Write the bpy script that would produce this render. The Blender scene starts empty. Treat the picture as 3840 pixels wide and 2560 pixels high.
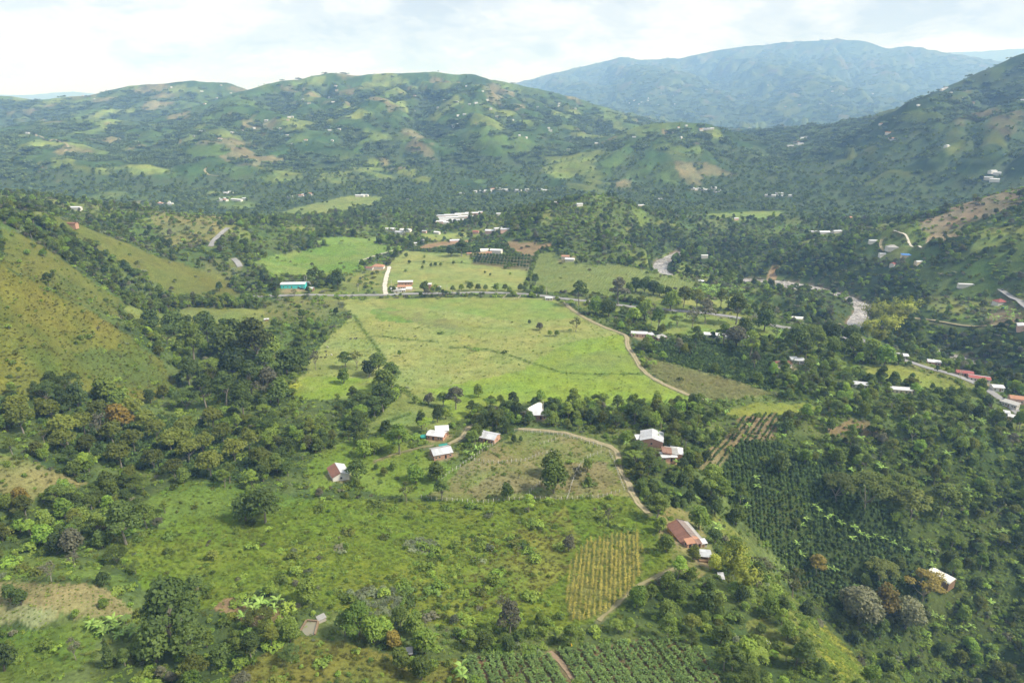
import bpy, math, random
import numpy as np
from mathutils import Vector

random.seed(7)
RNG = np.random.default_rng(11)
SC = bpy.context.scene
COL = SC.collection

# ------------------------------------------------------------------ camera
CAM_H = 180.0
PITCH = math.radians(18.8)
PW, PH = 2352.0, 1568.0          # photo grid used for reading positions off the photograph
FOC = 1568.0
cam_data = bpy.data.cameras.new('camera')
cam = bpy.data.objects.new('camera', cam_data)
COL.objects.link(cam)
cam.location = (0, 0, CAM_H)
cam.rotation_euler = (math.radians(90) - PITCH, 0, 0)
cam_data.sensor_width = 36.0
cam_data.lens = 36.0 * FOC / PW
cam_data.clip_start = 1.0
cam_data.clip_end = 60000.0
SC.camera = cam

# ------------------------------------------------------------------ sky, sun, exposure
SUN_EL = math.radians(47)
SUN_AZ = math.radians(104)       # clockwise from +Y: the sun stands to the right, nearly abeam of the camera
world = bpy.data.worlds.new('World')
SC.world = world
world.use_nodes = True
wt = world.node_tree
wt.nodes.clear()
def wn(t, **k):
    n = wt.nodes.new(t)
    for a, b in k.items(): setattr(n, a, b)
    return n
def wl(a, b): wt.links.new(a, b)
out = wn('ShaderNodeOutputWorld'); bg = wn('ShaderNodeBackground')
sky = wn('ShaderNodeTexSky'); sky.sky_type = 'NISHITA'; sky.sun_disc = False
sky.sun_elevation = SUN_EL; sky.sun_rotation = SUN_AZ; sky.air_density = 1.2; sky.dust_density = 2.0
tc = wn('ShaderNodeTexCoord'); sep = wn('ShaderNodeSeparateXYZ'); wl(tc.outputs['Generated'], sep.inputs[0])
def wm(op, a, b=None):
    n = wn('ShaderNodeMath'); n.operation = op
    for i, v in enumerate((a, b)):
        if v is None: continue
        if isinstance(v, (int, float)): n.inputs[i].default_value = v
        else: wl(v, n.inputs[i])
    return n.outputs[0]
zz = wm('ADD', wm('MAXIMUM', sep.outputs[2], 0.0), 0.30)
cx_ = wm('DIVIDE', sep.outputs[0], zz); cy_ = wm('DIVIDE', sep.outputs[1], zz)
cmb = wn('ShaderNodeCombineXYZ'); wl(cx_, cmb.inputs[0]); wl(cy_, cmb.inputs[1])
def wnoise(scale, detail, rough, off, dist=0.0):
    mp = wn('ShaderNodeMapping'); mp.inputs['Location'].default_value = off; wl(cmb.outputs[0], mp.inputs[0])
    n = wn('ShaderNodeTexNoise'); n.inputs['Scale'].default_value = scale; n.inputs['Detail'].default_value = detail
    n.inputs['Roughness'].default_value = rough; n.inputs['Distortion'].default_value = dist
    wl(mp.outputs[0], n.inputs['Vector']); return n.outputs['Fac']
def wramp(fac, pts):
    r = wn('ShaderNodeValToRGB'); el = r.color_ramp.elements
    while len(el) < len(pts): el.new(0.5)
    for e, (p, c) in zip(el, pts): e.position = p; e.color = (c[0], c[1], c[2], 1)
    r.color_ramp.interpolation = 'EASE'
    wl(fac, r.inputs[0]); return r.outputs[0]
n1 = wnoise(1.55, 9, 0.60, (3.1, 1.7, 0), 0.25)
n2 = wnoise(4.6, 7, 0.60, (9.4, -3.3, 0), 0.3)
nn = wm('ADD', wm('MULTIPLY', n1, 0.68), wm('MULTIPLY', n2, 0.32))
cloud = wramp(nn, [(0.40, (0.56, 0.60, 0.66)), (0.465, (0.74, 0.785, 0.85)), (0.515, (0.93, 0.975, 1.045)), (0.575, (1.10, 1.145, 1.22))])
skym = wn('ShaderNodeMixRGB'); skym.blend_type = 'MIX'; skym.inputs[0].default_value = 0.975
sks = wn('ShaderNodeMixRGB'); sks.blend_type = 'MULTIPLY'; sks.inputs[0].default_value = 1.0
sks.inputs[2].default_value = (0.1, 0.1, 0.1, 1)
wl(sky.outputs[0], sks.inputs[1])
wl(sks.outputs[0], skym.inputs[1]); wl(cloud, skym.inputs[2])
wl(skym.outputs[0], bg.inputs[0]); bg.inputs[1].default_value = 0.75
wl(bg.outputs[0], out.inputs[0])

sun_d = bpy.data.lights.new('sun', 'SUN'); sun_d.energy = 5.0; sun_d.angle = math.radians(9); sun_d.color = (1.0, 0.975, 0.93)
sun = bpy.data.objects.new('sun', sun_d); COL.objects.link(sun)
sdir = Vector((math.sin(SUN_AZ) * math.cos(SUN_EL), math.cos(SUN_AZ) * math.cos(SUN_EL), math.sin(SUN_EL)))
sun.rotation_euler = (-sdir).to_track_quat('-Z', 'Y').to_euler()
sun.location = (300, -300, 900)

vs = SC.view_settings
vs.view_transform = 'Standard'; vs.look = 'None'; vs.gamma = 1.0; vs.use_curve_mapping = False
vs.exposure = 0.42
SC.render.engine = 'CYCLES'
SC.cycles.max_bounces = 6; SC.cycles.diffuse_bounces = 3; SC.cycles.transmission_bounces = 3
SC.cycles.volume_bounces = 1; SC.cycles.transparent_max_bounces = 6
SC.render.resolution_x = 1024; SC.render.resolution_y = 682

# ------------------------------------------------------------------ numeric helpers
_perm = np.random.default_rng(5).permutation(512).astype(np.int64)
def _hash(ix, iy, seed=0):
    return _perm[(_perm[(ix + seed * 37) & 511] + iy) & 511]
def perlin(x, y, seed=0):
    xi = np.floor(x).astype(np.int64); yi = np.floor(y).astype(np.int64)
    xf = x - xi; yf = y - yi
    u = xf * xf * xf * (xf * (xf * 6 - 15) + 10); v = yf * yf * yf * (yf * (yf * 6 - 15) + 10)
    def g(ox, oy):
        a = _hash(xi + ox, yi + oy, seed) * (2 * math.pi / 512)
        return np.cos(a) * (xf - ox) + np.sin(a) * (yf - oy)
    return ((g(0, 0) * (1 - u) + g(1, 0) * u) * (1 - v) + (g(0, 1) * (1 - u) + g(1, 1) * u) * v) * 1.5
def fbm(x, y, octv=4, seed=0, gain=0.5):
    s = np.zeros_like(x, dtype=float); a = 1.0; t = 0
    for o in range(octv):
        s += a * perlin(x * 2 ** o + 17.3 * o, y * 2 ** o - 9.1 * o, seed + o); t += a; a *= gain
    return s / t
def ridged(x, y, octv=4, seed=0):
    s = np.zeros_like(x, dtype=float); a = 1.0; t = 0
    for o in range(octv):
        s += a * (1 - 2 * np.abs(perlin(x * 2 ** o + 5.3 * o, y * 2 ** o + 3.7 * o, seed + o))); t += a; a *= 0.5
    return s / t
def sstep(a, b, x):
    t = np.clip((x - a) / (b - a), 0, 1); return t * t * (3 - 2 * t)
def worley(x, y, seed=0):
    xi = np.floor(x).astype(np.int64); yi = np.floor(y).astype(np.int64)
    d1 = np.full(x.shape, 9.0); d2 = np.full(x.shape, 9.0); idx = np.zeros(x.shape, np.int64)
    for ox in (-1, 0, 1):
        for oy in (-1, 0, 1):
            h = _hash(xi + ox, yi + oy, seed); h2 = _hash(xi + ox, yi + oy, seed + 3)
            px_ = xi + ox + h / 512.0; py_ = yi + oy + h2 / 512.0
            d = np.hypot(px_ - x, py_ - y)
            c = d < d1
            d2 = np.where(c, d1, np.minimum(d2, d)); idx = np.where(c, h * 512 + h2, idx); d1 = np.where(c, d, d1)
    return d1, d2, idx
def ray(px, py):
    """azimuth and tangent of elevation of the line of sight through a point of the photograph"""
    cx = (np.asarray(px, float) - PW / 2) / FOC; cy = (PH / 2 - np.asarray(py, float)) / FOC
    dx = cx; dy = math.cos(PITCH) + cy * math.sin(PITCH); dz = -math.sin(PITCH) + cy * math.cos(PITCH)
    return np.arctan2(dx, dy), dz / np.hypot(dx, dy)
def pr(px, py, r):               # at ground distance r
    az, te = ray(px, py); return az, r, CAM_H + te * r
def pz(px, py, z):               # at height z
    az, te = ray(px, py); return az, (z - CAM_H) / te, z

# ------------------------------------------------------------------ terrain
CP = []                          # (azimuth, distance, height)
def Z(z, *pts):
    for p in pts: CP.append(pz(p[0], p[1], z))
def R(*pts):
    for p in pts: CP.append(pr(*p))
def H(azd, r, z): CP.append((math.radians(azd), r, z))
# plateau with the big meadow and the fields behind it
Z(0, (1280, 680), (900, 682), (1500, 860), (1450, 780), (1200, 800), (1000, 780), (900, 560), (1250, 580), (1000, 620), (1150, 640))
Z(1, (620, 682), (720, 830), (850, 760), (700, 600), (1450, 640), (1080, 560)); Z(-1, (1600, 700), (1620, 920), (1340, 620))
Z(2, (1000, 935), (900, 960), (1250, 930), (820, 590), (660, 600)); Z(-3, (1560, 650), (1700, 740), (1750, 890))
# mid foreground
Z(4, (1270, 1090), (1000, 1145), (1400, 1060), (1180, 990), (1440, 1130)); Z(7, (900, 1000), (860, 1060), (1100, 1060))
Z(5, (1200, 1200), (1450, 1200), (1580, 1235), (1560, 1000), (1480, 1010)); Z(9, (770, 1090), (1000, 1280), (1350, 1320))
Z(12, (1200, 1400), (900, 1300), (1400, 1400)); Z(15, (1300, 1500), (1100, 1480), (1600, 1480), (1500, 1540))
Z(18, (1176, 1568), (900, 1500), (1400, 1568), (700, 1450))
# spur on the right of the near ground, then the coffee slope that falls away into the ravine
Z(4, (1640, 1250)); Z(8, (1700, 1340)); Z(11, (1790, 1420), (1760, 1480)); Z(14, (1900, 1510)); Z(17, (1700, 1568), (1960, 1568))
Z(-4, (1660, 1020), (1750, 1000)); Z(-9, (1690, 1090)); Z(-24, (1800, 1180)); Z(-30, (1760, 1230)); Z(-48, (1850, 1320), (2000, 1300)); Z(-66, (2050, 1430), (1990, 1450))
Z(-42, (2200, 1200)); Z(-22, (2000, 1110)); Z(-70, (2250, 1400)); Z(-88, (2350, 1560), (2200, 1560)); Z(-55, (2350, 1300)); Z(-30, (2300, 1100))
Z(-12, (1950, 1030), (2200, 1010)); Z(-18, (2340, 1030))
# right part of the plateau
Z(-4, (1900, 960), (1800, 920), (2000, 880), (1850, 840)); Z(-7, (2150, 900), (2100, 850), (1990, 800)); Z(-10, (2250, 930), (2230, 862), (2150, 840), (2300, 900))
Z(-13, (2345, 960)); Z(-4, (1750, 790), (1650, 770), (1850, 760)); Z(-6, (1900, 750))
# river gorge and the banks beyond
Z(-40, (1975, 738), (1990, 700), (1940, 680), (2345, 880)); Z(-39, (1850, 658), (1740, 645)); Z(-38, (1640, 618), (1520, 612), (1515, 598), (1540, 590))
Z(-40, (2150, 806)); Z(-34, (2120, 778)); Z(-26, (2250, 780)); Z(-20, (2100, 745), (2352, 800)); Z(-12, (2150, 700), (2290, 722)); Z(-8, (2300, 690)); Z(2, (2352, 690))
Z(-8, (1830, 690), (1760, 690), (1900, 712), (1700, 665)); Z(-14, (1600, 632), (1660, 640))
Z(-12, (1950, 640), (1800, 600)); Z(-4, (1900, 590), (1700, 580), (1620, 590)); Z(4, (2050, 600), (2000, 560), (1900, 540)); Z(14, (2150, 600), (2100, 570)); Z(24, (2300, 600), (2200, 560)); Z(36, (2352, 575))
R((2352, 432, 1130), (2200, 478, 1090), (2080, 512, 1010), (2250, 520, 990), (2352, 500, 990), (2150, 540, 950))
H(39, 1300, 45); H(33, 1300, 10); H(28, 1300, 0); H(44, 1100, 110); H(44, 900, 90); H(50, 700, 60); H(50, 500, -20)
# hill in the middle distance, falling steeply to the river on its right
R((1300, 480, 1030), (1400, 462, 1060), (1500, 466, 1060), (1580, 500, 1010)); R((1180, 500, 990))
R((1350, 540, 920), (1250, 530, 940), (1480, 560, 900)); Z(0, (1400, 600))
H(4, 1300, 0); H(10, 1300, 0); H(15, 1250, -8); Z(-6, (1700, 490))
# valley floor under the far hills
Z(-8, (1000, 465), (700, 470), (1120, 440)); Z(0, (900, 432), (600, 440), (1300, 432), (1600, 430)); Z(4, (1850, 440), (2050, 445)); Z(-4, (900, 510), (760, 490), (1050, 505), (1800, 500), (1950, 480))
Z(2, (850, 540), (960, 530), (1150, 545)); Z(0, (200, 455), (400, 465))
# left: three grassy spurs one behind another, scrub slopes behind
R((0, 612, 500), (100, 655, 510), (200, 708, 515), (300, 775, 505), (370, 830, 490), (405, 880, 482)); R((0, 900, 425), (100, 900, 425), (200, 905, 435), (300, 905, 450)); Z(4, (450, 860))
R((0, 760, 455), (100, 780, 462), (200, 820, 468), (300, 860, 470), (0, 690, 478), (100, 720, 488))
H(-37.4, 570, 66); H(-33, 580, 38); H(-30, 575, 18); H(-27.5, 570, 5)
R((0, 515, 660), (80, 556, 670), (150, 602, 680), (230, 657, 690), (285, 695, 690)); H(-36.8, 715, 76); H(-33.5, 735, 42); H(-30.5, 745, 16)
R((0, 480, 800), (130, 505, 810), (300, 572, 815), (420, 612, 810), (520, 650, 770), (590, 678, 720)); R((60, 500, 775), (200, 575, 772), (330, 640, 760)); Z(6, (420, 705), (300, 708), (550, 712)); Z(3, (450, 740), (600, 730)); Z(4, (560, 780), (480, 800), (620, 860))
H(-36.6, 880, 74); H(-32, 900, 44); H(-28, 900, 28)
R((500, 545, 900), (400, 525, 950), (250, 500, 1010), (550, 600, 800), (590, 570, 880)); R((0, 445, 1150), (100, 455, 1130), (300, 482, 1080), (450, 495, 1060), (600, 510, 1040), (700, 520, 1010)); H(-38, 1400, 30); H(-30, 1350, 0); H(-20, 1300, -8)
# wooded gully and lower left
Z(5, (650, 920), (560, 900), (750, 900), (500, 940)); Z(8, (700, 1000), (600, 1000)); Z(38, (50, 960)); Z(18, (250, 990)); Z(12, (400, 1010)); Z(10, (500, 1060), (600, 1090)); Z(36, (0, 1080)); Z(29, (130, 1090)); Z(17, (300, 1120), (400, 1130))
Z(13, (650, 1200), (500, 1180)); Z(22, (200, 1200), (50, 1230)); Z(16, (450, 1290), (600, 1310)); Z(30, (60, 1370), (160, 1360)); Z(26, (240, 1400)); Z(19, (330, 1420), (450, 1400)); Z(24, (150, 1480), (0, 1480), (300, 1500)); Z(20, (500, 1500), (620, 1440)); Z(26, (0, 1568), (300, 1568), (600, 1568))
# frame of the interpolation, outside the view
for a_, r_, z_ in ((-53, 300, 44), (-53, 420, 75), (-53, 540, 125), (-53, 850, 130), (-53, 1150, 110), (-42, 510, 104), (-46, 520, 115), (-42, 675, 118), (-46, 690, 130), (-42, 810, 108), (-46, 820, 120), (-42, 425, 55), (-46, 425, 64), (-42, 590, 84), (-42, 740, 92), (-46, 600, 98), (-50, 180, 40), (0, 60, 35), (-40, 60, 40), (40, 60, 20), (50, 250, -60), (52, 350, -50), (50, 150, -20),
                   (-50, 1500, 20), (-25, 1750, 0), (0, 1800, 4), (25, 1750, 8), (50, 1700, 40), (-50, 4000, 20), (-20, 4000, 20), (0, 4000, 20), (20, 4000, 25), (50, 4000, 30),
                   (-50, 27000, 30), (0, 27000, 30), (50, 27000, 30), (-10, 2600, 10), (10, 2600, 15), (-40, 2600, 10), (30, 2600, 15)): H(a_, r_, z_)
CPa = np.array([[c[0], math.log(c[1]), c[2]] for c in CP], float)
def _tps_k(d2): return 0.5 * d2 * np.log(d2 + 1e-12)
_n = len(CPa)
_D2 = ((CPa[:, None, :2] - CPa[None, :, :2]) ** 2).sum(-1)
_A = np.zeros((_n + 3, _n + 3)); _A[:_n, :_n] = _tps_k(_D2) + np.eye(_n) * 2e-4
_A[:_n, _n] = 1; _A[:_n, _n + 1:] = CPa[:, :2]; _A[_n:, :_n] = _A[:_n, _n:].T
_W = np.linalg.solve(_A, np.concatenate([CPa[:, 2], np.zeros(3)]))
def tps(az, lr):
    s = _W[_n] + _W[_n + 1] * az + _W[_n + 2] * lr
    for i in range(_n):
        s = s + _W[i] * _tps_k((az - CPa[i, 0]) ** 2 + (lr - CPa[i, 1]) ** 2)
    return s

# mountain ridges: (points read off the skyline with their distance, foot width, spur wavelength)
RIDGES = [
    ([(-300, 215, 4500), (0, 222, 4375), (100, 228, 4312), (200, 222, 4250), (300, 196, 4188), (440, 186, 4125), (520, 191, 4062), (570, 208, 4000), (650, 240, 3875)], 1100, 500),
    ([(-200, 330, 2806), (0, 300, 2867), (180, 268, 2928), (330, 285, 2928), (420, 262, 3026), (560, 209, 3196), (620, 192, 3294), (700, 180, 3343), (760, 166, 3367), (830, 173, 3367), (900, 169, 3367), (1000, 166, 3367), (1090, 173, 3392), (1180, 192, 3440), (1320, 226, 3489), (1450, 265, 3514), (1560, 300, 3477)], 780, 380),
    ([(740, 392, 1950), (800, 372, 1980), (860, 354, 2000), (930, 362, 2020), (1000, 392, 2020)], 330, 200),
    ([(1290, 395, 1950), (1400, 325, 2080), (1470, 292, 2160), (1560, 281, 2200), (1620, 286, 2200), (1700, 322, 2150), (1790, 382, 2020)], 430, 220),
    ([(1000, 210, 11696), (1180, 193, 11352), (1280, 166, 11180), (1430, 130, 11008), (1480, 137, 11008), (1560, 133, 11008), (1700, 106, 11008), (1800, 96, 11008), (1930, 88, 11008), (1990, 95, 11094), (2040, 111, 11180), (2090, 104, 11266), (2200, 125, 11696), (2352, 152, 12384)], 2500, 1150),
    ([(2700, 40, 2900), (2500, 80, 2800), (2352, 122, 2650), (2280, 152, 2600), (2200, 190, 2560), (2050, 252, 2500), (1950, 292, 2450), (1880, 336, 2350), (1820, 375, 2200)], 700, 300),
    ([(1820, 420, 1750), (1900, 385, 1800), (1990, 350, 1880), (2060, 345, 1920)], 330, 220),
    ([(-200, 218, 21875), (60, 219, 21875), (130, 213, 21875), (170, 211, 21875), (235, 217, 21875), (420, 222, 21875)], 4300, 2000),
    ([(2050, 130, 20125), (2200, 119, 20125), (2260, 116, 20125), (2352, 110, 20125), (2600, 105, 20125)], 5000, 2000),
]
def spurs(crest, feet, W, lam, seed, power=0.95):
    """spurs that run from points on a crest down to points at its foot"""
    rg = np.random.default_rng(seed)
    for (c, f) in zip(crest, feet):
        a, r, z = pr(*c); C_ = np.array((r * math.sin(a), r * math.cos(a), z)); a, te = ray(f[0], f[1]); F_ = np.array((f[2] * math.sin(a), f[2] * math.cos(a), 6.0)); n = 7; pts = []
        side = np.array((-(F_ - C_)[1], (F_ - C_)[0])); side /= np.linalg.norm(side); L = np.linalg.norm((F_ - C_)[:2]); ph = rg.uniform(0, 6.28); am = rg.uniform(0.03, 0.09) * L; hump = rg.uniform(-0.10, 0.16)
        for i in range(n):
            t = i / (n - 1); q = C_[:2] + (F_ - C_)[:2] * t + side * am * math.sin(ph + t * 5.0) * math.sin(math.pi * t)
            zq = F_[2] + (C_[2] - F_[2]) * ((1 - t) ** power + hump * math.sin(math.pi * t) ** 2); pts.append((q[0], q[1], zq - 5 * (t > 0)))
        RIDGES.append((pts, W * rg.uniform(0.8, 1.2), lam, True))
spurs([(-120, 320, 2830), (20, 297, 2879), (120, 280, 2916), (200, 270, 2928), (290, 280, 2928), (350, 282, 2940), (430, 258, 3038), (500, 232, 3123), (570, 206, 3209), (640, 188, 3306), (700, 180, 3343), (765, 166, 3367), (830, 173, 3367), (900, 169, 3367), (965, 167, 3367), (1030, 168, 3373), (1090, 173, 3392), (1160, 188, 3428), (1240, 208, 3465), (1330, 230, 3489), (1420, 256, 3514)],
      [(-60, 430, 1700), (90, 430, 1760), (150, 430, 1700), (300, 430, 1740), (370, 432, 1690), (480, 432, 1760), (560, 430, 1720), (650, 428, 1800), (740, 425, 1850), (760, 400, 2050), (850, 400, 2080), (900, 400, 2060), (980, 405, 1950), (1040, 420, 1840), (1130, 420, 1860), (1180, 420, 1800), (1260, 420, 1850), (1310, 410, 1950), (1360, 390, 2150), (1440, 350, 2350), (1520, 340, 2450)], 265, 170, 1, 0.60)
spurs([(0, 222, 4375), (110, 228, 4312), (220, 218, 4250), (320, 194, 4188), (430, 186, 4125), (520, 191, 4062)], [(40, 270, 3375), (150, 270, 3400), (260, 262, 3400), (370, 262, 3450), (440, 250, 3500), (540, 240, 3562)], 300, 200, 2)
spurs([(1400, 325, 2080), (1470, 292, 2160), (1530, 284, 2190), (1590, 283, 2200), (1640, 290, 2190), (1700, 322, 2150)], [(1300, 430, 1640), (1400, 432, 1640), (1490, 430, 1640), (1580, 430, 1650), (1670, 432, 1680), (1760, 425, 1740)], 190, 130, 3, 0.66)
spurs([(1200, 190, 11352), (1300, 160, 11146), (1430, 130, 11008), (1520, 135, 11008), (1620, 118, 11008), (1720, 104, 11008), (1820, 94, 11008), (1930, 88, 11008), (2010, 100, 11128), (2090, 104, 11266), (2180, 120, 11610), (2280, 138, 12040)],
      [(1320, 250, 5760), (1420, 270, 5760), (1540, 290, 5280), (1640, 300, 5280), (1720, 310, 5120), (1790, 320, 5120), (1840, 320, 5440), (1860, 310, 5920), (1890, 300, 6400), (1950, 270, 7040), (2020, 240, 7680), (2100, 210, 8320)], 1050, 640, 4)
spurs([(2450, 95, 2760), (2352, 122, 2650), (2290, 150, 2610), (2220, 182, 2570), (2150, 212, 2540), (2080, 240, 2510), (2000, 272, 2470), (1930, 305, 2420)],
      [(2420, 420, 1450), (2330, 420, 1480), (2240, 430, 1520), (2160, 425, 1560), (2090, 430, 1600), (2010, 430, 1640), (1930, 430, 1680), (1860, 420, 1800)], 250, 170, 5, 0.66)
def ridge_height(X, Y, zb):
    best = np.full(X.shape, -1e9); prof = np.zeros(X.shape)
    wx = 160 * fbm(X / 900, Y / 900, 3, 21); wy = 160 * fbm(X / 900, Y / 900, 3, 27)
    w2x = 30 * fbm(X / 180, Y / 180, 3, 31); w2y = 30 * fbm(X / 180, Y / 180, 3, 35)
    for k, (pts, W, lam, *wld) in enumerate(RIDGES):
        P = []
        for p in pts:
            if wld: P.append(p); continue
            a, r, z = pr(*p); P.append((r * math.sin(a), r * math.cos(a), z))
        P = np.array(P)
        msk = (X > P[:, 0].min() - W * 2.0) & (X < P[:, 0].max() + W * 2.0) & (Y > P[:, 1].min() - W * 2.0) & (Y < P[:, 1].max() + W * 2.0)
        if not msk.any(): continue
        x0, y0 = X[msk], Y[msk]
        if wld:
            g_ = W / 260.0; x0 = x0 + g_ * (2.2 * w2x[msk] + 0.55 * wx[msk]); y0 = y0 + g_ * (2.2 * w2y[msk] + 0.55 * wy[msk])
        dbest = np.full(x0.shape, 1e9); zs = np.zeros(x0.shape); ws = np.zeros(x0.shape)
        for s in range(len(P) - 1):
            a, b = P[s], P[s + 1]; L = math.hypot(b[0] - a[0], b[1] - a[1])
            ux, uy = (b[0] - a[0]) / L, (b[1] - a[1]) / L
            t = np.clip((x0 - a[0]) * ux + (y0 - a[1]) * uy, 0, L)
            d = np.hypot(x0 - a[0] - ux * t, y0 - a[1] - uy * t)
            dbest = np.minimum(dbest, d); w = 1.0 / (d + 4.0) ** 4
            zs += w * (a[2] + (b[2] - a[2]) * t / L); ws += w
        zr = zs / ws
        f = np.clip(np.sqrt((dbest / W) ** 2 + (0.13 ** 2 if wld else 0.03 ** 2)) - (0.13 if wld else 0.03) * 0.6, 0, 2.0)
        xw = x0 + 0.6 * wx[msk]; yw = y0 + 0.6 * wy[msk]
        q = 0.60 * (1 - 2 * np.abs(perlin(xw / lam / 1.3, yw / lam / 1.3, 40 + k % 9))) + 0.40 * (1 - 2 * np.abs(perlin(xw / lam * 2.1, yw / lam * 2.1, 60 + k % 9)))
        amp = np.minimum(f * 2.2, 1.0)
        deff = f * (1.12 - 0.40 * q * amp) + (w2x[msk] + w2y[msk]) / W * amp * 0.9
        pf = np.clip(1 - deff, 0, 1.2)
        shape = pf * (0.55 + 0.45 * pf)
        h = zb[msk] + (zr - zb[msk]) * shape * sstep(1430, 1720, np.hypot(x0, y0))
        h = np.where(deff >= 1, -1e9, h)
        bm_ = best[msk]; upd = h > bm_
        bm_ = np.where(upd, h, bm_); best[msk] = bm_
        pm = prof[msk]; prof[msk] = np.where(upd, np.clip(pf, 0, 1), pm)
    return best, prof

NA, NR = 620, 840
AZ0, AZ1 = math.radians(-54), math.radians(54)
R0, R1 = 62.0, 26000.0
az_g = np.linspace(AZ0, AZ1, NA); lr_g = np.linspace(math.log(R0), math.log(R1), NR)
AZ, LR = np.meshgrid(az_g, lr_g)
RR = np.exp(LR); GX = RR * np.sin(AZ); GY = RR * np.cos(AZ)
GZ = tps(AZ, LR)
GZ = np.where(RR > 2600, np.maximum(GZ, 0), GZ)
MH, MP = ridge_height(GX, GY, GZ)
MOUNT = (MH > GZ)
GZ = np.where(MOUNT, MH, GZ)
far = sstep(1500, 2200, RR) * np.clip(MP * 3, 0, 1)
_wx = 70 * fbm(GX / 320, GY / 320, 3, 71); _wy = 70 * fbm(GX / 320, GY / 320, 3, 75)
_rg = ridged((GX + _wx) / 560, (GY + _wy) / 560, 5, 80); _rg2 = ridged((GX + _wx) / 210, (GY + _wy) / 210, 4, 83)
_cr = np.clip(1.12 - MP, 0.12, 1); _lim = np.where(RR > 4800, 2.2, 1.0)
GZ = GZ + far * _lim * (52 * (_rg - 0.25) + 60 * _rg2 + 7 * fbm(GX / 60, GY / 60, 3, 85)) * _cr * np.clip(MP * 1.8 + 0.15, 0, 1)
# small relief of the near ground; the pastures are smoother than the slopes
near = 1 - sstep(1300, 1900, RR)
_sp = sstep(math.radians(-26), math.radians(-30), AZ) * sstep(400, 440, RR) * sstep(1000, 850, RR)
GZ = GZ + _sp * (5.5 * ridged(GX / 52, GY / 90, 3, 91) + 1.2 * fbm(GX / 14, GY / 14, 2, 93))
GZ = GZ + near * (1.6 * fbm(GX / 70, GY / 70, 3, 90) + 0.35 * fbm(GX / 14, GY / 14, 3, 95) * (1 - sstep(300, 700, RR)))

def grid_sample(G, x, y):
    """bilinear look-up of a terrain grid at a world position"""
    x = np.asarray(x, float); y = np.asarray(y, float)
    a = np.arctan2(x, y); l = np.log(np.maximum(np.hypot(x, y), R0 * 1.001))
    fa = np.clip((a - AZ0) / (AZ1 - AZ0) * (NA - 1), 0, NA - 1.001); fl = np.clip((l - lr_g[0]) / (lr_g[-1] - lr_g[0]) * (NR - 1), 0, NR - 1.001)
    i = fl.astype(int); j = fa.astype(int); u = fl - i; v = fa - j
    return (G[i, j] * (1 - v) + G[i, j + 1] * v) * (1 - u) + (G[i + 1, j] * (1 - v) + G[i + 1, j + 1] * v) * u
def gz(x, y): return grid_sample(GZ, x, y)
def ground(px, py, lift=0.0):
    """the place on the ground that the photograph shows at this point"""
    px = np.atleast_1d(np.asarray(px, float)); py = np.atleast_1d(np.asarray(py, float))
    a, te = ray(px, py); res = []
    r = np.exp(lr_g)
    for k in range(len(px)):
        fa = min(max((a[k] - AZ0) / (AZ1 - AZ0) * (NA - 1), 0), NA - 1.001); j = int(fa); v = fa - j
        z = GZ[:, j] * (1 - v) + GZ[:, j + 1] * v + lift
        g = z - (CAM_H + te[k] * r)
        hit = np.nonzero((g[1:] >= 0) & (g[:-1] < 0))[0]
        if len(hit) == 0:
            rr = r[np.argmax(g[60:]) + 60]
        else:
            i = hit[0]; t = g[i] / (g[i] - g[i + 1]); rr = r[i] + (r[i + 1] - r[i]) * t
        res.append((rr * math.sin(a[k]), rr * math.cos(a[k])))
    res = np.array(res)
    return np.column_stack([res, gz(res[:, 0], res[:, 1])])
def G1(px, py): return ground(px, py)[0]
def poly_world(pts):
    p = np.array(pts, float); return ground(p[:, 0], p[:, 1])[:, :2]
def in_poly(P, x, y):
    ins = np.zeros(np.shape(x), bool); n = len(P)
    bx = (x >= P[:, 0].min()) & (x <= P[:, 0].max()) & (y >= P[:, 1].min()) & (y <= P[:, 1].max())
    xs, ys = x[bx], y[bx]; r_ = np.zeros(xs.shape, bool)
    for i in range(n):
        x1, y1 = P[i]; x2, y2 = P[(i + 1) % n]
        if y1 == y2: continue
        c = ((y1 > ys) != (y2 > ys)) & (xs < (x2 - x1) * (ys - y1) / (y2 - y1) + x1)
        r_ ^= c
    ins[bx] = r_; return ins
def path_dist(P, x, y, reach):
    bx = (x >= P[:, 0].min() - reach) & (x <= P[:, 0].max() + reach) & (y >= P[:, 1].min() - reach) & (y <= P[:, 1].max() + reach)
    d = np.full(np.shape(x), 1e9); xs, ys = x[bx], y[bx]; dd = np.full(xs.shape, 1e9)
    for i in range(len(P) - 1):
        ax, ay = P[i]; ux, uy = P[i + 1] - P[i]; L2 = ux * ux + uy * uy + 1e-9
        t = np.clip(((xs - ax) * ux + (ys - ay) * uy) / L2, 0, 1)
        dd = np.minimum(dd, np.hypot(xs - ax - ux * t, ys - ay - uy * t))
    d[bx] = dd; return d
def smooth_path(P, n=6):
    P = np.array(P, float); Q = []
    for i in range(len(P) - 1):
        p0 = P[max(i - 1, 0)]; p1 = P[i]; p2 = P[i + 1]; p3 = P[min(i + 2, len(P) - 1)]
        for k in range(n):
            t = k / n
            Q.append(0.5 * ((2 * p1) + (-p0 + p2) * t + (2 * p0 - 5 * p1 + 4 * p2 - p3) * t * t + (-p0 + 3 * p1 - 3 * p2 + p3) * t ** 3))
    Q.append(P[-1]); return np.array(Q)

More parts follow.
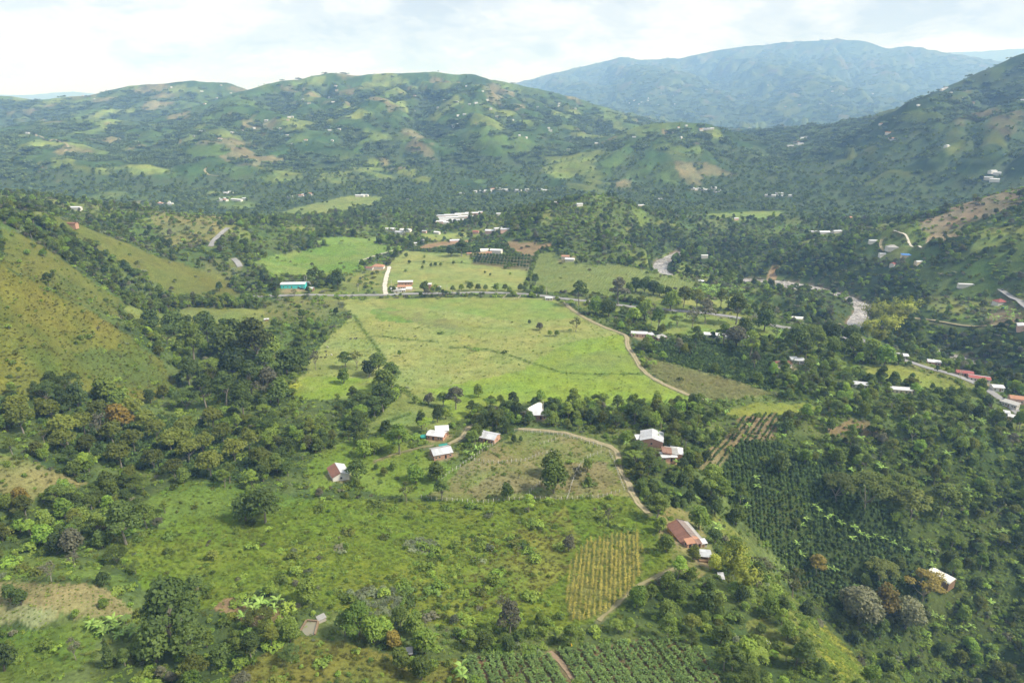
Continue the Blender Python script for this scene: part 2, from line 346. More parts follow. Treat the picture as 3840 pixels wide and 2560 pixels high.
# ------------------------------------------------------------------ river bed, roads: carve them into the terrain
WATER_Z = -39.0
RIV = np.array([pz(x, y, WATER_Z)[:2] for x, y in ((1566, 580), (1548, 588), (1520, 603), (1524, 628), (1600, 640), (1680, 641), (1740, 645), (1805, 650), (1872, 662), (1942, 683), (1983, 706), (1978, 728), (1968, 748), (2010, 772), (2110, 800), (2220, 830), (2345, 882), (2480, 950), (2650, 1060))])
RIV = smooth_path(np.column_stack([RIV[:, 1] * np.sin(RIV[:, 0]), RIV[:, 1] * np.cos(RIV[:, 0])]), 6)
dR = path_dist(RIV, GX, GY, 160)
_m = dR < 155; _cx = GX[_m]; _cy = GY[_m]; _best = np.full(_cx.shape, 1e9); _rn = np.zeros(_cx.shape); _ix = np.zeros(_cx.shape)
for _k, (_px, _py) in enumerate(RIV):
    _d = (_cx - _px) ** 2 + (_cy - _py) ** 2; _c = _d < _best; _best = np.where(_c, _d, _best); _rn = np.where(_c, math.hypot(_px, _py), _rn); _ix = np.where(_c, _k, _ix)
# low shore on the near side of the bend and of the upper pool, steep gorge wall elsewhere
_az = AZ[_m]; _win = lambda x0, x1, w_: sstep(ray(x0 - w_, 640)[0], ray(x0, 640)[0], _az) * sstep(ray(x1 + w_, 640)[0], ray(x1, 640)[0], _az)
_wn = np.maximum(_win(1495, 1545, 18), _win(1700, 1985, 40)) * np.clip((_rn - np.hypot(_cx, _cy)) / 14, 0, 1) * (_ix < 84)
rise_ = np.maximum(0, dR - 6) * 0.72; _dd = np.maximum(0, dR[_m] - 6)
rise_[_m] = _dd * 0.72 * (1 - _wn) + _wn * (0.17 * np.minimum(_dd, 100) + 0.72 * np.maximum(_dd - 100, 0))
GZ = np.minimum(GZ, WATER_Z - 2.5 + rise_ + 4 * fbm(GX / 25, GY / 25, 3, 140) * sstep(14, 30, dR))

def path_px(pts, n=6): return smooth_path(poly_world(pts), n)
ROADS = [
    # name, photo points, width, material key
    ('road', [(560, 683), (620, 680), (700, 678), (800, 679), (900, 677), (1000, 674), (1100, 672), (1180, 674), (1250, 680), (1330, 690), (1430, 702), (1530, 712), (1640, 722), (1740, 738), (1840, 752), (1930, 770), (1985, 790), (2040, 815), (2110, 838), (2180, 858), (2250, 885), (2310, 925), (2352, 960)], 6.2, 'asphalt'),
    ('road', [(524, 524), (505, 540), (492, 552), (484, 566)], 6.0, 'asphalt'),
    ('road', [(536, 594), (545, 602), (552, 614)], 6.0, 'asphalt'),
    ('road', [(2295, 668), (2320, 685), (2352, 706), (2400, 740)], 6.0, 'asphalt'),
    ('dirt_track', [(886, 676), (884, 655), (888, 635), (894, 615), (890, 612)], 4.6, 'paledirt'),
    ('dirt_track', [(826, 600), (850, 592), (880, 582), (925, 572)], 4.0, 'paledirt'),
    ('dirt_track', [(1297, 693), (1310, 708), (1340, 728), (1390, 752), (1428, 766), (1440, 776), (1442, 795), (1455, 815), (1468, 838), (1490, 862), (1530, 885), (1570, 902), (1600, 915), (1622, 920)], 3.6, 'track'),
    ('dirt_track', [(1190, 985), (1240, 988), (1290, 993), (1330, 1003), (1370, 1015), (1405, 1028), (1420, 1045), (1420, 1065), (1432, 1090), (1445, 1115), (1452, 1133), (1470, 1160), (1490, 1180)], 3.0, 'track'),
    ('dirt_track', [(1030, 1020), (1060, 1005), (1075, 985), (1095, 972)], 3.0, 'track'),
    ('dirt_track', [(1375, 1425), (1420, 1385), (1460, 1350), (1510, 1322), (1550, 1305)], 1.6, 'path'),
    ('dirt_track', [(860, 1060), (910, 1042), (960, 1030), (1000, 1022)], 1.4, 'path'),
    ('dirt_track', [(2052, 532), (2085, 550), (2118, 572)], 3.0, 'paledirt'),
    ('dirt_track', [(2025, 552), (2022, 565), (2030, 580)], 3.4, 'track'),
    ('dirt_track', [(1925, 745), (2050, 742), (2150, 738), (2300, 745)], 3.0, 'track'),
    ('dirt_track', [(1262, 1496), (1290, 1525), (1322, 1568)], 1.6, 'soil'),
    ('dirt_track', [(150, 350), (156, 335), (130, 322), (95, 315), (60, 303)], 6, 'track'),
    ('dirt_track', [(505, 405), (480, 402), (470, 392), (476, 385)], 5, 'track'),
]
ROADW = [(nm, path_px(p), w, mk) for nm, p, w, mk in ROADS]
dRoad = np.full(GX.shape, 1e9)
for nm, P, w, mk in ROADW:
    dRoad = np.minimum(dRoad, np.maximum(path_dist(P, GX, GY, 40) - w / 2, 0))

# ------------------------------------------------------------------ land cover (base colour, how many trees, bushes, tufts)
slope = np.hypot(np.gradient(GZ, axis=0) / np.gradient(RR, axis=0), np.gradient(GZ, axis=1) / (RR * (az_g[1] - az_g[0])))
CO = np.zeros(GX.shape + (3,)); TREE = np.zeros(GX.shape); BUSH = np.zeros(GX.shape); TUFT = np.zeros(GX.shape)
nA = fbm(GX / 55, GY / 55, 4, 100); nB = fbm(GX / 18, GY / 18, 3, 104); nC = fbm(GX / 160, GY / 160, 3, 108)
def lerp(a, b, t): return np.asarray(a)[None, None, :] * (1 - t[..., None]) + np.asarray(b)[None, None, :] * t[..., None]
WOOD = (0.050, 0.074, 0.026); SCRUB = (0.100, 0.130, 0.042)
CO[:] = lerp(WOOD, SCRUB, sstep(-0.15, 0.35, nA + 0.5 * nB))
TREE[:] = 0.75 * sstep(0.28, -0.25, nA); BUSH[:] = 0.9; TUFT[:] = 0.3
wpx = GX + fbm(GX / 9, GY / 9, 2, 120) * (1.2 + RR / 260); wpy = GY + fbm(GX / 9, GY / 9, 2, 124) * (1.2 + RR / 260)
POLYS = {}; PAINTED = np.zeros(GX.shape, bool)
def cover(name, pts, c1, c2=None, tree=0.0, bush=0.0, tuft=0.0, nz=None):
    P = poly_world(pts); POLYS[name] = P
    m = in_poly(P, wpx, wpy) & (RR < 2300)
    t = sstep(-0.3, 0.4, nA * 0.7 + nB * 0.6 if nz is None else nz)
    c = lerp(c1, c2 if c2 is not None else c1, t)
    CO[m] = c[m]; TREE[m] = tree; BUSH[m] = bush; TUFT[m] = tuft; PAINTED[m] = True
G_LIGHT = (0.205, 0.225, 0.078); G_LIGHT2 = (0.172, 0.205, 0.062); G_LIME = (0.165, 0.228, 0.036); G_LIME2 = (0.150, 0.205, 0.045)
G_ROUGH = (0.092, 0.140, 0.018); G_ROUGH2 = (0.132, 0.162, 0.026); OLIVE = (0.108, 0.116, 0.028); OLIVE2 = (0.080, 0.100, 0.024); DRY = (0.21, 0.185, 0.085)
SOIL = (0.235, 0.165, 0.105); SOILD = (0.15, 0.105, 0.065); CROP = (0.17, 0.205, 0.065)
# left spurs
cover('spur_three', [(40, 488), (150, 502), (300, 562), (420, 606), (520, 650), (588, 686), (470, 690), (400, 672), (330, 640), (260, 590), (150, 530)], OLIVE, (0.100, 0.118, 0.028), 0.006, 0.05, 0.7)
cover('spur_two', [(0, 515), (80, 556), (150, 602), (230, 657), (285, 695), (262, 728), (200, 702), (100, 650), (0, 608)], OLIVE, OLIVE2, 0.006, 0.25, 0.7)
cover('spur_one', [(-60, 590), (0, 612), (100, 655), (200, 708), (300, 775), (370, 830), (408, 882), (395, 905), (330, 925), (250, 910), (150, 890), (80, 905), (-60, 895)], (0.122, 0.122, 0.026), (0.076, 0.096, 0.020), 0.002, 0.20, 0.9)
cover('spur_lower', [(150, 800), (260, 805), (340, 830), (405, 885), (350, 898), (230, 872)], (0.072, 0.096, 0.024), (0.084, 0.104, 0.026), 0, 0.2, 0.8)
cover('valley_grass', [(285, 702), (420, 700), (610, 712), (640, 732), (600, 772), (470, 748), (345, 748), (300, 730)], (0.155, 0.175, 0.050), (0.125, 0.150, 0.045), 0.01, 0.06, 0.4)
cover('valley_scrub', [(600, 690), (780, 690), (805, 712), (740, 735), (700, 748), (640, 738), (600, 715)], (0.135, 0.145, 0.050), (0.100, 0.120, 0.040), 0.02, 0.35, 0.4)
cover('clearing_dry', [(340, 488), (440, 492), (520, 500), (505, 535), (470, 560), (400, 570), (360, 530)], (0.175, 0.165, 0.062), (0.125, 0.135, 0.05), 0.03, 0.3, 0.3)
cover('clearing_low', [(480, 590), (545, 612), (555, 650), (520, 640), (440, 600)], (0.12, 0.135, 0.05), (0.10, 0.12, 0.045), 0.05, 0.5, 0.3)
# fields of the plateau
cover('field_cane_left', [(588, 600), (630, 582), (740, 566), (850, 556), (925, 572), (880, 584), (826, 606), (810, 628), (700, 634), (630, 632)], (0.125, 0.205, 0.040), (0.165, 0.215, 0.062), 0.004, 0.02, 0)
cover('field_far_green', [(700, 562), (760, 545), (900, 540), (880, 556), (800, 562)], (0.13, 0.20, 0.045), (0.15, 0.20, 0.055), 0.01, 0.05, 0)
cover('field_shrubby', [(780, 640), (810, 628), (880, 612), (885, 640), (880, 672), (790, 672)], (0.125, 0.155, 0.045), (0.165, 0.185, 0.06), 0.02, 0.2, 0.2)
cover('pasture_middle', [(898, 600), (930, 576), (1080, 583), (1085, 606), (1150, 615), (1214, 622), (1200, 670), (900, 672), (890, 640)], G_LIGHT, (0.16, 0.195, 0.062), 0.002, 0.004, 0)
cover('field_cane_right', [(1220, 630), (1230, 582), (1268, 578), (1300, 600), (1345, 612), (1400, 606), (1480, 620), (1612, 655), (1560, 680), (1500, 690), (1440, 684), (1330, 672), (1208, 670)], (0.185, 0.218, 0.075), (0.15, 0.195, 0.062), 0.001, 0.01, 0)
cover('soil_field', [(950, 573), (975, 562), (1010, 556), (1080, 550), (1085, 556), (1045, 563), (1000, 572)], (0.225, 0.155, 0.095), (0.20, 0.14, 0.085))
cover('soil_field_right', [(1160, 552), (1190, 556), (1265, 562), (1240, 572), (1222, 588), (1200, 585), (1170, 570)], (0.21, 0.145, 0.09), (0.17, 0.13, 0.075), 0.02, 0.05)
cover('coffee_mid', [(960, 574), (1045, 565), (1090, 554), (1160, 552), (1175, 575), (1100, 580), (1050, 582), (930, 575)], (0.045, 0.085, 0.03), (0.055, 0.095, 0.033), 0.03, 1.4)
cover('orchard', [(1083, 606), (1096, 587), (1222, 590), (1216, 622), (1150, 614)], (0.135, 0.125, 0.062))
cover('far_pasture', [(900, 543), (975, 538), (1060, 533), (1085, 540), (1020, 552), (960, 550)], (0.19, 0.22, 0.07), (0.16, 0.20, 0.06), 0.01, 0.03)
cover('far_fields', [(630, 492), (700, 472), (800, 450), (880, 452), (860, 470), (800, 480), (720, 500)], (0.175, 0.205, 0.065), (0.12, 0.16, 0.05), 0.03, 0.2)
cover('far_strip', [(1620, 492), (1720, 486), (1800, 484), (1790, 500), (1690, 508)], (0.15, 0.20, 0.06), (0.13, 0.17, 0.05), 0.02, 0.05)
# the great meadow
cover('meadow', [(775, 688), (870, 686), (1100, 683), (1270, 686), (1298, 700), (1350, 733), (1428, 770), (1440, 800), (1465, 842), (1490, 866), (1560, 902), (1625, 922), (1580, 930), (1440, 938), (1250, 920), (1170, 930), (1085, 940), (1045, 968), (935, 895), (868, 872), (700, 866), (712, 830), (740, 790), (812, 722)], G_LIGHT, G_LIGHT2, 0, 0.004, 0.14)
cover('meadow_bright', [(975, 893), (1060, 880), (1150, 862), (1200, 850), (1250, 815), (1310, 785), (1430, 768), (1440, 800), (1465, 842), (1490, 866), (1560, 902), (1625, 922), (1580, 930), (1440, 938), (1250, 920), (1170, 930), (1085, 940), (1050, 968)], G_LIME, (0.15, 0.205, 0.045), 0, 0.003, 0.14)
cover('meadow_dull', [(1260, 850), (1290, 825), (1400, 800), (1450, 815), (1470, 850), (1380, 856)], (0.135, 0.18, 0.05), G_LIME2, 0, 0, 0.02)
cover('meadow_green', [(845, 712), (900, 705), (990, 730), (960, 742), (870, 735)], (0.112, 0.185, 0.04), (0.13, 0.185, 0.05), 0, 0, 0)
cover('meadow_worn', [(860, 713), (930, 712), (1000, 728), (1100, 748), (1090, 768), (1000, 752), (920, 728)], (0.145, 0.155, 0.062), G_LIGHT2, 0, 0, 0)
cover('meadow_top', [(870, 688), (1100, 684), (1270, 690), (1330, 730), (1200, 740), (1050, 715), (900, 700)], (0.150, 0.205, 0.052), G_LIGHT2, 0, 0, 0)
cover('meadow_left_lime', [(668, 905), (690, 862), (860, 872), (905, 895), (840, 918), (700, 918)], (0.145, 0.215, 0.028), G_LIGHT2, 0, 0.01, 0.05)
cover('meadow_lower', [(845, 975), (930, 897), (1000, 905), (1050, 965), (1035, 985), (900, 992), (850, 1000)], (0.135, 0.172, 0.050), G_LIGHT2, 0.005, 0.03, 0.1)
# right of the track
cover('maize_right', [(1478, 820), (1530, 835), (1650, 865), (1772, 905), (1660, 922), (1620, 916), (1560, 895), (1500, 862)], (0.19, 0.182, 0.078), (0.15, 0.168, 0.06), 0.003, 0.03, 0.1)
cover('coffee_right', [(1488, 790), (1560, 775), (1700, 800), (1780, 820), (1775, 902), (1650, 862), (1530, 830)], (0.036, 0.066, 0.022), (0.05, 0.085, 0.028), 0.10, 0.35, 0)
cover('park_pasture', [(1480, 730), (1560, 718), (1640, 728), (1740, 745), (1890, 775), (1870, 790), (1750, 772), (1640, 770), (1500, 765)], (0.128, 0.195, 0.040), (0.165, 0.195, 0.06), 0.05, 0.05, 0.05)
cover('strip_field', [(1560, 684), (1640, 690), (1730, 704), (1700, 712), (1600, 702), (1555, 695)], (0.185, 0.205, 0.065), G_LIGHT2)
cover('banana_grove', [(1612, 658), (1720, 668), (1800, 690), (1730, 700), (1620, 686), (1570, 682)], (0.06, 0.10, 0.03), (0.085, 0.12, 0.035), 0.1, 1.0)
cover('terrace_meadow', [(1985, 836), (2060, 838), (2150, 865), (2235, 895), (2250, 915), (2180, 905), (2080, 880), (2000, 866)], (0.165, 0.19, 0.045), (0.14, 0.17, 0.042), 0.004, 0.03, 0.05)
cover('knob_meadow', [(1665, 945), (1740, 925), (1860, 925), (1885, 938), (1780, 955), (1700, 958)], (0.165, 0.185, 0.035), (0.14, 0.165, 0.034), 0.006, 0.05, 0.1)
cover('soil_rows', [(1600, 1075), (1625, 1030), (1688, 985), (1700, 958), (1788, 948), (1780, 1005), (1700, 1030), (1630, 1085)], (0.185, 0.145, 0.085), (0.12, 0.115, 0.052), 0.03, 0.3)
cover('bare_patch', [(1900, 975), (1990, 960), (2030, 990), (1980, 1005), (1900, 1000)], (0.175, 0.135, 0.075), (0.12, 0.11, 0.05), 0.02, 0.4)
cover('ravine_scrub', [(1640, 1100), (1700, 1012), (1780, 1012), (1900, 1005), (2100, 1010), (2352, 1060), (2420, 1200), (2420, 1600), (2060, 1600), (1960, 1480), (1860, 1370), (1760, 1250), (1690, 1180)], (0.040, 0.060, 0.018), (0.066, 0.088, 0.026), 0.48, 2.0, 0.3)
cover('coffee_slope', [(1640, 1100), (1700, 1012), (1790, 1022), (1900, 1065), (1990, 1120), (2080, 1220), (2140, 1330), (2120, 1440), (2000, 1420), (1880, 1380), (1760, 1250), (1690, 1180)], (0.030, 0.048, 0.015), (0.046, 0.066, 0.020), 0.05, 0.25, 0)
cover('spur_bank', [(1640, 1180), (1700, 1235), (1790, 1330), (1880, 1440), (2000, 1568), (2040, 1600), (1940, 1600), (1850, 1470), (1760, 1370), (1690, 1290)], (0.105, 0.135, 0.032), (0.15, 0.165, 0.045), 0.02, 0.7, 0.8)
cover('tall_grass', [(1845, 1425), (1890, 1430), (1960, 1500), (2020, 1580), (1960, 1600), (1900, 1520)], (0.215, 0.22, 0.032), (0.18, 0.20, 0.034), 0, 0.05, 2.6)
cover('spur_clearing', [(1715, 1430), (1760, 1420), (1815, 1470), (1830, 1510), (1760, 1500), (1720, 1460)], (0.115, 0.135, 0.038), (0.13, 0.14, 0.045), 0, 0.1, 0.4)
# beyond the river
cover('eroded', [(2098, 512), (2170, 492), (2352, 430), (2352, 468), (2260, 500), (2200, 522), (2150, 545), (2120, 530)], (0.215, 0.172, 0.118), (0.145, 0.132, 0.078), 0.02, 0.3)
cover('eroded_low', [(2115, 552), (2140, 540), (2210, 528), (2180, 552), (2130, 560)], (0.30, 0.235, 0.16), (0.24, 0.20, 0.13), 0, 0.05)
cover('house_plot', [(2262, 745), (2275, 712), (2320, 698), (2345, 722), (2350, 745)], (0.22, 0.18, 0.12), (0.115, 0.14, 0.07))
cover('river_cliff', [(1757, 620), (1785, 615), (1782, 645), (1760, 645)], (0.30, 0.225, 0.13), (0.26, 0.20, 0.12), 0, 0.02)
cover('hill_face', [(1405, 560), (1440, 520), (1490, 530), (1520, 570), (1480, 590)], (0.12, 0.125, 0.045), (0.08, 0.105, 0.035), 0.08, 0.4)
cover('hill_slip', [(1515, 540), (1540, 530), (1580, 552), (1565, 572)], (0.21, 0.15, 0.10), (0.16, 0.125, 0.075), 0.01, 0.1)
cover('hill_top', [(1280, 475), (1400, 466), (1480, 475), (1440, 512), (1330, 540), (1260, 535)], (0.09, 0.115, 0.034), (0.062, 0.092, 0.028), 0.12, 1.0)
# foreground
cover('fenced_pasture', [(983, 1140), (1060, 1072), (1190, 988), (1310, 1002), (1412, 1032), (1435, 1090), (1452, 1140), (1300, 1152), (1100, 1158)], (0.125, 0.150, 0.045), (0.165, 0.148, 0.075), 0, 0.05, 0.5)
cover('fenced_dry', [(1060, 1130), (1150, 1085), (1230, 1075), (1300, 1065), (1390, 1060), (1420, 1110), (1360, 1135), (1230, 1120), (1120, 1148)], (0.165, 0.145, 0.075), (0.125, 0.135, 0.05), 0, 0.06, 0.5)
cover('home_meadow', [(700, 1065), (770, 1020), (880, 1000), (960, 1030), (1060, 1075), (980, 1140), (860, 1135), (790, 1100), (715, 1140)], (0.102, 0.158, 0.024), (0.130, 0.172, 0.036), 0.01, 0.12, 0.3)
cover('rough_meadow', [(430, 1190), (640, 1165), (720, 1145), (980, 1150), (1460, 1145), (1505, 1190), (1545, 1290), (1400, 1420), (1300, 1445), (1050, 1440), (760, 1400), (600, 1350), (460, 1400), (330, 1350), (260, 1250)], G_ROUGH, G_ROUGH2, 0.010, 0.50, 1.4)
cover('rough_yellow', [(1050, 1330), (1150, 1230), (1300, 1160), (1330, 1240), (1290, 1330), (1200, 1390), (1080, 1400)], (0.145, 0.158, 0.032), G_ROUGH, 0.005, 0.42, 1.2)
cover('ripe_maize', [(1299, 1428), (1302, 1350), (1307, 1298), (1347, 1242), (1467, 1222), (1474, 1258), (1477, 1312), (1444, 1365), (1400, 1400), (1357, 1425)], (0.115, 0.125, 0.038), (0.095, 0.115, 0.03), 0, 0.03, 0.5)
cover('cassava', [(1077, 1510), (1264, 1500), (1290, 1495), (1477, 1467), (1568, 1470), (1625, 1510), (1680, 1600), (1070, 1600)], (0.155, 0.105, 0.062), (0.105, 0.095, 0.042))
cover('yard', [(1505, 1195), (1535, 1165), (1600, 1180), (1625, 1235), (1650, 1300), (1600, 1330), (1560, 1310), (1540, 1280), (1515, 1225)], (0.185, 0.168, 0.075), (0.125, 0.152, 0.045), 0, 0.04, 0.2)
cover('yard_bare', [(1640, 1215), (1690, 1250), (1700, 1260), (1660, 1240)], (0.26, 0.22, 0.13), (0.2, 0.18, 0.1), 0, 0.1, 0.2)
cover('knoll_field', [(-40, 1338), (0, 1338), (143, 1342), (233, 1348), (287, 1382), (317, 1415), (267, 1428), (187, 1415), (140, 1405), (100, 1435), (-40, 1420)], (0.215, 0.180, 0.090), (0.17, 0.155, 0.072), 0, 0.02, 0.15)
cover('knoll_pale', [(-40, 1380), (40, 1385), (110, 1400), (135, 1408), (100, 1435), (-40, 1425)], (0.20, 0.215, 0.11), (0.175, 0.175, 0.085), 0, 0.01, 0.15)
cover('left_grass', [(-40, 1255), (80, 1268), (220, 1305), (310, 1345), (240, 1342), (0, 1330), (-40, 1330)], (0.092, 0.138, 0.032), (0.12, 0.155, 0.04), 0.01, 0.15, 0.7)
cover('left_low_grass', [(-40, 1450), (110, 1440), (200, 1425), (240, 1450), (200, 1520), (100, 1568), (-40, 1568)], (0.075, 0.125, 0.022), (0.10, 0.14, 0.03), 0.02, 0.25, 0.8)
cover('left_tan', [(-40, 1045), (50, 1052), (140, 1090), (220, 1110), (150, 1130), (60, 1150), (-40, 1120)], (0.165, 0.148, 0.065), (0.125, 0.135, 0.045), 0.01, 0.2, 0.4)
cover('bottom_grass', [(500, 1568), (600, 1505), (690, 1462), (790, 1472), (900, 1500), (1000, 1520), (1062, 1515), (1068, 1600), (480, 1600)], (0.150, 0.142, 0.034), (0.112, 0.128, 0.030), 0.006, 0.45, 1.0)
cover('garden_soil', [(480, 1390), (530, 1372), (560, 1385), (640, 1400), (655, 1425), (600, 1445), (560, 1430)], (0.20, 0.135, 0.085), (0.13, 0.115, 0.05), 0, 0.3, 0.2)
cover('hollow_scrub', [(430, 1100), (560, 1115), (640, 1130), (720, 1150), (640, 1165), (430, 1190), (300, 1230), (250, 1200), (330, 1150)], (0.095, 0.145, 0.028), (0.06, 0.095, 0.024), 0.12, 0.8, 0.6)
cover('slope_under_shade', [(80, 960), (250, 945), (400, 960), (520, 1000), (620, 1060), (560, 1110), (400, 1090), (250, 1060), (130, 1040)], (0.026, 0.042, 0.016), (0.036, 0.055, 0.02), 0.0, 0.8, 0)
for nm_ in ('rough_meadow', 'rough_yellow', 'hollow_scrub', 'left_grass'):
    m = in_poly(POLYS[nm_], wpx, wpy); BUSH[m] = (0.22 + 1.5 * sstep(0.02, 0.42, nA + 0.6 * nB))[m]
for nm_ in ('ripe_maize', 'yard'):
    m = in_poly(POLYS[nm_], wpx, wpy); BUSH[m] = 0.03
# unnamed ground of the middle distance: small plots of scrub pasture, gardens and wood
e1, e2, ei = worley((GX + 9 * nB) / 48, (GY + 9 * nA) / 62, 220); er = ((ei * 7919) % 1013) / 1013.0; ec = ((ei * 104723) % 991) / 991.0
m = (~PAINTED) & (RR > 520) & (RR < 1500) & (er < 0.50) & (e2 - e1 > 0.07)
pl = np.array([(0.110, 0.150, 0.038), (0.140, 0.170, 0.048), (0.085, 0.125, 0.034), (0.125, 0.145, 0.045), (0.070, 0.105, 0.030)])[np.minimum((ec * 5).astype(int), 4)]
CO[m] = (pl * (1 + 0.3 * nB)[..., None])[m]; TREE[m] = 0.10; BUSH[m] = 0.45
# banks of the river and the roads
m = (dR < 60) & (dR > 13); TREE[m] = np.maximum(TREE[m], 0.7); BUSH[m] = 0.8; CO[m] = WOOD
TREE[dR < 14] = 0; BUSH[dR < 11] = 0
for q_, t_, b2_ in (([(1485, 598), (1545, 596), (1550, 645), (1485, 645)], 0, 0.15), ([(1700, 646), (1800, 656), (1880, 672), (1940, 695), (1968, 715), (1960, 752), (1930, 745), (1900, 715), (1850, 692), (1780, 672), (1700, 664)], 0.07, 0.5), ([(1555, 592), (1600, 560), (1720, 535), (1740, 565), (1640, 600)], 1.3, 1.0)):
    m = in_poly(poly_world(q_), GX, GY); TREE[m] = t_; BUSH[m] = b2_
for nm_ in ('river_cliff',):
    m = in_poly(POLYS[nm_], wpx, wpy); CO[m] = (0.28, 0.21, 0.125); TREE[m] = 0
m = dR < 11; CO[m] = (0.14, 0.12, 0.09); TREE[m] = 0; BUSH[m] = 0
m = dRoad < 0.8; TREE[dRoad < 5] = 0; BUSH[dRoad < 1.5] = 0; TUFT[dRoad < 0.5] = 0
CO[m] = CO[m] * 0.5 + np.array((0.17, 0.15, 0.09)) * 0.5

DITCH = [path_px(q_) for q_ in ([(812, 722), (828, 748), (848, 775), (866, 800), (884, 824)], [(846, 771), (900, 775), (950, 781), (1000, 784)], [(1035, 797), (1100, 801), (1150, 810), (1200, 826), (1250, 842), (1290, 855), (1330, 858), (1400, 859), (1478, 858)], [(928, 893), (965, 922), (1000, 935), (1030, 952), (1045, 968)], [(860, 985), (900, 965), (940, 950)], [(905, 605), (960, 600), (1040, 603), (1085, 606)])]
dD = np.full(GX.shape, 1e9)
for P_ in DITCH: dD = np.minimum(dD, path_dist(P_, GX, GY, 20))
m = dD < 2.2; CO[m] = CO[m] * 0.45 + np.array((0.05, 0.09, 0.02)) * 0.55
dT = np.full(GX.shape, 1e9)
for q_ in ([(735, 800), (800, 782), (850, 775)], [(720, 822), (780, 812), (860, 805)], [(840, 690), (900, 720), (980, 750), (1060, 770), (1140, 790)], [(900, 850), (1000, 835), (1100, 822), (1200, 815), (1290, 800)], [(880, 730), (1000, 745), (1100, 752)], [(990, 805), (1100, 790), (1220, 768)], [(700, 850), (780, 842), (850, 838)]): dT = np.minimum(dT, path_dist(path_px(q_), GX, GY, 12))
m = dT < 1.1; CO[m] = CO[m] * 0.80
# worn ground round the houses
for px_, py_, rd_ in ((777, 1092, 8), (1013, 1044, 9), (1003, 1003, 10), (1122, 1007, 9), (1238, 957, 10), (1497, 1011, 9), (1542, 1048, 9), (674, 664, 17), (930, 664, 15), (984, 664, 11), (1475, 773, 13), (1517, 779, 9), (1800, 841, 11), (2145, 836, 10), (2215, 862, 10), (2250, 875, 10), (1109, 582, 14), (1301, 596, 14), (869, 617, 14), (1261, 688, 6), (1617, 1290, 6), (1573, 1240, 12)):
    p_ = G1(px_, py_); w_ = sstep(1.0, 0.45, np.hypot(GX - p_[0], GY - p_[1]) / rd_ + 0.35 * nB + 0.25 * fbm(GX / 3, GY / 3, 2, 130)); m = w_ > 0.01
    CO[m] = CO[m] * (1 - w_[m][:, None]) + np.array((0.24, 0.195, 0.115)) * w_[m][:, None]; TUFT[w_ > 0.5] = 0; BUSH[w_ > 0.5] *= 0.3
# the far valley and the mountains: a patchwork of woods, pastures, plots and slips
fm = sstep(1150, 1450, RR)
lam1 = 105.0
qx = GX + 40 * fbm(GX / 120, GY / 120, 3, 150); qy = GY + 40 * fbm(GX / 120, GY / 120, 3, 154)
d1, d2, ci = worley(qx / lam1, qy / (lam1 * 1.3), 160)
rnd = ((ci * 7919) % 1009) / 1009.0; rnd2 = ((ci * 104729) % 997) / 997.0
conc = GZ - 0.25 * (np.roll(GZ, 9, 0) + np.roll(GZ, -9, 0) + np.roll(GZ, 9, 1) + np.roll(GZ, -9, 1))
conc = np.clip(conc / (RR * 0.004 + 1), -1.2, 1.2)
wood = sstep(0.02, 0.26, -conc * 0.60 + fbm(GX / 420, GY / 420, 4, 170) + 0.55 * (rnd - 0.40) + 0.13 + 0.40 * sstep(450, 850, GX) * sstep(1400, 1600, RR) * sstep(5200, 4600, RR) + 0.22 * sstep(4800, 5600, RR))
pal = np.array([(0.075, 0.115, 0.036), (0.145, 0.180, 0.052), (0.120, 0.150, 0.045), (0.045, 0.078, 0.028), (0.060, 0.098, 0.032), (0.150, 0.140, 0.075), (0.105, 0.145, 0.045), (0.050, 0.085, 0.032)])
pc = pal[np.minimum((rnd2 * 8).astype(int), 7)]
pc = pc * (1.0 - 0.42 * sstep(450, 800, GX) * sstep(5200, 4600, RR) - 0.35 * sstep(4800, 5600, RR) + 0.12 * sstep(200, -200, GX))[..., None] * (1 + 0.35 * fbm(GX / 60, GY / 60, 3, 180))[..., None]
WOODF = np.array((0.058, 0.084, 0.040))
g1, g2, gi = worley(qx / 42, qy / 58, 230); gr = ((gi * 7907) % 1019) / 1019.0
pc = pc * (0.74 + 0.52 * gr)[..., None] * np.where(g2 - g1 < 0.06, 0.7, 1.0)[..., None]; wood = np.clip(wood + 0.45 * (gr > 0.86), 0, 1)
fc = pc * (1 - wood[..., None]) + WOODF * wood[..., None]
edge = sstep(0.10, 0.02, d2 - d1) * (rnd < 0.8)
fc = fc * (1 - edge[..., None] * 0.6) + WOODF * edge[..., None] * 0.6
slip = (0.55 - 0.45 * sstep(450, 800, GX)) * sstep(0.42, 0.50, fbm(GX / 80, GY / 80, 3, 190)) * sstep(0.25, 0.5, slope) * sstep(1300, 1700, RR)
fc = fc * (1 - slip[..., None]) + np.array((0.23, 0.165, 0.105)) * slip[..., None]
keep = np.zeros(GX.shape, bool)
for nm_ in ('far_fields', 'far_strip', 'eroded'): keep |= in_poly(POLYS[nm_], wpx, wpy)
fmk = np.where(keep, 0, fm)[..., None]
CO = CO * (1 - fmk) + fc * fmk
TREE = TREE * (1 - fmk[..., 0]) + fmk[..., 0] * np.clip(wood * 0.9 + edge * 0.6 + 0.04 - slip, 0, 1) * np.where(MP > 0.93, 0.25, 1.0)
BUSH = BUSH * (1 - fmk[..., 0]); 

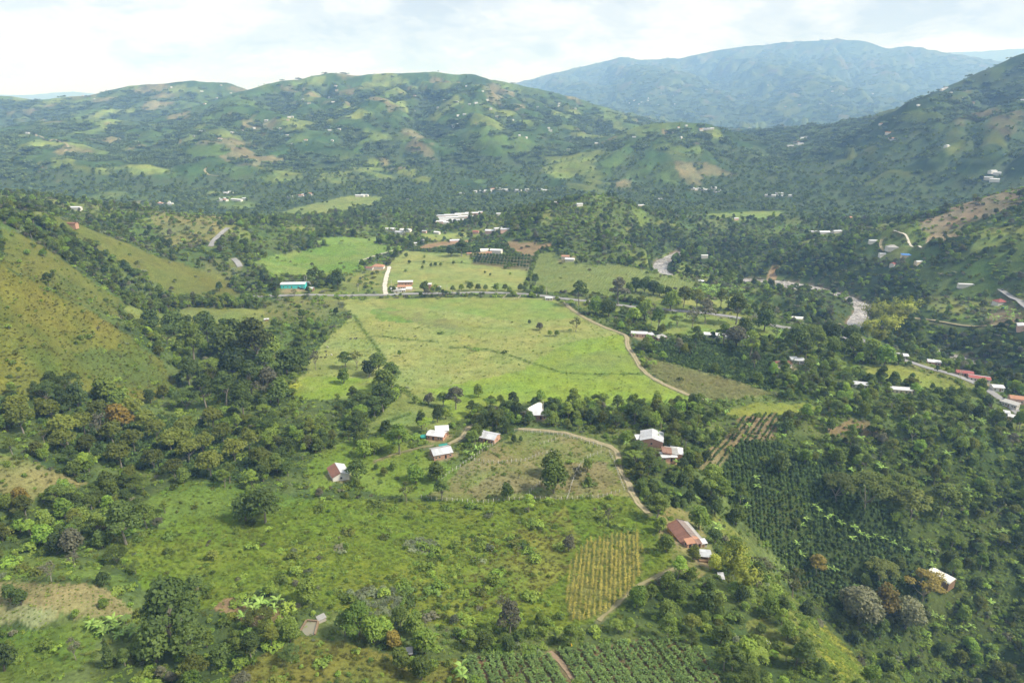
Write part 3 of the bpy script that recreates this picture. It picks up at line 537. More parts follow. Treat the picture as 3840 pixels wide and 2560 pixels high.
# ------------------------------------------------------------------ materials
def new_mat(name):
    m = bpy.data.materials.new(name); m.use_nodes = True; nt = m.node_tree
    bs = nt.nodes['Principled BSDF']; bs.inputs['Roughness'].default_value = 0.85
    bs.inputs['Specular IOR Level'].default_value = 0.2
    return m, nt, bs
def N(nt, t, **k):
    n = nt.nodes.new(t)
    for a, b in k.items(): setattr(n, a, b)
    return n
def noise_node(nt, vec, scale, detail=3, rough=0.6):
    n = N(nt, 'ShaderNodeTexNoise'); n.inputs['Scale'].default_value = scale; n.inputs['Detail'].default_value = detail; n.inputs['Roughness'].default_value = rough
    nt.links.new(vec, n.inputs['Vector']); return n.outputs['Fac']
def maprange(nt, v, a, b, c, d):
    n = N(nt, 'ShaderNodeMapRange'); nt.links.new(v, n.inputs[0])
    for i, q in enumerate((a, b, c, d)): n.inputs[i + 1].default_value = q
    return n.outputs[0]
def mixc(nt, f, a, b, mode='MIX'):
    n = N(nt, 'ShaderNodeMixRGB', blend_type=mode)
    for i, v in enumerate((f, a, b)):
        if isinstance(v, (int, float)): n.inputs[i].default_value = v
        elif isinstance(v, tuple): n.inputs[i].default_value = (v[0], v[1], v[2], 1)
        else: nt.links.new(v, n.inputs[i])
    return n.outputs[0]
def mathn(nt, op, a, b):
    n = N(nt, 'ShaderNodeMath', operation=op)
    for i, v in enumerate((a, b)):
        if isinstance(v, (int, float)): n.inputs[i].default_value = v
        else: nt.links.new(v, n.inputs[i])
    return n.outputs[0]
def bump(nt, h, dist, bs, strength=1.0):
    b = N(nt, 'ShaderNodeBump'); b.inputs['Distance'].default_value = dist; b.inputs['Strength'].default_value = strength
    nt.links.new(h, b.inputs['Height']); nt.links.new(b.outputs[0], bs.inputs['Normal'])

def terrain_mat():
    m, nt, bs = new_mat('ground_cover'); L = nt.links.new
    at = N(nt, 'ShaderNodeAttribute', attribute_name='cover'); geo = N(nt, 'ShaderNodeNewGeometry'); pos = geo.outputs['Position']
    f1 = noise_node(nt, pos, 0.75, 4, 0.7); f2 = noise_node(nt, pos, 0.11, 4, 0.65); f3 = noise_node(nt, pos, 0.022, 4, 0.6)
    k = mathn(nt, 'MULTIPLY', maprange(nt, f1, 0.25, 0.75, 0.55, 1.45), maprange(nt, f2, 0.25, 0.75, 0.74, 1.26))
    c = mixc(nt, 1.0, at.outputs['Color'], k, 'MULTIPLY')
    warm = mixc(nt, 1.0, c, (1.10, 0.99, 0.88), 'MULTIPLY'); cool = mixc(nt, 1.0, c, (0.90, 1.02, 0.95), 'MULTIPLY')
    L(mixc(nt, maprange(nt, f3, 0.32, 0.68, 0, 1), warm, cool), bs.inputs['Base Color'])
    bs.inputs['Roughness'].default_value = 1.0; bs.inputs['Specular IOR Level'].default_value = 0.05
    bump(nt, f1, 0.5, bs, 0.7)
    return m
def ground_mat(name, c1, c2, scale=0.6):
    m, nt, bs = new_mat(name); geo = N(nt, 'ShaderNodeNewGeometry'); pos = geo.outputs['Position']
    f = noise_node(nt, pos, scale, 5, 0.65); g = noise_node(nt, pos, scale * 0.12, 3)
    c = mixc(nt, maprange(nt, f, 0.3, 0.7, 0, 1), c1, c2)
    nt.links.new(mixc(nt, 1.0, c, maprange(nt, g, 0.3, 0.7, 0.8, 1.2), 'MULTIPLY'), bs.inputs['Base Color'])
    bs.inputs['Roughness'].default_value = 0.95
    bump(nt, f, 0.06, bs, 0.6); return m
def track_mat(name, c1, c2, scale):
    """two wheel ruts with grass creeping in between them and from the verges"""
    m, nt, bs = new_mat(name); geo = N(nt, 'ShaderNodeNewGeometry'); pos = geo.outputs['Position']; at_ = N(nt, 'ShaderNodeAttribute', attribute_name='across')
    f = noise_node(nt, pos, scale, 5, 0.65); g = noise_node(nt, pos, 0.45, 4, 0.7)
    c = mixc(nt, maprange(nt, f, 0.3, 0.7, 0, 1), c1, c2)
    a_ = mathn(nt, 'ABSOLUTE', at_.outputs['Fac'], 0.0)
    rut = mathn(nt, 'ABSOLUTE', mathn(nt, 'SUBTRACT', a_, 0.5), 0.0)
    gr = maprange(nt, mathn(nt, 'ADD', rut, maprange(nt, g, 0.3, 0.7, -0.22, 0.22)), 0.30, 0.52, 0, 0.8)
    nt.links.new(mixc(nt, gr, c, (0.125, 0.150, 0.04)), bs.inputs['Base Color']); bs.inputs['Roughness'].default_value = 0.95
    bump(nt, f, 0.06, bs, 0.6); return m
def water_mat(name, deep, foam, amount, scale):
    m, nt, bs = new_mat(name); geo = N(nt, 'ShaderNodeNewGeometry'); pos = geo.outputs['Position']
    f = noise_node(nt, pos, scale, 6, 0.7); g = noise_node(nt, pos, scale * 0.25, 3)
    fo = maprange(nt, mathn(nt, 'ADD', mathn(nt, 'MULTIPLY', f, 0.6), mathn(nt, 'MULTIPLY', g, 0.4)), amount, amount + 0.12, 0, 1)
    nt.links.new(mixc(nt, fo, deep, foam), bs.inputs['Base Color'])
    nt.links.new(maprange(nt, fo, 0, 1, 0.16, 0.8), bs.inputs['Roughness'])
    bs.inputs['Specular IOR Level'].default_value = 0.5
    bump(nt, f, 0.35, bs, 0.5); return m
def leaf_mat(name, c1, c2, c3=None, trans=0.25, var=0.45):
    """foliage: colour varies from plant to plant and from clump to clump"""
    kf = 1.25 if name.startswith(('grass', 'leaf_maize', 'leaf_dry', 'leaf_cane', 'leaf_pale', 'flower', 'leaf_olive', 'leaf_ochre', 'leaf_grey', 'leaf_acacia')) else 1.95
    c1, c2 = tuple(q * kf for q in c1), tuple(q * kf for q in c2)
    if c3: c3 = tuple(q * kf for q in c3)
    m, nt, bs = new_mat(name); L = nt.links.new
    oi = N(nt, 'ShaderNodeObjectInfo'); geo = N(nt, 'ShaderNodeNewGeometry')
    f = noise_node(nt, geo.outputs['Position'], 0.55, 2, 0.6); g = noise_node(nt, geo.outputs['Position'], 0.035, 2, 0.6)
    mixf = mathn(nt, 'ADD', mathn(nt, 'MULTIPLY', oi.outputs['Random'], 0.7), maprange(nt, f, 0.3, 0.7, -0.25, 0.45))
    c = mixc(nt, mixf, c1, c2)
    if c3: c = mixc(nt, maprange(nt, g, 0.52, 0.66, 0, 0.8), c, c3)
    rn = mathn(nt, 'FRACT', mathn(nt, 'MULTIPLY', oi.outputs['Random'], 17.31), 0.0)
    c = mixc(nt, 1.0, c, maprange(nt, rn, 0, 1, 1 - var, 1 + var), 'MULTIPLY')
    L(c, bs.inputs['Base Color']); bs.inputs['Roughness'].default_value = 0.62; bs.inputs['Specular IOR Level'].default_value = 0.18
    if trans > 0:
        tr = N(nt, 'ShaderNodeBsdfTranslucent'); mx = N(nt, 'ShaderNodeMixShader'); mx.inputs[0].default_value = trans
        L(mixc(nt, 1.0, c, (1.25, 1.3, 0.7), 'MULTIPLY'), tr.inputs['Color']); L(bs.outputs[0], mx.inputs[1]); L(tr.outputs[0], mx.inputs[2])
        L(mx.outputs[0], nt.nodes['Material Output'].inputs['Surface'])
    return m
def paint_mat(name, col, rough=0.6, stain=None, scale=0.8, amount=0.5, metal=0.0, corr=0.0):
    m, nt, bs = new_mat(name); tc_ = N(nt, 'ShaderNodeTexCoord'); v = tc_.outputs['Object']
    f = noise_node(nt, v, scale, 5, 0.65)
    st = stain if stain else tuple(q * 0.72 for q in col)
    oi = N(nt, 'ShaderNodeObjectInfo')
    c = mixc(nt, maprange(nt, f, 0.42, 0.72, 0, amount), col, st)
    c = mixc(nt, 1.0, c, maprange(nt, oi.outputs['Random'], 0, 1, 0.86, 1.1), 'MULTIPLY')
    nt.links.new(c, bs.inputs['Base Color'])
    bs.inputs['Roughness'].default_value = rough; bs.inputs['Metallic'].default_value = metal
    if corr:
        w = N(nt, 'ShaderNodeTexWave'); w.inputs['Scale'].default_value = corr; nt.links.new(v, w.inputs['Vector']); w.wave_profile = 'SIN'
        bump(nt, w.outputs['Fac'], 0.04, bs, 0.8)
    return m
M = {
    'ground': terrain_mat(),
    'asphalt': ground_mat('asphalt', (0.20, 0.20, 0.20), (0.26, 0.255, 0.25), 0.5),
    'paledirt': ground_mat('pale_gravel', (0.42, 0.39, 0.32), (0.52, 0.49, 0.42), 0.6),
    'track': track_mat('dirt', (0.22, 0.195, 0.11), (0.33, 0.275, 0.18), 0.5),
    'path': ground_mat('footpath', (0.16, 0.155, 0.075), (0.22, 0.19, 0.10), 0.8),
    'soil': ground_mat('bare_soil', (0.20, 0.145, 0.09), (0.26, 0.19, 0.12), 0.8),
    'paint': paint_mat('road_paint', (0.6, 0.58, 0.5)),
    'water': water_mat('river_water', (0.27, 0.25, 0.235), (0.43, 0.415, 0.40), 0.50, 0.35),
    'pond': water_mat('pond_water', (0.20, 0.19, 0.13), (0.36, 0.36, 0.32), 0.66, 0.25),
    'bark': ground_mat('bark', (0.11, 0.095, 0.07), (0.17, 0.15, 0.115), 2.0),
    'palebark': ground_mat('pale_bark', (0.27, 0.25, 0.20), (0.18, 0.16, 0.12), 2.0),
    'l_dark': leaf_mat('leaf_dark', (0.029, 0.046, 0.012), (0.056, 0.081, 0.018)),
    'l_mid': leaf_mat('leaf_mid', (0.054, 0.080, 0.014), (0.094, 0.120, 0.021), (0.042, 0.060, 0.014)),
    'l_bright': leaf_mat('leaf_bright', (0.070, 0.120, 0.018), (0.125, 0.165, 0.026)),
    'l_olive': leaf_mat('leaf_olive', (0.084, 0.106, 0.018), (0.120, 0.134, 0.024)),
    'l_orange': leaf_mat('leaf_orange', (0.085, 0.068, 0.014), (0.11, 0.078, 0.015)),
    'l_flame': leaf_mat('flower_flame', (0.34, 0.09, 0.03), (0.30, 0.12, 0.045)),
    'l_grey': leaf_mat('leaf_grey', (0.085, 0.088, 0.050), (0.120, 0.118, 0.072), None, 0.1),
    'l_pale': leaf_mat('leaf_pale', (0.155, 0.165, 0.085), (0.22, 0.215, 0.125), (0.085, 0.11, 0.04)),
    'l_acacia': leaf_mat('leaf_acacia', (0.075, 0.098, 0.020), (0.115, 0.128, 0.028)),
    'l_ochre': leaf_mat('leaf_ochre', (0.155, 0.130, 0.026), (0.19, 0.15, 0.034)),
    'l_bamboo': leaf_mat('leaf_bamboo', (0.118, 0.135, 0.020), (0.175, 0.185, 0.026)),
    'l_banana': leaf_mat('leaf_banana', (0.085, 0.145, 0.028), (0.145, 0.20, 0.050)),
    'l_coffee': leaf_mat('leaf_coffee', (0.027, 0.048, 0.013), (0.044, 0.069, 0.017), None, 0.15),
    'l_cassava': leaf_mat('leaf_cassava', (0.060, 0.096, 0.026), (0.084, 0.122, 0.034), None, 0.2, 0.25),
    'l_maize': leaf_mat('leaf_maize', (0.30, 0.262, 0.060), (0.36, 0.30, 0.065), (0.20, 0.20, 0.045), 0.25, 0.3),
    'l_cane': leaf_mat('leaf_cane', (0.150, 0.195, 0.055), (0.20, 0.225, 0.075), None, 0.3, 0.2),
    'l_drymaize': leaf_mat('leaf_dry_maize', (0.185, 0.175, 0.075), (0.135, 0.155, 0.050), None, 0.25, 0.3),
    'l_bush': leaf_mat('leaf_bush', (0.062, 0.100, 0.016), (0.112, 0.142, 0.024), (0.050, 0.080, 0.018), 0.25, 0.45),
    'l_palebush': leaf_mat('leaf_palebush', (0.115, 0.145, 0.075), (0.155, 0.175, 0.10)),
    'l_tuft': leaf_mat('grass_blade', (0.092, 0.148, 0.017), (0.150, 0.182, 0.028), (0.124, 0.142, 0.026), 0.3, 0.4),
    'l_tuftolive': leaf_mat('grass_blade_olive', (0.084, 0.088, 0.018), (0.118, 0.110, 0.026), (0.064, 0.080, 0.020), 0.3, 0.4),
    'l_far': leaf_mat('leaf_far', (0.046, 0.068, 0.026), (0.082, 0.112, 0.040), (0.058, 0.078, 0.034), 0.1, 0.4),
    'brick': paint_mat('brick_wall', (0.42, 0.235, 0.16), 0.9, (0.50, 0.36, 0.27), 1.5, 0.6),
    'white': paint_mat('white_wall', (0.60, 0.58, 0.53), 0.8, (0.55, 0.51, 0.44), 0.7, 0.5),
    'cream': paint_mat('cream_wall', (0.66, 0.56, 0.40), 0.8, (0.5, 0.42, 0.3), 0.7, 0.5),
    'ochrewall': paint_mat('ochre_wall', (0.58, 0.34, 0.07), 0.8),
    'pinkwall': paint_mat('pink_wall', (0.60, 0.40, 0.32), 0.8),
    'teal': paint_mat('teal_wall', (0.10, 0.62, 0.58), 0.6, (0.09, 0.52, 0.50), 0.3, 0.4),
    'zinc': paint_mat('zinc_sheet', (0.50, 0.515, 0.54), 0.42, (0.36, 0.345, 0.33), 0.5, 0.5, 0.0, 3.0),
    'zincw': paint_mat('white_sheet', (0.58, 0.585, 0.60), 0.5, (0.38, 0.36, 0.33), 0.4, 0.4, 0.0, 3.0),
    'fibro': paint_mat('grey_cement_sheet', (0.34, 0.335, 0.32), 0.8, (0.24, 0.235, 0.22), 0.8, 0.6, 0.0, 3.0),
    'rust': paint_mat('rusty_sheet', (0.22, 0.12, 0.085), 0.7, (0.33, 0.25, 0.20), 0.9, 0.7, 0.0, 3.0),
    'clay': paint_mat('clay_tile', (0.20, 0.100, 0.070), 0.85, (0.13, 0.075, 0.058), 0.9, 0.7),
    'claynew': paint_mat('new_clay_tile', (0.40, 0.215, 0.135), 0.85, (0.28, 0.15, 0.10), 0.9, 0.6),
    'claygrey': paint_mat('weathered_tile', (0.19, 0.145, 0.125), 0.9, (0.27, 0.25, 0.23), 0.9, 0.7),
    'redroof': paint_mat('red_sheet', (0.30, 0.085, 0.072), 0.5, (0.22, 0.10, 0.085), 0.7, 0.5, 0.0, 3.0),
    'blueroof': paint_mat('blue_tarpaulin', (0.07, 0.19, 0.46), 0.5),
    'dome': paint_mat('plastic_film', (0.74, 0.73, 0.66), 0.45, (0.64, 0.62, 0.52), 0.5, 0.5),
    'dark': paint_mat('dark_opening', (0.03, 0.028, 0.026), 0.8),
    'glass': paint_mat('window_pane', (0.06, 0.07, 0.08), 0.15),
    'wood': paint_mat('timber', (0.24, 0.155, 0.09), 0.85),
    'palewood': paint_mat('pale_timber', (0.55, 0.50, 0.40), 0.85),
    'post': paint_mat('whitewashed_post', (0.58, 0.56, 0.49), 0.85),
    'concrete': paint_mat('concrete', (0.42, 0.39, 0.34), 0.9),
    'wire': paint_mat('fence_wire', (0.35, 0.34, 0.31), 0.5),
    'bluetank': paint_mat('blue_tank', (0.08, 0.30, 0.62), 0.4),
    'tealtank': paint_mat('teal_tarp', (0.03, 0.24, 0.20), 0.6),
    'yellow': paint_mat('yellow_cloth', (0.80, 0.55, 0.02), 0.7),
    'cowblack': paint_mat('black_hide', (0.022, 0.018, 0.016), 0.7),
    'cowwhite': paint_mat('white_hide', (0.72, 0.68, 0.60), 0.7),
    'cowpatch': paint_mat('patched_hide', (0.03, 0.025, 0.022), 0.7, (0.66, 0.62, 0.55), 1.1, 1.0),
    'carwhite': paint_mat('white_car_paint', (0.75, 0.75, 0.74), 0.3), 'carred': paint_mat('red_car_paint', (0.35, 0.03, 0.03), 0.3), 'cardark': paint_mat('dark_car_paint', (0.05, 0.055, 0.06), 0.3),
    'tyre': paint_mat('tyre_rubber', (0.025, 0.025, 0.025), 0.8), 'rock': paint_mat('grey_rock', (0.33, 0.31, 0.28), 0.9),
}

# ------------------------------------------------------------------ mesh helpers
def mesh_np(name, V, F, mat, smooth=False):
    """mesh from arrays; F is an (n,4) or (n,3) index array"""
    V = np.asarray(V, np.float32); F = np.asarray(F, np.int32); k = F.shape[1]
    me = bpy.data.meshes.new(name)
    me.vertices.add(len(V)); me.vertices.foreach_set('co', V.ravel())
    me.loops.add(F.size); me.loops.foreach_set('vertex_index', F.ravel())
    me.polygons.add(len(F)); me.polygons.foreach_set('loop_start', np.arange(len(F), dtype=np.int32) * k)
    if smooth: me.polygons.foreach_set('use_smooth', np.ones(len(F), bool))
    me.update(calc_edges=True)
    if mat: me.materials.append(M[mat] if isinstance(mat, str) else mat)
    return me
def add(name, data, parent=None, loc=None, rz=None):
    o = bpy.data.objects.new(name, data); COL.objects.link(o)
    if parent is not None: o.parent = parent
    if loc is not None: o.location = loc
    if rz is not None: o.rotation_euler = (0, 0, rz)
    return o
def tag(o, label=None, cat=None, group=None, kind=None):
    if label: o['label'] = label
    if cat: o['category'] = cat
    if group: o['group'] = group
    if kind: o['kind'] = kind
    return o
class MB:
    """collects boxes, prisms and tubes into one mesh of quads and triangles"""
    def __init__(s): s.v = []; s.f = []
    def raw(s, v, f):
        b = len(s.v); s.v += [tuple(p) for p in v]; s.f += [tuple(i + b for i in q) for q in f]; return s
    def box(s, x0, x1, y0, y1, z0, z1):
        return s.raw([(x0, y0, z0), (x1, y0, z0), (x1, y1, z0), (x0, y1, z0), (x0, y0, z1), (x1, y0, z1), (x1, y1, z1), (x0, y1, z1)],
                     [(0, 3, 2, 1), (4, 5, 6, 7), (0, 1, 5, 4), (1, 2, 6, 5), (2, 3, 7, 6), (3, 0, 4, 7)])
    def slab(s, quad, t):
        """a sheet through four corner points with thickness t downwards"""
        q = [Vector(p) for p in quad]; n = (q[1] - q[0]).cross(q[2] - q[0]).normalized()
        if n.z < 0: n = -n; q = q[::-1]
        lo = [p - n * t for p in q]
        return s.raw(q + lo, [(0, 1, 2, 3), (7, 6, 5, 4), (0, 4, 5, 1), (1, 5, 6, 2), (2, 6, 7, 3), (3, 7, 4, 0)])
    def tube(s, pts, rads, n=6, cap=True):
        pts = [Vector(p) for p in pts]; b = len(s.v); rings = len(pts)
        for i, p in enumerate(pts):
            d = (pts[min(i + 1, rings - 1)] - pts[max(i - 1, 0)]).normalized()
            a = d.cross(Vector((0.31, 0.95, 0.05))).normalized(); c = d.cross(a)
            for k in range(n):
                t = 2 * math.pi * k / n; s.v.append(tuple(p + (a * math.cos(t) + c * math.sin(t)) * rads[i]))
        for i in range(rings - 1):
            for k in range(n): s.f.append((b + i * n + k, b + i * n + (k + 1) % n, b + (i + 1) * n + (k + 1) % n, b + (i + 1) * n + k))
        if cap: s.f.append(tuple(b + (rings - 1) * n + k for k in range(n))); s.f.append(tuple(b + n - 1 - k for k in range(n)))
        return s
    def mesh(s, name, mat, smooth=False):
        me = bpy.data.meshes.new(name); me.from_pydata(s.v, [], s.f); me.update()
        if smooth: me.polygons.foreach_set('use_smooth', np.ones(len(me.polygons), bool))
        me.materials.append(M[mat] if isinstance(mat, str) else mat); return me
    def build(s, name, mat, parent=None, smooth=False): return add(name, s.mesh(name, mat, smooth), parent)

# ------------------------------------------------------------------ the setting: terrain, river, roads
ii, jj = np.meshgrid(np.arange(NR - 1), np.arange(NA - 1), indexing='ij'); b_ = (ii * NA + jj).ravel()
tme = mesh_np('terrain', np.column_stack([GX.ravel(), GY.ravel(), GZ.ravel()]), np.column_stack([b_, b_ + 1, b_ + 1 + NA, b_ + NA]), 'ground', True)
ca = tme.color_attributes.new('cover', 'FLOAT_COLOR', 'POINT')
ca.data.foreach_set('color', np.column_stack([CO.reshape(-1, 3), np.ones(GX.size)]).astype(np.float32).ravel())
tag(add('terrain', tme), kind='structure')

def strip(P, w, lift, step=None, zfun=None, amp=0.0):
    d = np.gradient(P, axis=0); d /= np.linalg.norm(d, axis=1)[:, None] + 1e-9
    n = np.column_stack([-d[:, 1], d[:, 0]])
    cols = []
    k = 5
    for i in range(k):
        t = (i / (k - 1) - 0.5) * w
        q = P + n * t
        if amp: q = q + n * (fbm(P[:, 0] / 7 + i * 9, P[:, 1] / 7, 2, 5) * amp)[:, None] * (1 if i in (0, k - 1) else 0)
        z = (gz(q[:, 0], q[:, 1]) if zfun is None else np.full(len(q), zfun)) + lift
        cols.append(np.column_stack([q, z]))
    if zfun is None:
        zz_ = np.max([c[:, 2] for c in cols], axis=0)
        for c in cols: c[:, 2] = np.maximum(c[:, 2], zz_ - 0.35 * w * 0.2)
    V = np.concatenate(cols); m_ = len(P); F = []
    a = np.arange(m_ - 1)
    F = np.concatenate([np.column_stack([i * m_ + a + 1, i * m_ + a, (i + 1) * m_ + a, (i + 1) * m_ + a + 1]) for i in range(k - 1)])
    return V, F
def densify(P, step):
    seg = np.hypot(*np.diff(P, axis=0).T); s_ = np.concatenate([[0], np.cumsum(seg)]); t = np.arange(0, s_[-1], step)
    return np.column_stack([np.interp(t, s_, P[:, 0]), np.interp(t, s_, P[:, 1])])
RIVER_LEN = densify(RIV, 4.0)
V, F = strip(RIVER_LEN, 52, 0, zfun=WATER_Z)
tag(add('river', mesh_np('river', V, F, 'water', True)), kind='structure')
for nm, P, w, mk in ROADW:
    r_mean = np.hypot(P[:, 0], P[:, 1]).mean()
    V, F = strip(densify(P, max(1.2, r_mean / 400)), w, 0.12 + r_mean * 0.00035, amp=(0.0 if mk == 'asphalt' else 0.9))
    rme = mesh_np(nm, V, F, mk, True); ra = rme.attributes.new('across', 'FLOAT', 'POINT'); ra.data.foreach_set('value', np.repeat(np.linspace(-1, 1, 5), len(V) // 5).astype(np.float32))
    tag(add(nm, rme), kind='structure')

def proj(x, y, z):
    """where a world point falls in the photograph"""
    dy = y * math.cos(PITCH) - (z - CAM_H) * math.sin(PITCH); up = y * math.sin(PITCH) + (z - CAM_H) * math.cos(PITCH)
    return PW / 2 + FOC * x / dy, PH / 2 - FOC * up / dy
HOR = np.maximum.accumulate((GZ - CAM_H) / RR, axis=0)
def visible(x, y, h, margin=60):
    x = np.asarray(x, float); y = np.asarray(y, float); z = gz(x, y); r = np.hypot(x, y)
    px, py = proj(x, y, z + h * 0.5)
    inside = (px > -margin) & (px < PW + margin) & (py < PH + margin * 1.5) & (py > 0)
    s = np.maximum(r - 12 - 0.012 * r, 70) / r
    return inside & ((z + h - CAM_H) / r > grid_sample(HOR, x * s, y * s) - 0.0005)

# ------------------------------------------------------------------ plants: one set of shapes per kind
def unit(v): return v / (np.linalg.norm(v, axis=1)[:, None] + 1e-9)
def cards(pos, nrm, size, rng, aspect=0.75):
    """one small leaf-spray face at each position"""
    n = len(pos); nrm = unit(nrm); r = rng.normal(size=(n, 3)); a = unit(np.cross(nrm, r)); b = np.cross(nrm, a)
    s = (size * rng.uniform(0.6, 1.35, n))[:, None]
    bend = nrm * s * 0.18
    V = np.stack([pos - a * s * 0.5 - b * s * aspect * 0.5 - bend, pos + a * s * 0.5 - b * s * aspect * 0.5, pos + a * s * 0.5 + b * s * aspect * 0.5 - bend, pos - a * s * 0.5 + b * s * aspect * 0.5], 1).reshape(-1, 3)
    return V, np.arange(4 * n).reshape(n, 4)
def crown_cards(rng, lobes, n, size, up=0.35, jit=0.65, low=-0.35, inner=0.72):
    L = np.array(lobes, float); w = L[:, 3] * L[:, 4] + L[:, 4] * L[:, 5]; k = rng.choice(len(L), n, p=w / w.sum())
    d = unit(rng.normal(size=(n, 3))); d[:, 2] = np.where(d[:, 2] < low, -d[:, 2], d[:, 2])
    rad = rng.uniform(inner, 1.06, n)[:, None]
    pos = L[k, :3] + d * L[k, 3:6] * rad
    nrm = d / (L[k, 3:6] / L[k, 3:6].max(1)[:, None]) * 0.8 + rng.normal(size=(n, 3)) * jit * 0.6 + np.array((0, 0, up))
    return cards(pos, nrm, size, rng)
def woody(rng, h, r, targets, fork=0.45, lean=0.0):
    mb = MB(); top = Vector((rng.uniform(-1, 1) * lean, rng.uniform(-1, 1) * lean, h * fork))
    mb.tube([(0, 0, -0.6), (top.x * 0.4, top.y * 0.4, h * fork * 0.5), tuple(top)], [r * 1.25, r, r * 0.75], 6)
    for t in targets:
        t = Vector(t); mid = top.lerp(t, 0.5) + Vector((0, 0, -0.12 * (t - top).length))
        mb.tube([tuple(top - Vector((0, 0, 0.2))), tuple(mid), tuple(t)], [r * 0.6, r * 0.4, r * 0.15], 5)
    return mb
PROTO = {}                       # kind -> list of (trunk mesh or None, crown mesh)
def proto(kind, trunk, crown): PROTO.setdefault(kind, []).append((trunk, crown))
def lobes_ring(rng, n, R_, z0, z1, rr, rz):
    out_ = []
    for i in range(n):
        a = 2 * math.pi * (i + rng.uniform(-0.3, 0.3)) / n; q = R_ * rng.uniform(0.6, 1.1)
        s = rng.uniform(0.75, 1.2); out_.append((q * math.cos(a), q * math.sin(a), rng.uniform(z0, z1), rr * s, rr * s, rz * s))
    return out_
for v in range(4):
    rng = np.random.default_rng(100 + v)
    # flat-domed shade tree
    lb = [(0, 0, 6.6, 3.0, 3.0, 1.9)] + lobes_ring(rng, 9, 3.0, 5.2, 6.4, 1.5, 1.25) + lobes_ring(rng, 6, 1.7, 6.8, 8.0, 1.4, 1.1)
    V, F = crown_cards(rng, lb, 1250, 0.56, 0.45, 0.75, -0.45)
    proto('umbrella', woody(rng, 9, 0.22, [l[:3] for l in lb[1:7]], 0.33, 0.5).mesh('trunk', 'palebark'), (V, F))
    # round dense tree
    lb = [(0, 0, 4.6, 2.5, 2.5, 2.4)] + lobes_ring(rng, 6, 1.9, 2.9, 4.4, 1.6, 1.5) + lobes_ring(rng, 5, 1.3, 5.2, 6.6, 1.4, 1.2)
    V, F = crown_cards(rng, lb, 1450, 0.48, 0.3, 0.75, -0.7)
    proto('round', woody(rng, 6.5, 0.24, [l[:3] for l in lb[1:6]], 0.28, 0.3).mesh('trunk', 'bark'), (V, F))
    # tall spreading tree with separate boughs
    lb = lobes_ring(rng, 6, 3.3, 6.5, 9.5, 2.0, 1.4) + lobes_ring(rng, 5, 2.0, 9.5, 12.0, 2.0, 1.5) + [(0, 0, 12.6, 2.0, 2.0, 1.6)]
    V, F = crown_cards(rng, lb, 1800, 0.54, 0.35, 0.75, -0.5)
    proto('tall', woody(rng, 13, 0.30, [l[:3] for l in lb], 0.40, 0.8).mesh('trunk', 'palebark'), (V, F))
    # wide layered tree, thin forked stems
    lb = [(x * 1.0, y * 1.0, z, 1.9 * s, 1.9 * s, 0.8 * s) for x, y, z, s in [(q * math.cos(t), q * math.sin(t), 8.9 - 0.085 * q * q + rng.uniform(-0.9, 0.7), rng.uniform(0.6, 1.2)) for q, t in [(5.0 * math.sqrt(rng.random()), rng.uniform(0, 6.28)) for _ in range(20)]]]
    V, F = crown_cards(rng, lb, 2000, 0.42, 0.8, 0.8, -0.4, 0.5)
    proto('acacia', woody(rng, 9, 0.20, [l[:3] for l in lb[:7]], 0.25, 0.6).mesh('trunk', 'palebark'), (V, F))
    # thin-leaved tree
    lb = lobes_ring(rng, 7, 2.3, 4.5, 7.5, 1.5, 1.2) + [(0, 0, 8.0, 1.5, 1.5, 1.2)]
    V, F = crown_cards(rng, lb, 300, 0.42, 0.2, 0.9, -0.8, 0.3)
    tm = woody(rng, 8.5, 0.17, [l[:3] for l in lb], 0.35, 0.4)
    for l in lb:
        for _ in range(4): tm.tube([l[:3], (l[0] + rng.uniform(-1.5, 1.5), l[1] + rng.uniform(-1.5, 1.5), l[2] + rng.uniform(0.2, 1.6))], [0.05, 0.015], 4, False)
    proto('sparse', tm.mesh('trunk', 'palebark'), (V, F))
    # big ball covered in blossom
    lb = [(0, 0, 4.6, 3.2, 3.2, 3.2)] + lobes_ring(rng, 9, 2.4, 3.2, 6.2, 1.6, 1.5)
    V, F = crown_cards(rng, lb, 3200, 0.35, 0.3, 0.8, -0.8, 0.85)
    proto('ball', woody(rng, 7, 0.3, [l[:3] for l in lb[1:6]], 0.25, 0.3).mesh('trunk', 'bark'), (V, F))
    # narrow conifer
    V, F = crown_cards(rng, [(0, 0, 1.6 + 1.1 * i, 1.7 - 0.17 * i, 1.7 - 0.17 * i, 0.9) for i in range(9)], 520, 0.5, 0.2, 0.6, -0.4)
    proto('conifer', MB().tube([(0, 0, -0.5), (0, 0, 11)], [0.2, 0.04], 6).mesh('trunk', 'bark'), (V, F))
    # shrub
    lb = lobes_ring(rng, 4, 0.65, 0.6, 1.1, 0.75, 0.65) + [(0, 0, 1.25, 0.8, 0.8, 0.6)]
    V, F = crown_cards(rng, lb, 170, 0.36, 0.4, 0.8, -0.4)
    proto('shrub', woody(rng, 1.4, 0.05, [l[:3] for l in lb[:4]], 0.2, 0.1).mesh('stem', 'bark'), (V, F))
    # low spreading brush
    lb = lobes_ring(rng, 6, 1.1, 0.35, 0.7, 0.8, 0.5)
    V, F = crown_cards(rng, lb, 150, 0.38, 0.6, 0.8, 0.0); proto('brush', None, (V, F))
    # coffee bush
    V, F = crown_cards(rng, [(0, 0, 0.75, 0.72, 0.72, 0.75)], 70, 0.36, 0.5, 0.7, -0.3); proto('coffee', None, (V, F))
    # cassava plant: bare stems that carry flat tiers of hand-shaped leaves
    pts = np.column_stack([rng.normal(0, 0.34, 46), rng.normal(0, 0.34, 46), rng.uniform(0.55, 1.35, 46)])
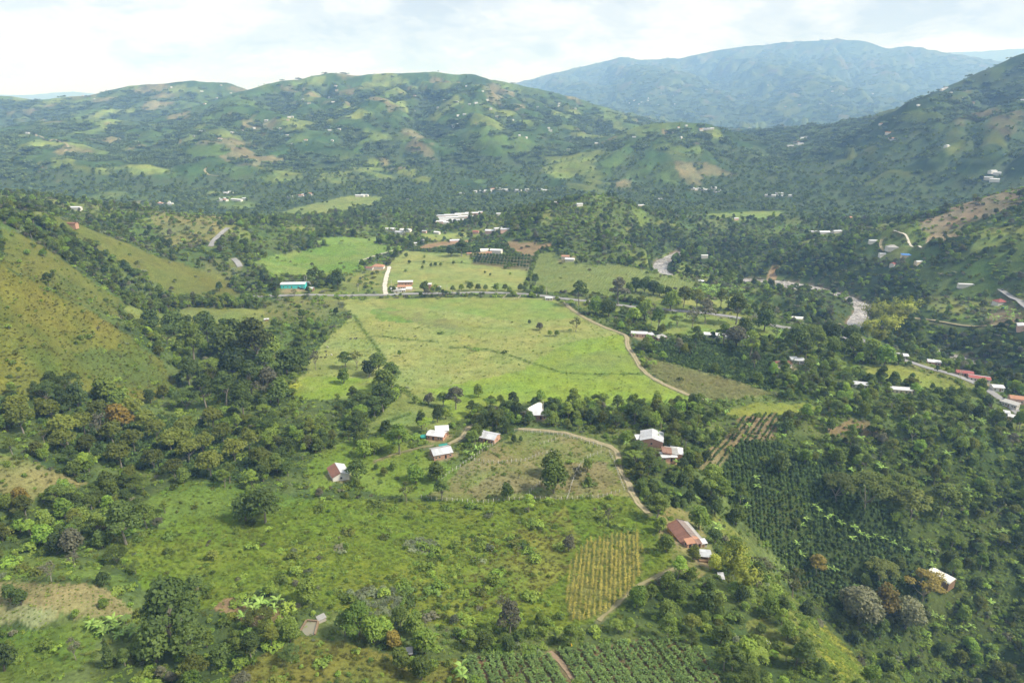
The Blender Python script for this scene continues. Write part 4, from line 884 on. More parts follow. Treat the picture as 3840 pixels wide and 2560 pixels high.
    V, F = cards(pts, rng.normal(size=(46, 3)) * 0.35 + np.array((0, 0, 1.0)), 0.42, rng, 0.6)
    st = woody(rng, 1.1, 0.02, [tuple(p) for p in pts[:5]], 0.25, 0.05); proto('cassava', st.mesh('stem', 'bark'), (V, F))
    # maize or cane: stalk with arching blades
    def blades(rng, n, h, ln, wd, droop, z0=0.3, spread=0.05):
        VV = []; FF = []
        for i in range(n):
            a = rng.uniform(0, 2 * math.pi); z = z0 + (h - z0) * (i / max(n - 1, 1)) * rng.uniform(0.85, 1.05); l = ln * rng.uniform(0.7, 1.15)
            ox, oy = rng.normal(0, spread, 2); dx, dy = math.cos(a), math.sin(a); nx, ny = -dy, dx
            b0 = len(VV)
            for k in range(4):
                t = k / 3; rr_ = l * t; zz_ = z + l * (0.75 * t - droop * t * t); w_ = wd * (0.6 + 0.8 * t) * (1 - t) ** 0.6 + 0.01
                VV += [(ox + dx * rr_ + nx * w_, oy + dy * rr_ + ny * w_, zz_), (ox + dx * rr_ - nx * w_, oy + dy * rr_ - ny * w_, zz_)]
            FF += [(b0 + 2 * k, b0 + 2 * k + 1, b0 + 2 * k + 3, b0 + 2 * k + 2) for k in range(3)]
        return np.array(VV), np.array(FF)
    V, F = blades(rng, 11, 1.9, 0.8, 0.075, 0.9); sm = MB().tube([(0, 0, -0.1), (0.03, 0, 1.1), (0.05, 0.02, 2.25)], [0.035, 0.03, 0.012], 4)
    proto('maize', sm.mesh('stalk', 'l_maize'), (V, F))
    # grass tuft
    V, F = blades(rng, 16, 0.25, 0.75, 0.05, 0.55, 0.0, 0.16); proto('tuft', None, (V, F))
    # cane clump for the far fields
    V, F = blades(rng, 16, 1.2, 1.1, 0.10, 0.6, 0.2, 0.35); proto('cane', None, (V, F))
    # bamboo clump: arching culms with drooping plumes
    cu = MB(); PP = []; NN = []
    for i in range(26):
        a = rng.uniform(0, 2 * math.pi); q = rng.uniform(0.1, 1.3); ht = rng.uniform(6.5, 11.5); out_ = rng.uniform(1.2, 4.2); pts = []
        for k in range(6):
            t = k / 5; rr_ = q + out_ * t ** 2.4; zz_ = ht * (t - 0.22 * t ** 4); pts.append((rr_ * math.cos(a), rr_ * math.sin(a), zz_))
        cu.tube(pts, [0.07, 0.065, 0.055, 0.04, 0.03, 0.01], 4)
        for _ in range(40):
            t = rng.uniform(0.35, 1.0); f_ = t * 5; k = min(int(f_), 4); p = Vector(pts[k]).lerp(Vector(pts[k + 1]), f_ - k)
            o_ = rng.normal(0, 0.42, 3); PP.append((p.x + o_[0], p.y + o_[1], p.z + o_[2] - 0.15)); NN.append((math.cos(a) * 0.8 + o_[0], math.sin(a) * 0.8 + o_[1], 0.9))
    V, F = cards(np.array(PP), np.array(NN), 0.62, rng, 0.38); proto('bamboo', cu.mesh('culm', 'l_bamboo'), (V, F))
    # palm
    VV = []; FF = []
    for i in range(13):
        a = 2 * math.pi * i / 13 + rng.uniform(-0.2, 0.2); e = rng.uniform(0.1, 0.9); dx, dy = math.cos(a), math.sin(a); b0 = len(VV)
        for k in range(5):
            t = k / 4; rr_ = 2.6 * t; zz_ = 6.4 + 2.0 * e * t - 1.9 * t * t; w_ = 0.42 * math.sin(math.pi * (0.12 + 0.86 * t)) + 0.02
            VV += [(dx * rr_ - dy * w_, dy * rr_ + dx * w_, zz_ - 0.15), (dx * rr_, dy * rr_, zz_), (dx * rr_ + dy * w_, dy * rr_ - dx * w_, zz_ - 0.15)]
        for k in range(4):
            c = b0 + 3 * k; FF += [(c, c + 1, c + 4, c + 3), (c + 1, c + 2, c + 5, c + 4)]
    proto('palm', MB().tube([(0, 0, -0.4), (0.1, 0, 3), (0, 0.1, 6.5)], [0.2, 0.15, 0.13], 6).mesh('trunk', 'palebark'), (np.array(VV), np.array(FF)))
    # far clump of wood: a dozen small crowns together
    VV = []; FF = []; nb = 0
    for i in range(16):
        cx, cy = rng.uniform(-12, 12, 2); s = rng.uniform(1.5, 3.1); h = rng.uniform(1.2, 2.2) * s
        V, F = crown_cards(rng, [(cx, cy, h, s, s, s * 0.95)], 26, s * 0.85, 0.5, 0.6, -0.1, 0.85); VV.append(V); FF.append(F + nb); nb += len(V)
    proto('grove', None, (np.concatenate(VV), np.concatenate(FF)))
    lb = [(0, 0, 3.2, 2.4, 2.4, 2.2)] + lobes_ring(rng, 4, 1.5, 3.0, 4.8, 1.5, 1.3)
    V, F = crown_cards(rng, lb, 190, 1.0, 0.5, 0.7, -0.3); proto('fartree', None, (V, F))
# banana: stem and single great leaves, each leaf a piece of its own
def banana_leaf(rng, e):
    VV = []; FF = []
    for k in range(6):
        t = k / 5; x = 1.9 * t; z = 1.5 * e * t - 1.25 * t * t; w_ = 0.33 * math.sin(math.pi * (0.10 + 0.85 * t)) + 0.02
        VV += [(x, w_, z - 0.10), (x, 0, z), (x, -w_, z - 0.10)]
    for k in range(5):
        c = 3 * k; FF += [(c, c + 1, c + 4, c + 3), (c + 1, c + 2, c + 5, c + 4)]
    return np.array(VV), np.array(FF)
BAN_LEAF = [banana_leaf(None, e) for e in (1.15, 0.8, 1.5)]
BAN_STEM = MB().tube([(0, 0, -0.3), (0.03, 0, 1.0), (0, 0, 2.1)], [0.17, 0.14, 0.08], 6)
for v in range(3):
    rng = np.random.default_rng(300 + v); VV = []; FF = []; nb = 0
    for i in range(8):
        V, F = BAN_LEAF[i % 3]; a = 2 * math.pi * i / 8 + rng.uniform(-0.3, 0.3); s = rng.uniform(0.8, 1.15); ca_, sa = math.cos(a), math.sin(a)
        VV.append(np.column_stack([(V[:, 0] * ca_ - V[:, 1] * sa) * s, (V[:, 0] * sa + V[:, 1] * ca_) * s, V[:, 2] * s + 1.95])); FF.append(F + nb); nb += len(V)
    proto('banana', BAN_STEM.mesh('stem', 'l_banana'), (np.concatenate(VV), np.concatenate(FF)))

CROWN = {}
def crown_mesh(kind, v, mat):
    k = (kind, v, mat)
    if k not in CROWN:
        V, F = PROTO[kind][v][1]; CROWN[k] = mesh_np('crown', V, F, mat)
    return CROWN[k]
PN = {'umbrella': ('shade_tree', 9.0, 9.5), 'round': ('round_tree', 6.2, 7.6), 'tall': ('tall_tree', 9.5, 13.5), 'acacia': ('spreading_tree', 12.0, 10.0), 'sparse': ('thin_tree', 6.2, 9.0),
      'ball': ('blossom_tree', 7.6, 8.0), 'conifer': ('conifer', 3.4, 11.5), 'bamboo': ('bamboo_clump', 8.5, 10.0), 'palm': ('palm_tree', 5.0, 7.5)}
def plant(kind, x, y, s, mat, label, group=None, cat='tree', v=None, sz=1.0, z=None, name=None):
    """one plant of its own: an empty at its foot, stem and crown below it"""
    pv_ = PROTO[kind]; v = random.randrange(len(pv_)) if v is None else v % len(pv_)
    nm = name or PN[kind][0]
    e = add(nm, None, None, (x, y, float(gz(x, y)) if z is None else z), random.uniform(0, 6.28)); e.scale = (s, s, s * sz); e.empty_display_size = 0.5
    if pv_[v][0] is not None: add('stem' if kind in ('shrub', 'cassava') else 'culms' if kind == 'bamboo' else 'stalk' if kind == 'maize' else 'trunk', pv_[v][0], e)
    add('blades' if kind == 'maize' else 'crown', crown_mesh(kind, v, mat), e)
    tag(e, label, cat, group); return e

FULL = {}
def full_mesh(kind, v, mat):
    k = (kind, v, mat)
    if k not in FULL:
        tr, (V, F) = PROTO[kind][v]
        if tr is None: FULL[k] = crown_mesh(kind, v, mat)
        else:
            tv = [tuple(q.co) for q in tr.vertices]; tf = [tuple(q.vertices) for q in tr.polygons]; n0 = len(tv)
            me = bpy.data.meshes.new(kind); me.from_pydata(tv + V.tolist(), [], tf + (F + n0).tolist()); me.materials.append(tr.materials[0]); me.materials.append(M[mat])
            me.polygons.foreach_set('material_index', np.array([0] * len(tf) + [1] * len(F), np.int32)); me.update(); FULL[k] = me
    return FULL[k]
# ------------------------------------------------------------------ scatter of uncountable growth
def scatter(name, kinds, x, y, rz, sc, idx, tilt=0.12, sz=None):
    """kinds: list of (kind, variant, material); one point of this object carries each plant"""
    col = bpy.data.collections.new(name + '_shapes')
    for i, (kd, v, mt) in enumerate(kinds):
        o = bpy.data.objects.new('%02d_%s_%s' % (i, name, kd), full_mesh(kd, v, mt)); col.objects.link(o)
    n = len(x); z = gz(x, y)
    me = bpy.data.meshes.new(name); me.vertices.add(n); me.vertices.foreach_set('co', np.column_stack([x, y, z]).astype(np.float32).ravel())
    rot = np.column_stack([RNG.normal(0, tilt, n), RNG.normal(0, tilt, n), rz]).astype(np.float32)
    a = me.attributes.new('rot', 'FLOAT_VECTOR', 'POINT'); a.data.foreach_set('vector', rot.ravel())
    s3 = np.column_stack([sc, sc, sc * (RNG.uniform(0.85, 1.2, n) if sz is None else sz)]).astype(np.float32)
    a = me.attributes.new('scl', 'FLOAT_VECTOR', 'POINT'); a.data.foreach_set('vector', s3.ravel())
    a = me.attributes.new('pick', 'INT', 'POINT'); a.data.foreach_set('value', np.asarray(idx, np.int32))
    ob = add(name, me); tag(ob, kind='stuff')
    ng = bpy.data.node_groups.new(name, 'GeometryNodeTree')
    ng.interface.new_socket('Geometry', in_out='INPUT', socket_type='NodeSocketGeometry'); ng.interface.new_socket('Geometry', in_out='OUTPUT', socket_type='NodeSocketGeometry')
    gi = ng.nodes.new('NodeGroupInput'); go = ng.nodes.new('NodeGroupOutput'); ip = ng.nodes.new('GeometryNodeInstanceOnPoints'); ci_ = ng.nodes.new('GeometryNodeCollectionInfo')
    ci_.inputs['Collection'].default_value = col; ci_.inputs['Separate Children'].default_value = True; ci_.inputs['Reset Children'].default_value = True
    def na(nm_, t):
        q = ng.nodes.new('GeometryNodeInputNamedAttribute'); q.data_type = t; q.inputs['Name'].default_value = nm_; return q.outputs['Attribute']
    ip.inputs['Pick Instance'].default_value = True
    ng.links.new(gi.outputs[0], ip.inputs['Points']); ng.links.new(ci_.outputs[0], ip.inputs['Instance'])
    ng.links.new(na('pick', 'INT'), ip.inputs['Instance Index']); ng.links.new(na('rot', 'FLOAT_VECTOR'), ip.inputs['Rotation']); ng.links.new(na('scl', 'FLOAT_VECTOR'), ip.inputs['Scale'])
    ng.links.new(ip.outputs[0], go.inputs[0])
    md = ob.modifiers.new('scatter', 'NODES'); md.node_group = ng
    return ob
CELL = RR * RR * (az_g[1] - az_g[0]) * (lr_g[1] - lr_g[0])
def sow(dens, spacing, rmin, rmax, h, seed):
    """random places, as dense as dens says (1 = one plant per spacing squared)"""
    rg = np.random.default_rng(seed)
    lam = np.clip(dens, 0, 4) * CELL / (np.asarray(spacing) ** 2) * ((RR >= rmin) & (RR < rmax) & (np.abs(AZ) < math.radians(46)))
    cnt = rg.poisson(lam); i, j = np.nonzero(cnt); k = cnt[i, j]; i = np.repeat(i, k); j = np.repeat(j, k)
    a = az_g[j] + (rg.uniform(-0.5, 0.5, len(i))) * (az_g[1] - az_g[0]); l = lr_g[i] + rg.uniform(-0.5, 0.5, len(i)) * (lr_g[1] - lr_g[0])
    x = np.exp(l) * np.sin(a); y = np.exp(l) * np.cos(a); ok = visible(x, y, h)
    return x[ok], y[ok]
BLOCK = []                       # (x, y, radius) kept free of random plants: houses, yards, hand-set trees
def unblocked(x, y, extra=0.0, upto=None):
    ok = np.ones(len(x), bool)
    for bx, by, br in BLOCK[:upto]: ok &= np.hypot(x - bx, y - by) > br + extra
    return ok

# ------------------------------------------------------------------ buildings
def at_roof(px, py, h):
    """ground place under a roof that the photograph shows at (px, py)"""
    p = ground(px, py, h * 0.8)[0]; return float(p[0]), float(p[1]), float(gz(p[0], p[1]))
SHEET_CACHE = {}
def house(name, label, px, py, L, W, Hh, rot, wall='white', roof='zinc', style='gable', pitch=0.28, roof2=None, detail=1, cat='house', group=None, over=0.45, open_walls=False, at=None, front=-1):
    """long side along local x; detail 2 = separate roof sheets, openings; 1 = openings; 0 = far"""
    x, y, z = at_roof(px, py, Hh) if at is None else at
    e = add(name, None, None, (x, y, z), math.radians(rot)); e.empty_display_size = 1
    tag(e, label, cat, group); BLOCK.append((x, y, max(L, W) * 0.56 + 1.0)); q_ = (max(L, W) * 0.5 + 3) / max(math.hypot(x, y), 1); BLOCK.append((x - x * q_, y - y * q_, max(L, W) * 0.5))
    l, w = L / 2, W / 2; dn = -2.0 - 0.08 * W
    rise = W * pitch if style == 'shed' else w * pitch
    if open_walls:
        for sx in (-1, 0, 1) if L > 6 else (-1, 1):
            for sy in (-1, 1):
                mb = MB(); cx, cy = sx * (l - 0.25), sy * (w - 0.25); mb.box(cx - 0.09, cx + 0.09, cy - 0.09, cy + 0.09, dn, Hh); mb.build('post', 'wood', e)
    else:
        mb = MB(); mb.box(-l, l, -w, w, dn, Hh)
        if style == 'gable':
            for sx in (-1, 1):
                a, b = (sx * l, sx * (l - 0.2)) if sx > 0 else (sx * (l - 0.2), sx * l)
                x0, x1 = min(a, b), max(a, b)
                mb.raw([(x0, -w, Hh), (x0, w, Hh), (x0, 0, Hh + rise), (x1, -w, Hh), (x1, w, Hh), (x1, 0, Hh + rise)], [(0, 2, 1), (3, 4, 5), (0, 3, 5, 2), (1, 2, 5, 4)])
        elif style == 'shed':
            mb.raw([(-l, w - 0.2, Hh), (l, w - 0.2, Hh), (l, w, Hh), (-l, w, Hh), (-l, w - 0.2, Hh + rise), (l, w - 0.2, Hh + rise), (l, w, Hh + rise), (-l, w, Hh + rise)], [(0, 1, 5, 4), (1, 2, 6, 5), (2, 3, 7, 6), (3, 0, 4, 7), (4, 5, 6, 7)])
        mb.build('wall', wall, e)
    o = over; t = 0.10; zr = Hh + rise + 0.10; drop = o * pitch; r2 = roof2 or roof
    if style == 'hip':
        k = min(l * 0.9, w)
        zt = Hh + w * pitch * 1.0 + 0.1; ze = Hh - drop * 0.3 + 0.06
        A = [(-l - o, -w - o, ze), (l + o, -w - o, ze), (l + o, w + o, ze), (-l - o, w + o, ze), (-l + k, 0, zt), (l - k, 0, zt)]
        MB().raw(A + [(p[0], p[1], p[2] - 0.12) for p in A], [(0, 1, 5, 4), (2, 3, 4, 5), (1, 2, 5), (3, 0, 4), (6, 7, 1, 0), (7, 8, 2, 1), (8, 9, 3, 2), (9, 6, 0, 3), (9, 8, 7, 6)]).build('roof', roof, e)
    elif style == 'barrel':
        mb = MB(); n = 10; ring = [(-(w + 0.1) * math.cos(math.pi * i / n), Hh + (w + 0.1) * pitch * math.sin(math.pi * i / n)) for i in range(n + 1)]
        for i in range(n):
            (y0, z0), (y1, z1) = ring[i], ring[i + 1]; mb.slab([(-l - o, y0, z0), (l + o, y0, z0), (l + o, y1, z1), (-l - o, y1, z1)], 0.05)
        mb.build('roof', roof, e)
        for sx in (-1, 1):
            mb = MB(); pts = [(sx * l, a, b) for a, b in ring]; mb.raw(pts, [tuple(range(len(pts)))]); mb.build('end_panel', roof, e)
    else:
        slopes = []
        if style == 'gable':
            slopes = [(-w - o, Hh - drop + 0.10, 0.0, zr, roof), (w + o, Hh - drop + 0.10, 0.0, zr, r2)]
        else:
            slopes = [(-w - o, Hh - drop + 0.12, w + o, Hh + rise + drop + 0.12, roof)]
        if detail >= 2:
            rc = MB()
            if style == 'gable': rc.box(-l - o, l + o, -0.18, 0.18, zr + 0.005, zr + 0.06)
            else: rc.box(-l - o, l + o, w + o - 0.1, w + o, Hh + rise + drop + 0.0, Hh + rise + drop + 0.16)
            rf = rc.build('roof', roof, e)
            nS = max(2, round((L + 2 * o) / 1.9)); dx = (L + 2 * o) / nS
            for (y0, z0, y1, z1, mt) in slopes:
                for i in range(nS):
                    xa = -l - o + i * dx; xb = xa + dx - 0.012; jz = random.uniform(0, 0.035)
                    MB().slab([(xa, y0 + random.uniform(-0.08, 0.08), z0 + jz), (xb, y0 + random.uniform(-0.08, 0.08), z0 + jz), (xb, y1, z1 + jz), (xa, y1, z1 + jz)], t).build('roof_sheet', mt, rf)
        else:
            for q, (y0, z0, y1, z1, mt) in enumerate(slopes):
                MB().slab([(-l - o, y0, z0), (l + o, y0, z0), (l + o, y1, z1), (-l - o, y1, z1)], t).build('roof' if len(slopes) == 1 else 'roof_slope', mt, e)
    if detail >= 1 and not open_walls and style != 'barrel':
        f = front; yf = f * w; th = 0.05
        def pane(nm, mat, x0, x1, z0, z1, par=None):
            y0, y1 = (yf - th, yf) if f < 0 else (yf, yf + th)
            return MB().box(x0, x1, y0, y1, z0, z1).build(nm, mat, par or e)
        dx_ = random.uniform(-0.15, 0.15) * L
        pane('door', 'wood' if wall != 'brick' else 'dark', dx_ - 0.5, dx_ + 0.5, 0.0, 2.05)
        for c in [q for q in ((-0.33, 0.33) if L < 9 else (-0.38, -0.2, 0.22, 0.38)) if abs(q * L - dx_) > 1.2]:
            wf = pane('window', 'palewood', c * L - 0.6, c * L + 0.6, 0.95, 2.0)
            y0, y1 = (yf - th - 0.02, yf - th + 0.005) if f < 0 else (yf + th - 0.005, yf + th + 0.02)
            MB().box(c * L - 0.5, c * L + 0.5, y0, y1, 1.05, 1.9).build('pane', 'glass', wf)
        sx = l if math.cos(math.radians(rot)) * l > 0 else -l      # one window in the gable end too
        xs = 1 if math.sin(math.radians(rot)) > 0 else -1
        MB().box(*(sorted((-xs * l, -xs * (l + 0.05)))), -0.5, 0.5, 0.95, 1.95).build('window', 'glass', e)
    return e

# --- the near farmhouse with its patched tile roof
fx, fy, fz = at_roof(1573, 1220, 4.0)
FH = add('farmhouse', None, None, (fx, fy, fz), math.radians(104)); BLOCK.append((fx, fy, 10))
tag(FH, 'long farmhouse with patched brown clay tile roof and ochre side wall beside the dirt track', 'house')
mb = MB(); mb.box(-7.2, 7.2, -4.2, 4.2, -1.5, 2.9)
for sx in (-7.2, 7.0): mb.raw([(sx, -4.2, 2.9), (sx, 4.2, 2.9), (sx, 0, 4.35), (sx + 0.2, -4.2, 2.9), (sx + 0.2, 4.2, 2.9), (sx + 0.2, 0, 4.35)], [(0, 2, 1), (3, 4, 5), (0, 3, 5, 2), (1, 2, 5, 4)])
mb.build('wall', 'cream', FH)
MB().box(-7.0, 7.0, 4.2, 4.26, -1.2, 1.1).build('wainscot', 'ochrewall', FH)
for xq in (-5.4, -2.6, 0.4, 3.2, 6.0): MB().box(xq - 0.08, xq + 0.08, 4.9, 5.06, -1.2, 2.62).build('porch_post', 'ochrewall', FH)
rf = MB().box(-7.6, 7.6, -0.2, 0.2, 4.50, 4.60).build('roof', 'claygrey', FH)
for i in range(16):                    # each strip of tiles from ridge to eave
    xa = -7.6 + i * 0.95; xb = xa + 0.93
    MB().slab([(xa, 0, 4.5), (xb, 0, 4.5), (xb, 5.2, 2.62 + random.uniform(-0.04, 0.04)), (xa, 5.2, 2.62 + random.uniform(-0.04, 0.04))], 0.12).build('tile_strip', 'clay', rf)
    MB().slab([(xa, 0, 4.5), (xb, 0, 4.5), (xb, -3.3, 3.28), (xa, -3.3, 3.28)], 0.12).build('tile_strip', 'claynew' if i < 3 else 'claygrey', rf)
    MB().slab([(xa, -3.2, 3.16), (xb, -3.2, 3.16), (xb, -5.4, 2.5 + random.uniform(-0.04, 0.04)), (xa, -5.4, 2.5 + random.uniform(-0.04, 0.04))], 0.06).build('roof_sheet', 'fibro', rf)
    if i < 2: MB().slab([(xa, 0.05, 4.56), (xb, 0.05, 4.56), (xb, 2.2, 3.76), (xa, 2.2, 3.76)], 0.04).build('tile_patch', 'claynew', rf)
MB().box(-7.26, -7.2, -0.6, 0.5, 0, 2.1).build('door', 'wood', FH)
for yq in (2.0, -2.6):
    wf = MB().box(-7.26, -7.2, yq - 0.6, yq + 0.6, 0.9, 2.0).build('window', 'palewood', FH); MB().box(-7.28, -7.255, yq - 0.5, yq + 0.5, 1.0, 1.9).build('pane', 'glass', wf)
for xq in (-4, -1, 2, 5):
    wf = MB().box(xq - 0.6, xq + 0.6, 4.2, 4.27, 1.15, 2.2).build('window', 'wood', FH); MB().box(xq - 0.5, xq + 0.5, 4.265, 4.29, 1.2, 2.15).build('pane', 'glass', wf)
def beside(dx, dy):
    a = math.radians(104); return fx + dx * math.cos(a) - dy * math.sin(a), fy + dx * math.sin(a) + dy * math.cos(a)
for nm, lab, dx, dy, L, W, h, wall, roof, st in (
    ('lean_to', 'small brick outhouse with weathered tile roof at the farmhouse front corner', -9.0, 2.6, 3.0, 3.6, 2.2, 'brick', 'claynew', 'shed'),
    ('lean_to', 'narrow brick kiln shed with rusty red sheet roof before the farmhouse gable', -9.2, -1.2, 2.4, 2.0, 2.0, 'brick', 'rust', 'shed'),
    ('lean_to', 'low outhouse with bright zinc roof at the right front of the farmhouse', -8.8, -3.6, 2.6, 2.8, 1.9, 'concrete', 'zincw', 'shed'),
    ('lean_to', 'buckled grey sheet lean-to behind the far end of the farmhouse', 8.6, -2.4, 3.2, 5.0, 2.0, 'wood', 'zinc', 'shed')):
    bx, by = beside(dx, dy); house(nm, lab, 0, 0, W, L, h, 104 - 90, wall, roof, st, 0.16, detail=2, cat='shed', over=0.25, at=(bx, by, float(gz(bx, by)) + 0.1))
house('stilt_shed', 'raised open shed with zinc roof and timber deck below the farmhouse', 1617, 1272, 4.6, 4.2, 2.6, -8, 'wood', 'zinc', 'gable', 0.2, detail=2, cat='shed', open_walls=True)
sx_, sy_, sz_ = at_roof(1619, 1286, 0.6)
tag(MB().box(-2.4, 2.4, -1.6, 1.6, -0.6, 0.9).box(-2.5, 2.5, -1.7, 1.7, 0.9, 1.0).build('timber_platform', 'wood'), 'brown timber platform under the raised zinc-roofed shed', 'platform').location = (sx_, sy_ + 0.5, sz_)
p = G1(1655, 1324); o = MB().slab([(-1.3, -1.6, 0.2), (1.2, -1.9, 0.3), (1.4, 1.6, 1.0), (-1.0, 1.5, 0.9)], 0.03).build('metal_sheet', 'zincw'); o.location = p; tag(o, 'loose bright metal sheet lying beside the near bamboo clump', 'metal sheet')
p = G1(1749, 1480); BLOCK.append((p[0], p[1], 4))
house('shelter', 'tiny shelter with a bright white sheet roof in the clearing at bottom right', 1749, 1478, 4.6, 2.2, 1.7, 32, 'wood', 'zincw', 'shed', 0.12, detail=1, cat='shelter', open_walls=True)
house('drying_shelter', 'white curved film-roofed drying shelter in the coffee slope behind the ochre tree', 2158, 1322, 13.0, 7.0, 2.6, -58, 'wood', 'dome', 'barrel', 0.45, cat='shelter')
# --- cottages around the fenced pasture
house('cottage', 'white cottage, roof half red tile half white sheet, beside a dark tree', 777, 1083, 10.5, 8.0, 2.8, 118, 'white', 'zincw', 'gable', 0.42, 'clay', 2)
house('cottage', 'brick cottage with white and grey sheet roof, lowest of the pasture cottages', 1013, 1036, 10.0, 8.5, 3.0, 22, 'brick', 'zinc', 'gable', 0.30, 'fibro', 2)
house('cottage', 'white-roofed brick cottage front half of the pair above the teal tarp', 1003, 997, 9.5, 6.2, 2.8, -14, 'brick', 'zincw', 'gable', 0.26, None, 2)
house('cottage', 'small white-roofed brick cottage behind its longer twin near the track', 1015, 987, 7.0, 5.0, 3.0, 8, 'brick', 'zincw', 'shed', 0.14, None, 2)
house('cottage', 'lone brick cottage with bright zinc gable roof at the pasture corner', 1122, 1001, 10.5, 8.0, 3.0, -24, 'brick', 'zinc', 'gable', 0.32, None, 2)
house('cottage', 'zinc-roofed brick cottage beside the white dome in the tree belt', 1238, 951, 9.0, 5.2, 3.0, -4, 'brick', 'zincw', 'shed', 0.16, None, 2)
house('film_dome', 'white film-covered rounded drying tunnel in the tree belt', 1225, 947, 13.0, 7.2, 0.6, 52, 'white', 'dome', 'barrel', 1.15, cat='greenhouse')
house('cottage', 'wide brick house with pale grey gable roof among trees right of the track', 1497, 1004, 11.5, 12.0, 3.0, 78, 'brick', 'zinc', 'gable', 0.30, None, 2)
house('lean_to', 'off-white lean-to left of the wide grey-roofed brick house', 1471, 1006, 5.0, 4.0, 2.2, 5, 'white', 'zincw', 'shed', 0.15, None, 2, cat='shed')
for i, (px, py, L, W, rot, rf_, lab) in enumerate(((1531, 1037, 6.5, 4.5, 82, 'rust', 'streaked rusty section of the patchwork-roofed house'), (1542, 1038, 7.0, 6.0, 84, 'fibro', 'grey middle section of the patchwork-roofed house'),
                                               (1554, 1037, 7.5, 6.0, 78, 'zincw', 'bright white right section of the patchwork-roofed house'), (1535, 1047, 8.0, 4.5, 4, 'zincw', 'white front section of the patchwork-roofed house with a dark hole'))):
    house('house_section', lab, px, py, L, W, 2.9 - 0.1 * i, rot, 'brick', rf_, 'shed', 0.13, None, 2, cat='house')
def tank(px, py, mat, lab, h=3.2, s=1.0):
    x, y, z = at_roof(px, py, h); e = add('water_tank', None, None, (x, y, z)); tag(e, lab, 'water tank')
    t = MB(); t.tube([(0, 0, h - 1.0), (0, 0, h - 0.2), (0, 0, h), (0, 0, h + 0.12)], [0.75 * s, 0.85 * s, 0.7 * s, 0.3 * s], 14); t.build('tank', mat, e, True)
    st = MB()
    for a, b in ((-1, -1), (1, -1), (1, 1), (-1, 1)): st.box(a * 0.6 - 0.06, a * 0.6 + 0.06, b * 0.6 - 0.06, b * 0.6 + 0.06, -0.5, h - 1.0)
    st.build('stand', 'wood', e)
tank(997, 1038, 'bluetank', 'bright blue water tank at the lowest pasture cottage'); tank(1544, 1047, 'bluetank', 'pale blue water tank at the patchwork-roofed house'); tank(2304, 706, 'bluetank', 'small blue tank beside the red-roofed house by the far right road', 1.6, 1.3)
for px, py, s, lab in ((1019, 1026, 2.2, 'teal tarpaulin shed behind the lowest pasture cottage'), (972, 1003, 1.3, 'small teal tank left of the paired white-roofed cottages')):
    house('tarp_shed', lab, px, py, 2.5 * s * 0.7, 2.0 * s * 0.7, 1.5, 20, 'tealtank', 'tealtank', 'shed', 0.15, cat='shed', detail=0)

# --- pond with earth walls and its pump shed, bottom left of the centre
pc = [G1(684, 1458), G1(705, 1428), G1(730, 1432), G1(722, 1458)]; zw = float(np.mean([q[2] for q in pc])) + 0.25
e = add('fish_pond', None, None, (float(np.mean([q[0] for q in pc])), float(np.mean([q[1] for q in pc])), zw)); tag(e, 'small rectangular fish pond with brown earth walls in rough grass', 'pond'); BLOCK.append((e.location.x, e.location.y, 7))
loc = [(q[0] - e.location.x, q[1] - e.location.y) for q in pc]
MB().raw([(a, b, 0.0) for a, b in loc], [(0, 1, 2, 3)][::1]).build('water', 'pond', e)
for k in range(4):
    a, b = loc[k], loc[(k + 1) % 4]; d = Vector((b[0] - a[0], b[1] - a[1])); n = Vector((-d.y, d.x)).normalized() * 0.45
    if k == 3: continue
    mb = MB(); mb.raw([(a[0] + n.x, a[1] + n.y, -1.5), (b[0] + n.x, b[1] + n.y, -1.5), (b[0] - n.x * 0.2, b[1] - n.y * 0.2, -1.5), (a[0] - n.x * 0.2, a[1] - n.y * 0.2, -1.5), (a[0] + n.x, a[1] + n.y, 0.5), (b[0] + n.x, b[1] + n.y, 0.5), (b[0] - n.x * 0.2, b[1] - n.y * 0.2, 0.5), (a[0] - n.x * 0.2, a[1] - n.y * 0.2, 0.5)], [(0, 3, 2, 1), (4, 5, 6, 7), (0, 1, 5, 4), (1, 2, 6, 5), (2, 3, 7, 6), (3, 0, 4, 7)]); mb.build('bank', 'soil', e)
house('pump_shed', 'tiny dark-roofed shed at the head of the fish pond', 738, 1419, 2.6, 1.8, 1.3, 40, 'concrete', 'fibro', 'shed', 0.2, cat='shed', detail=0, over=0.2)
p = G1(728, 1428); q = G1(737, 1421); o = MB().tube([(0, 0, 0.7), (q[0] - p[0], q[1] - p[1], q[2] - p[2] + 0.9)], [0.14, 0.14], 6).build('water_pipe', 'zincw'); o.location = p; tag(o, 'white pipe running from the pump shed into the fish pond', 'pipe')
house('hut', 'tiny dark grey hut at the bottom edge by the olive grass', 937, 1497, 2.2, 1.8, 1.6, 10, 'wood', 'fibro', 'shed', 0.2, cat='hut', detail=0)

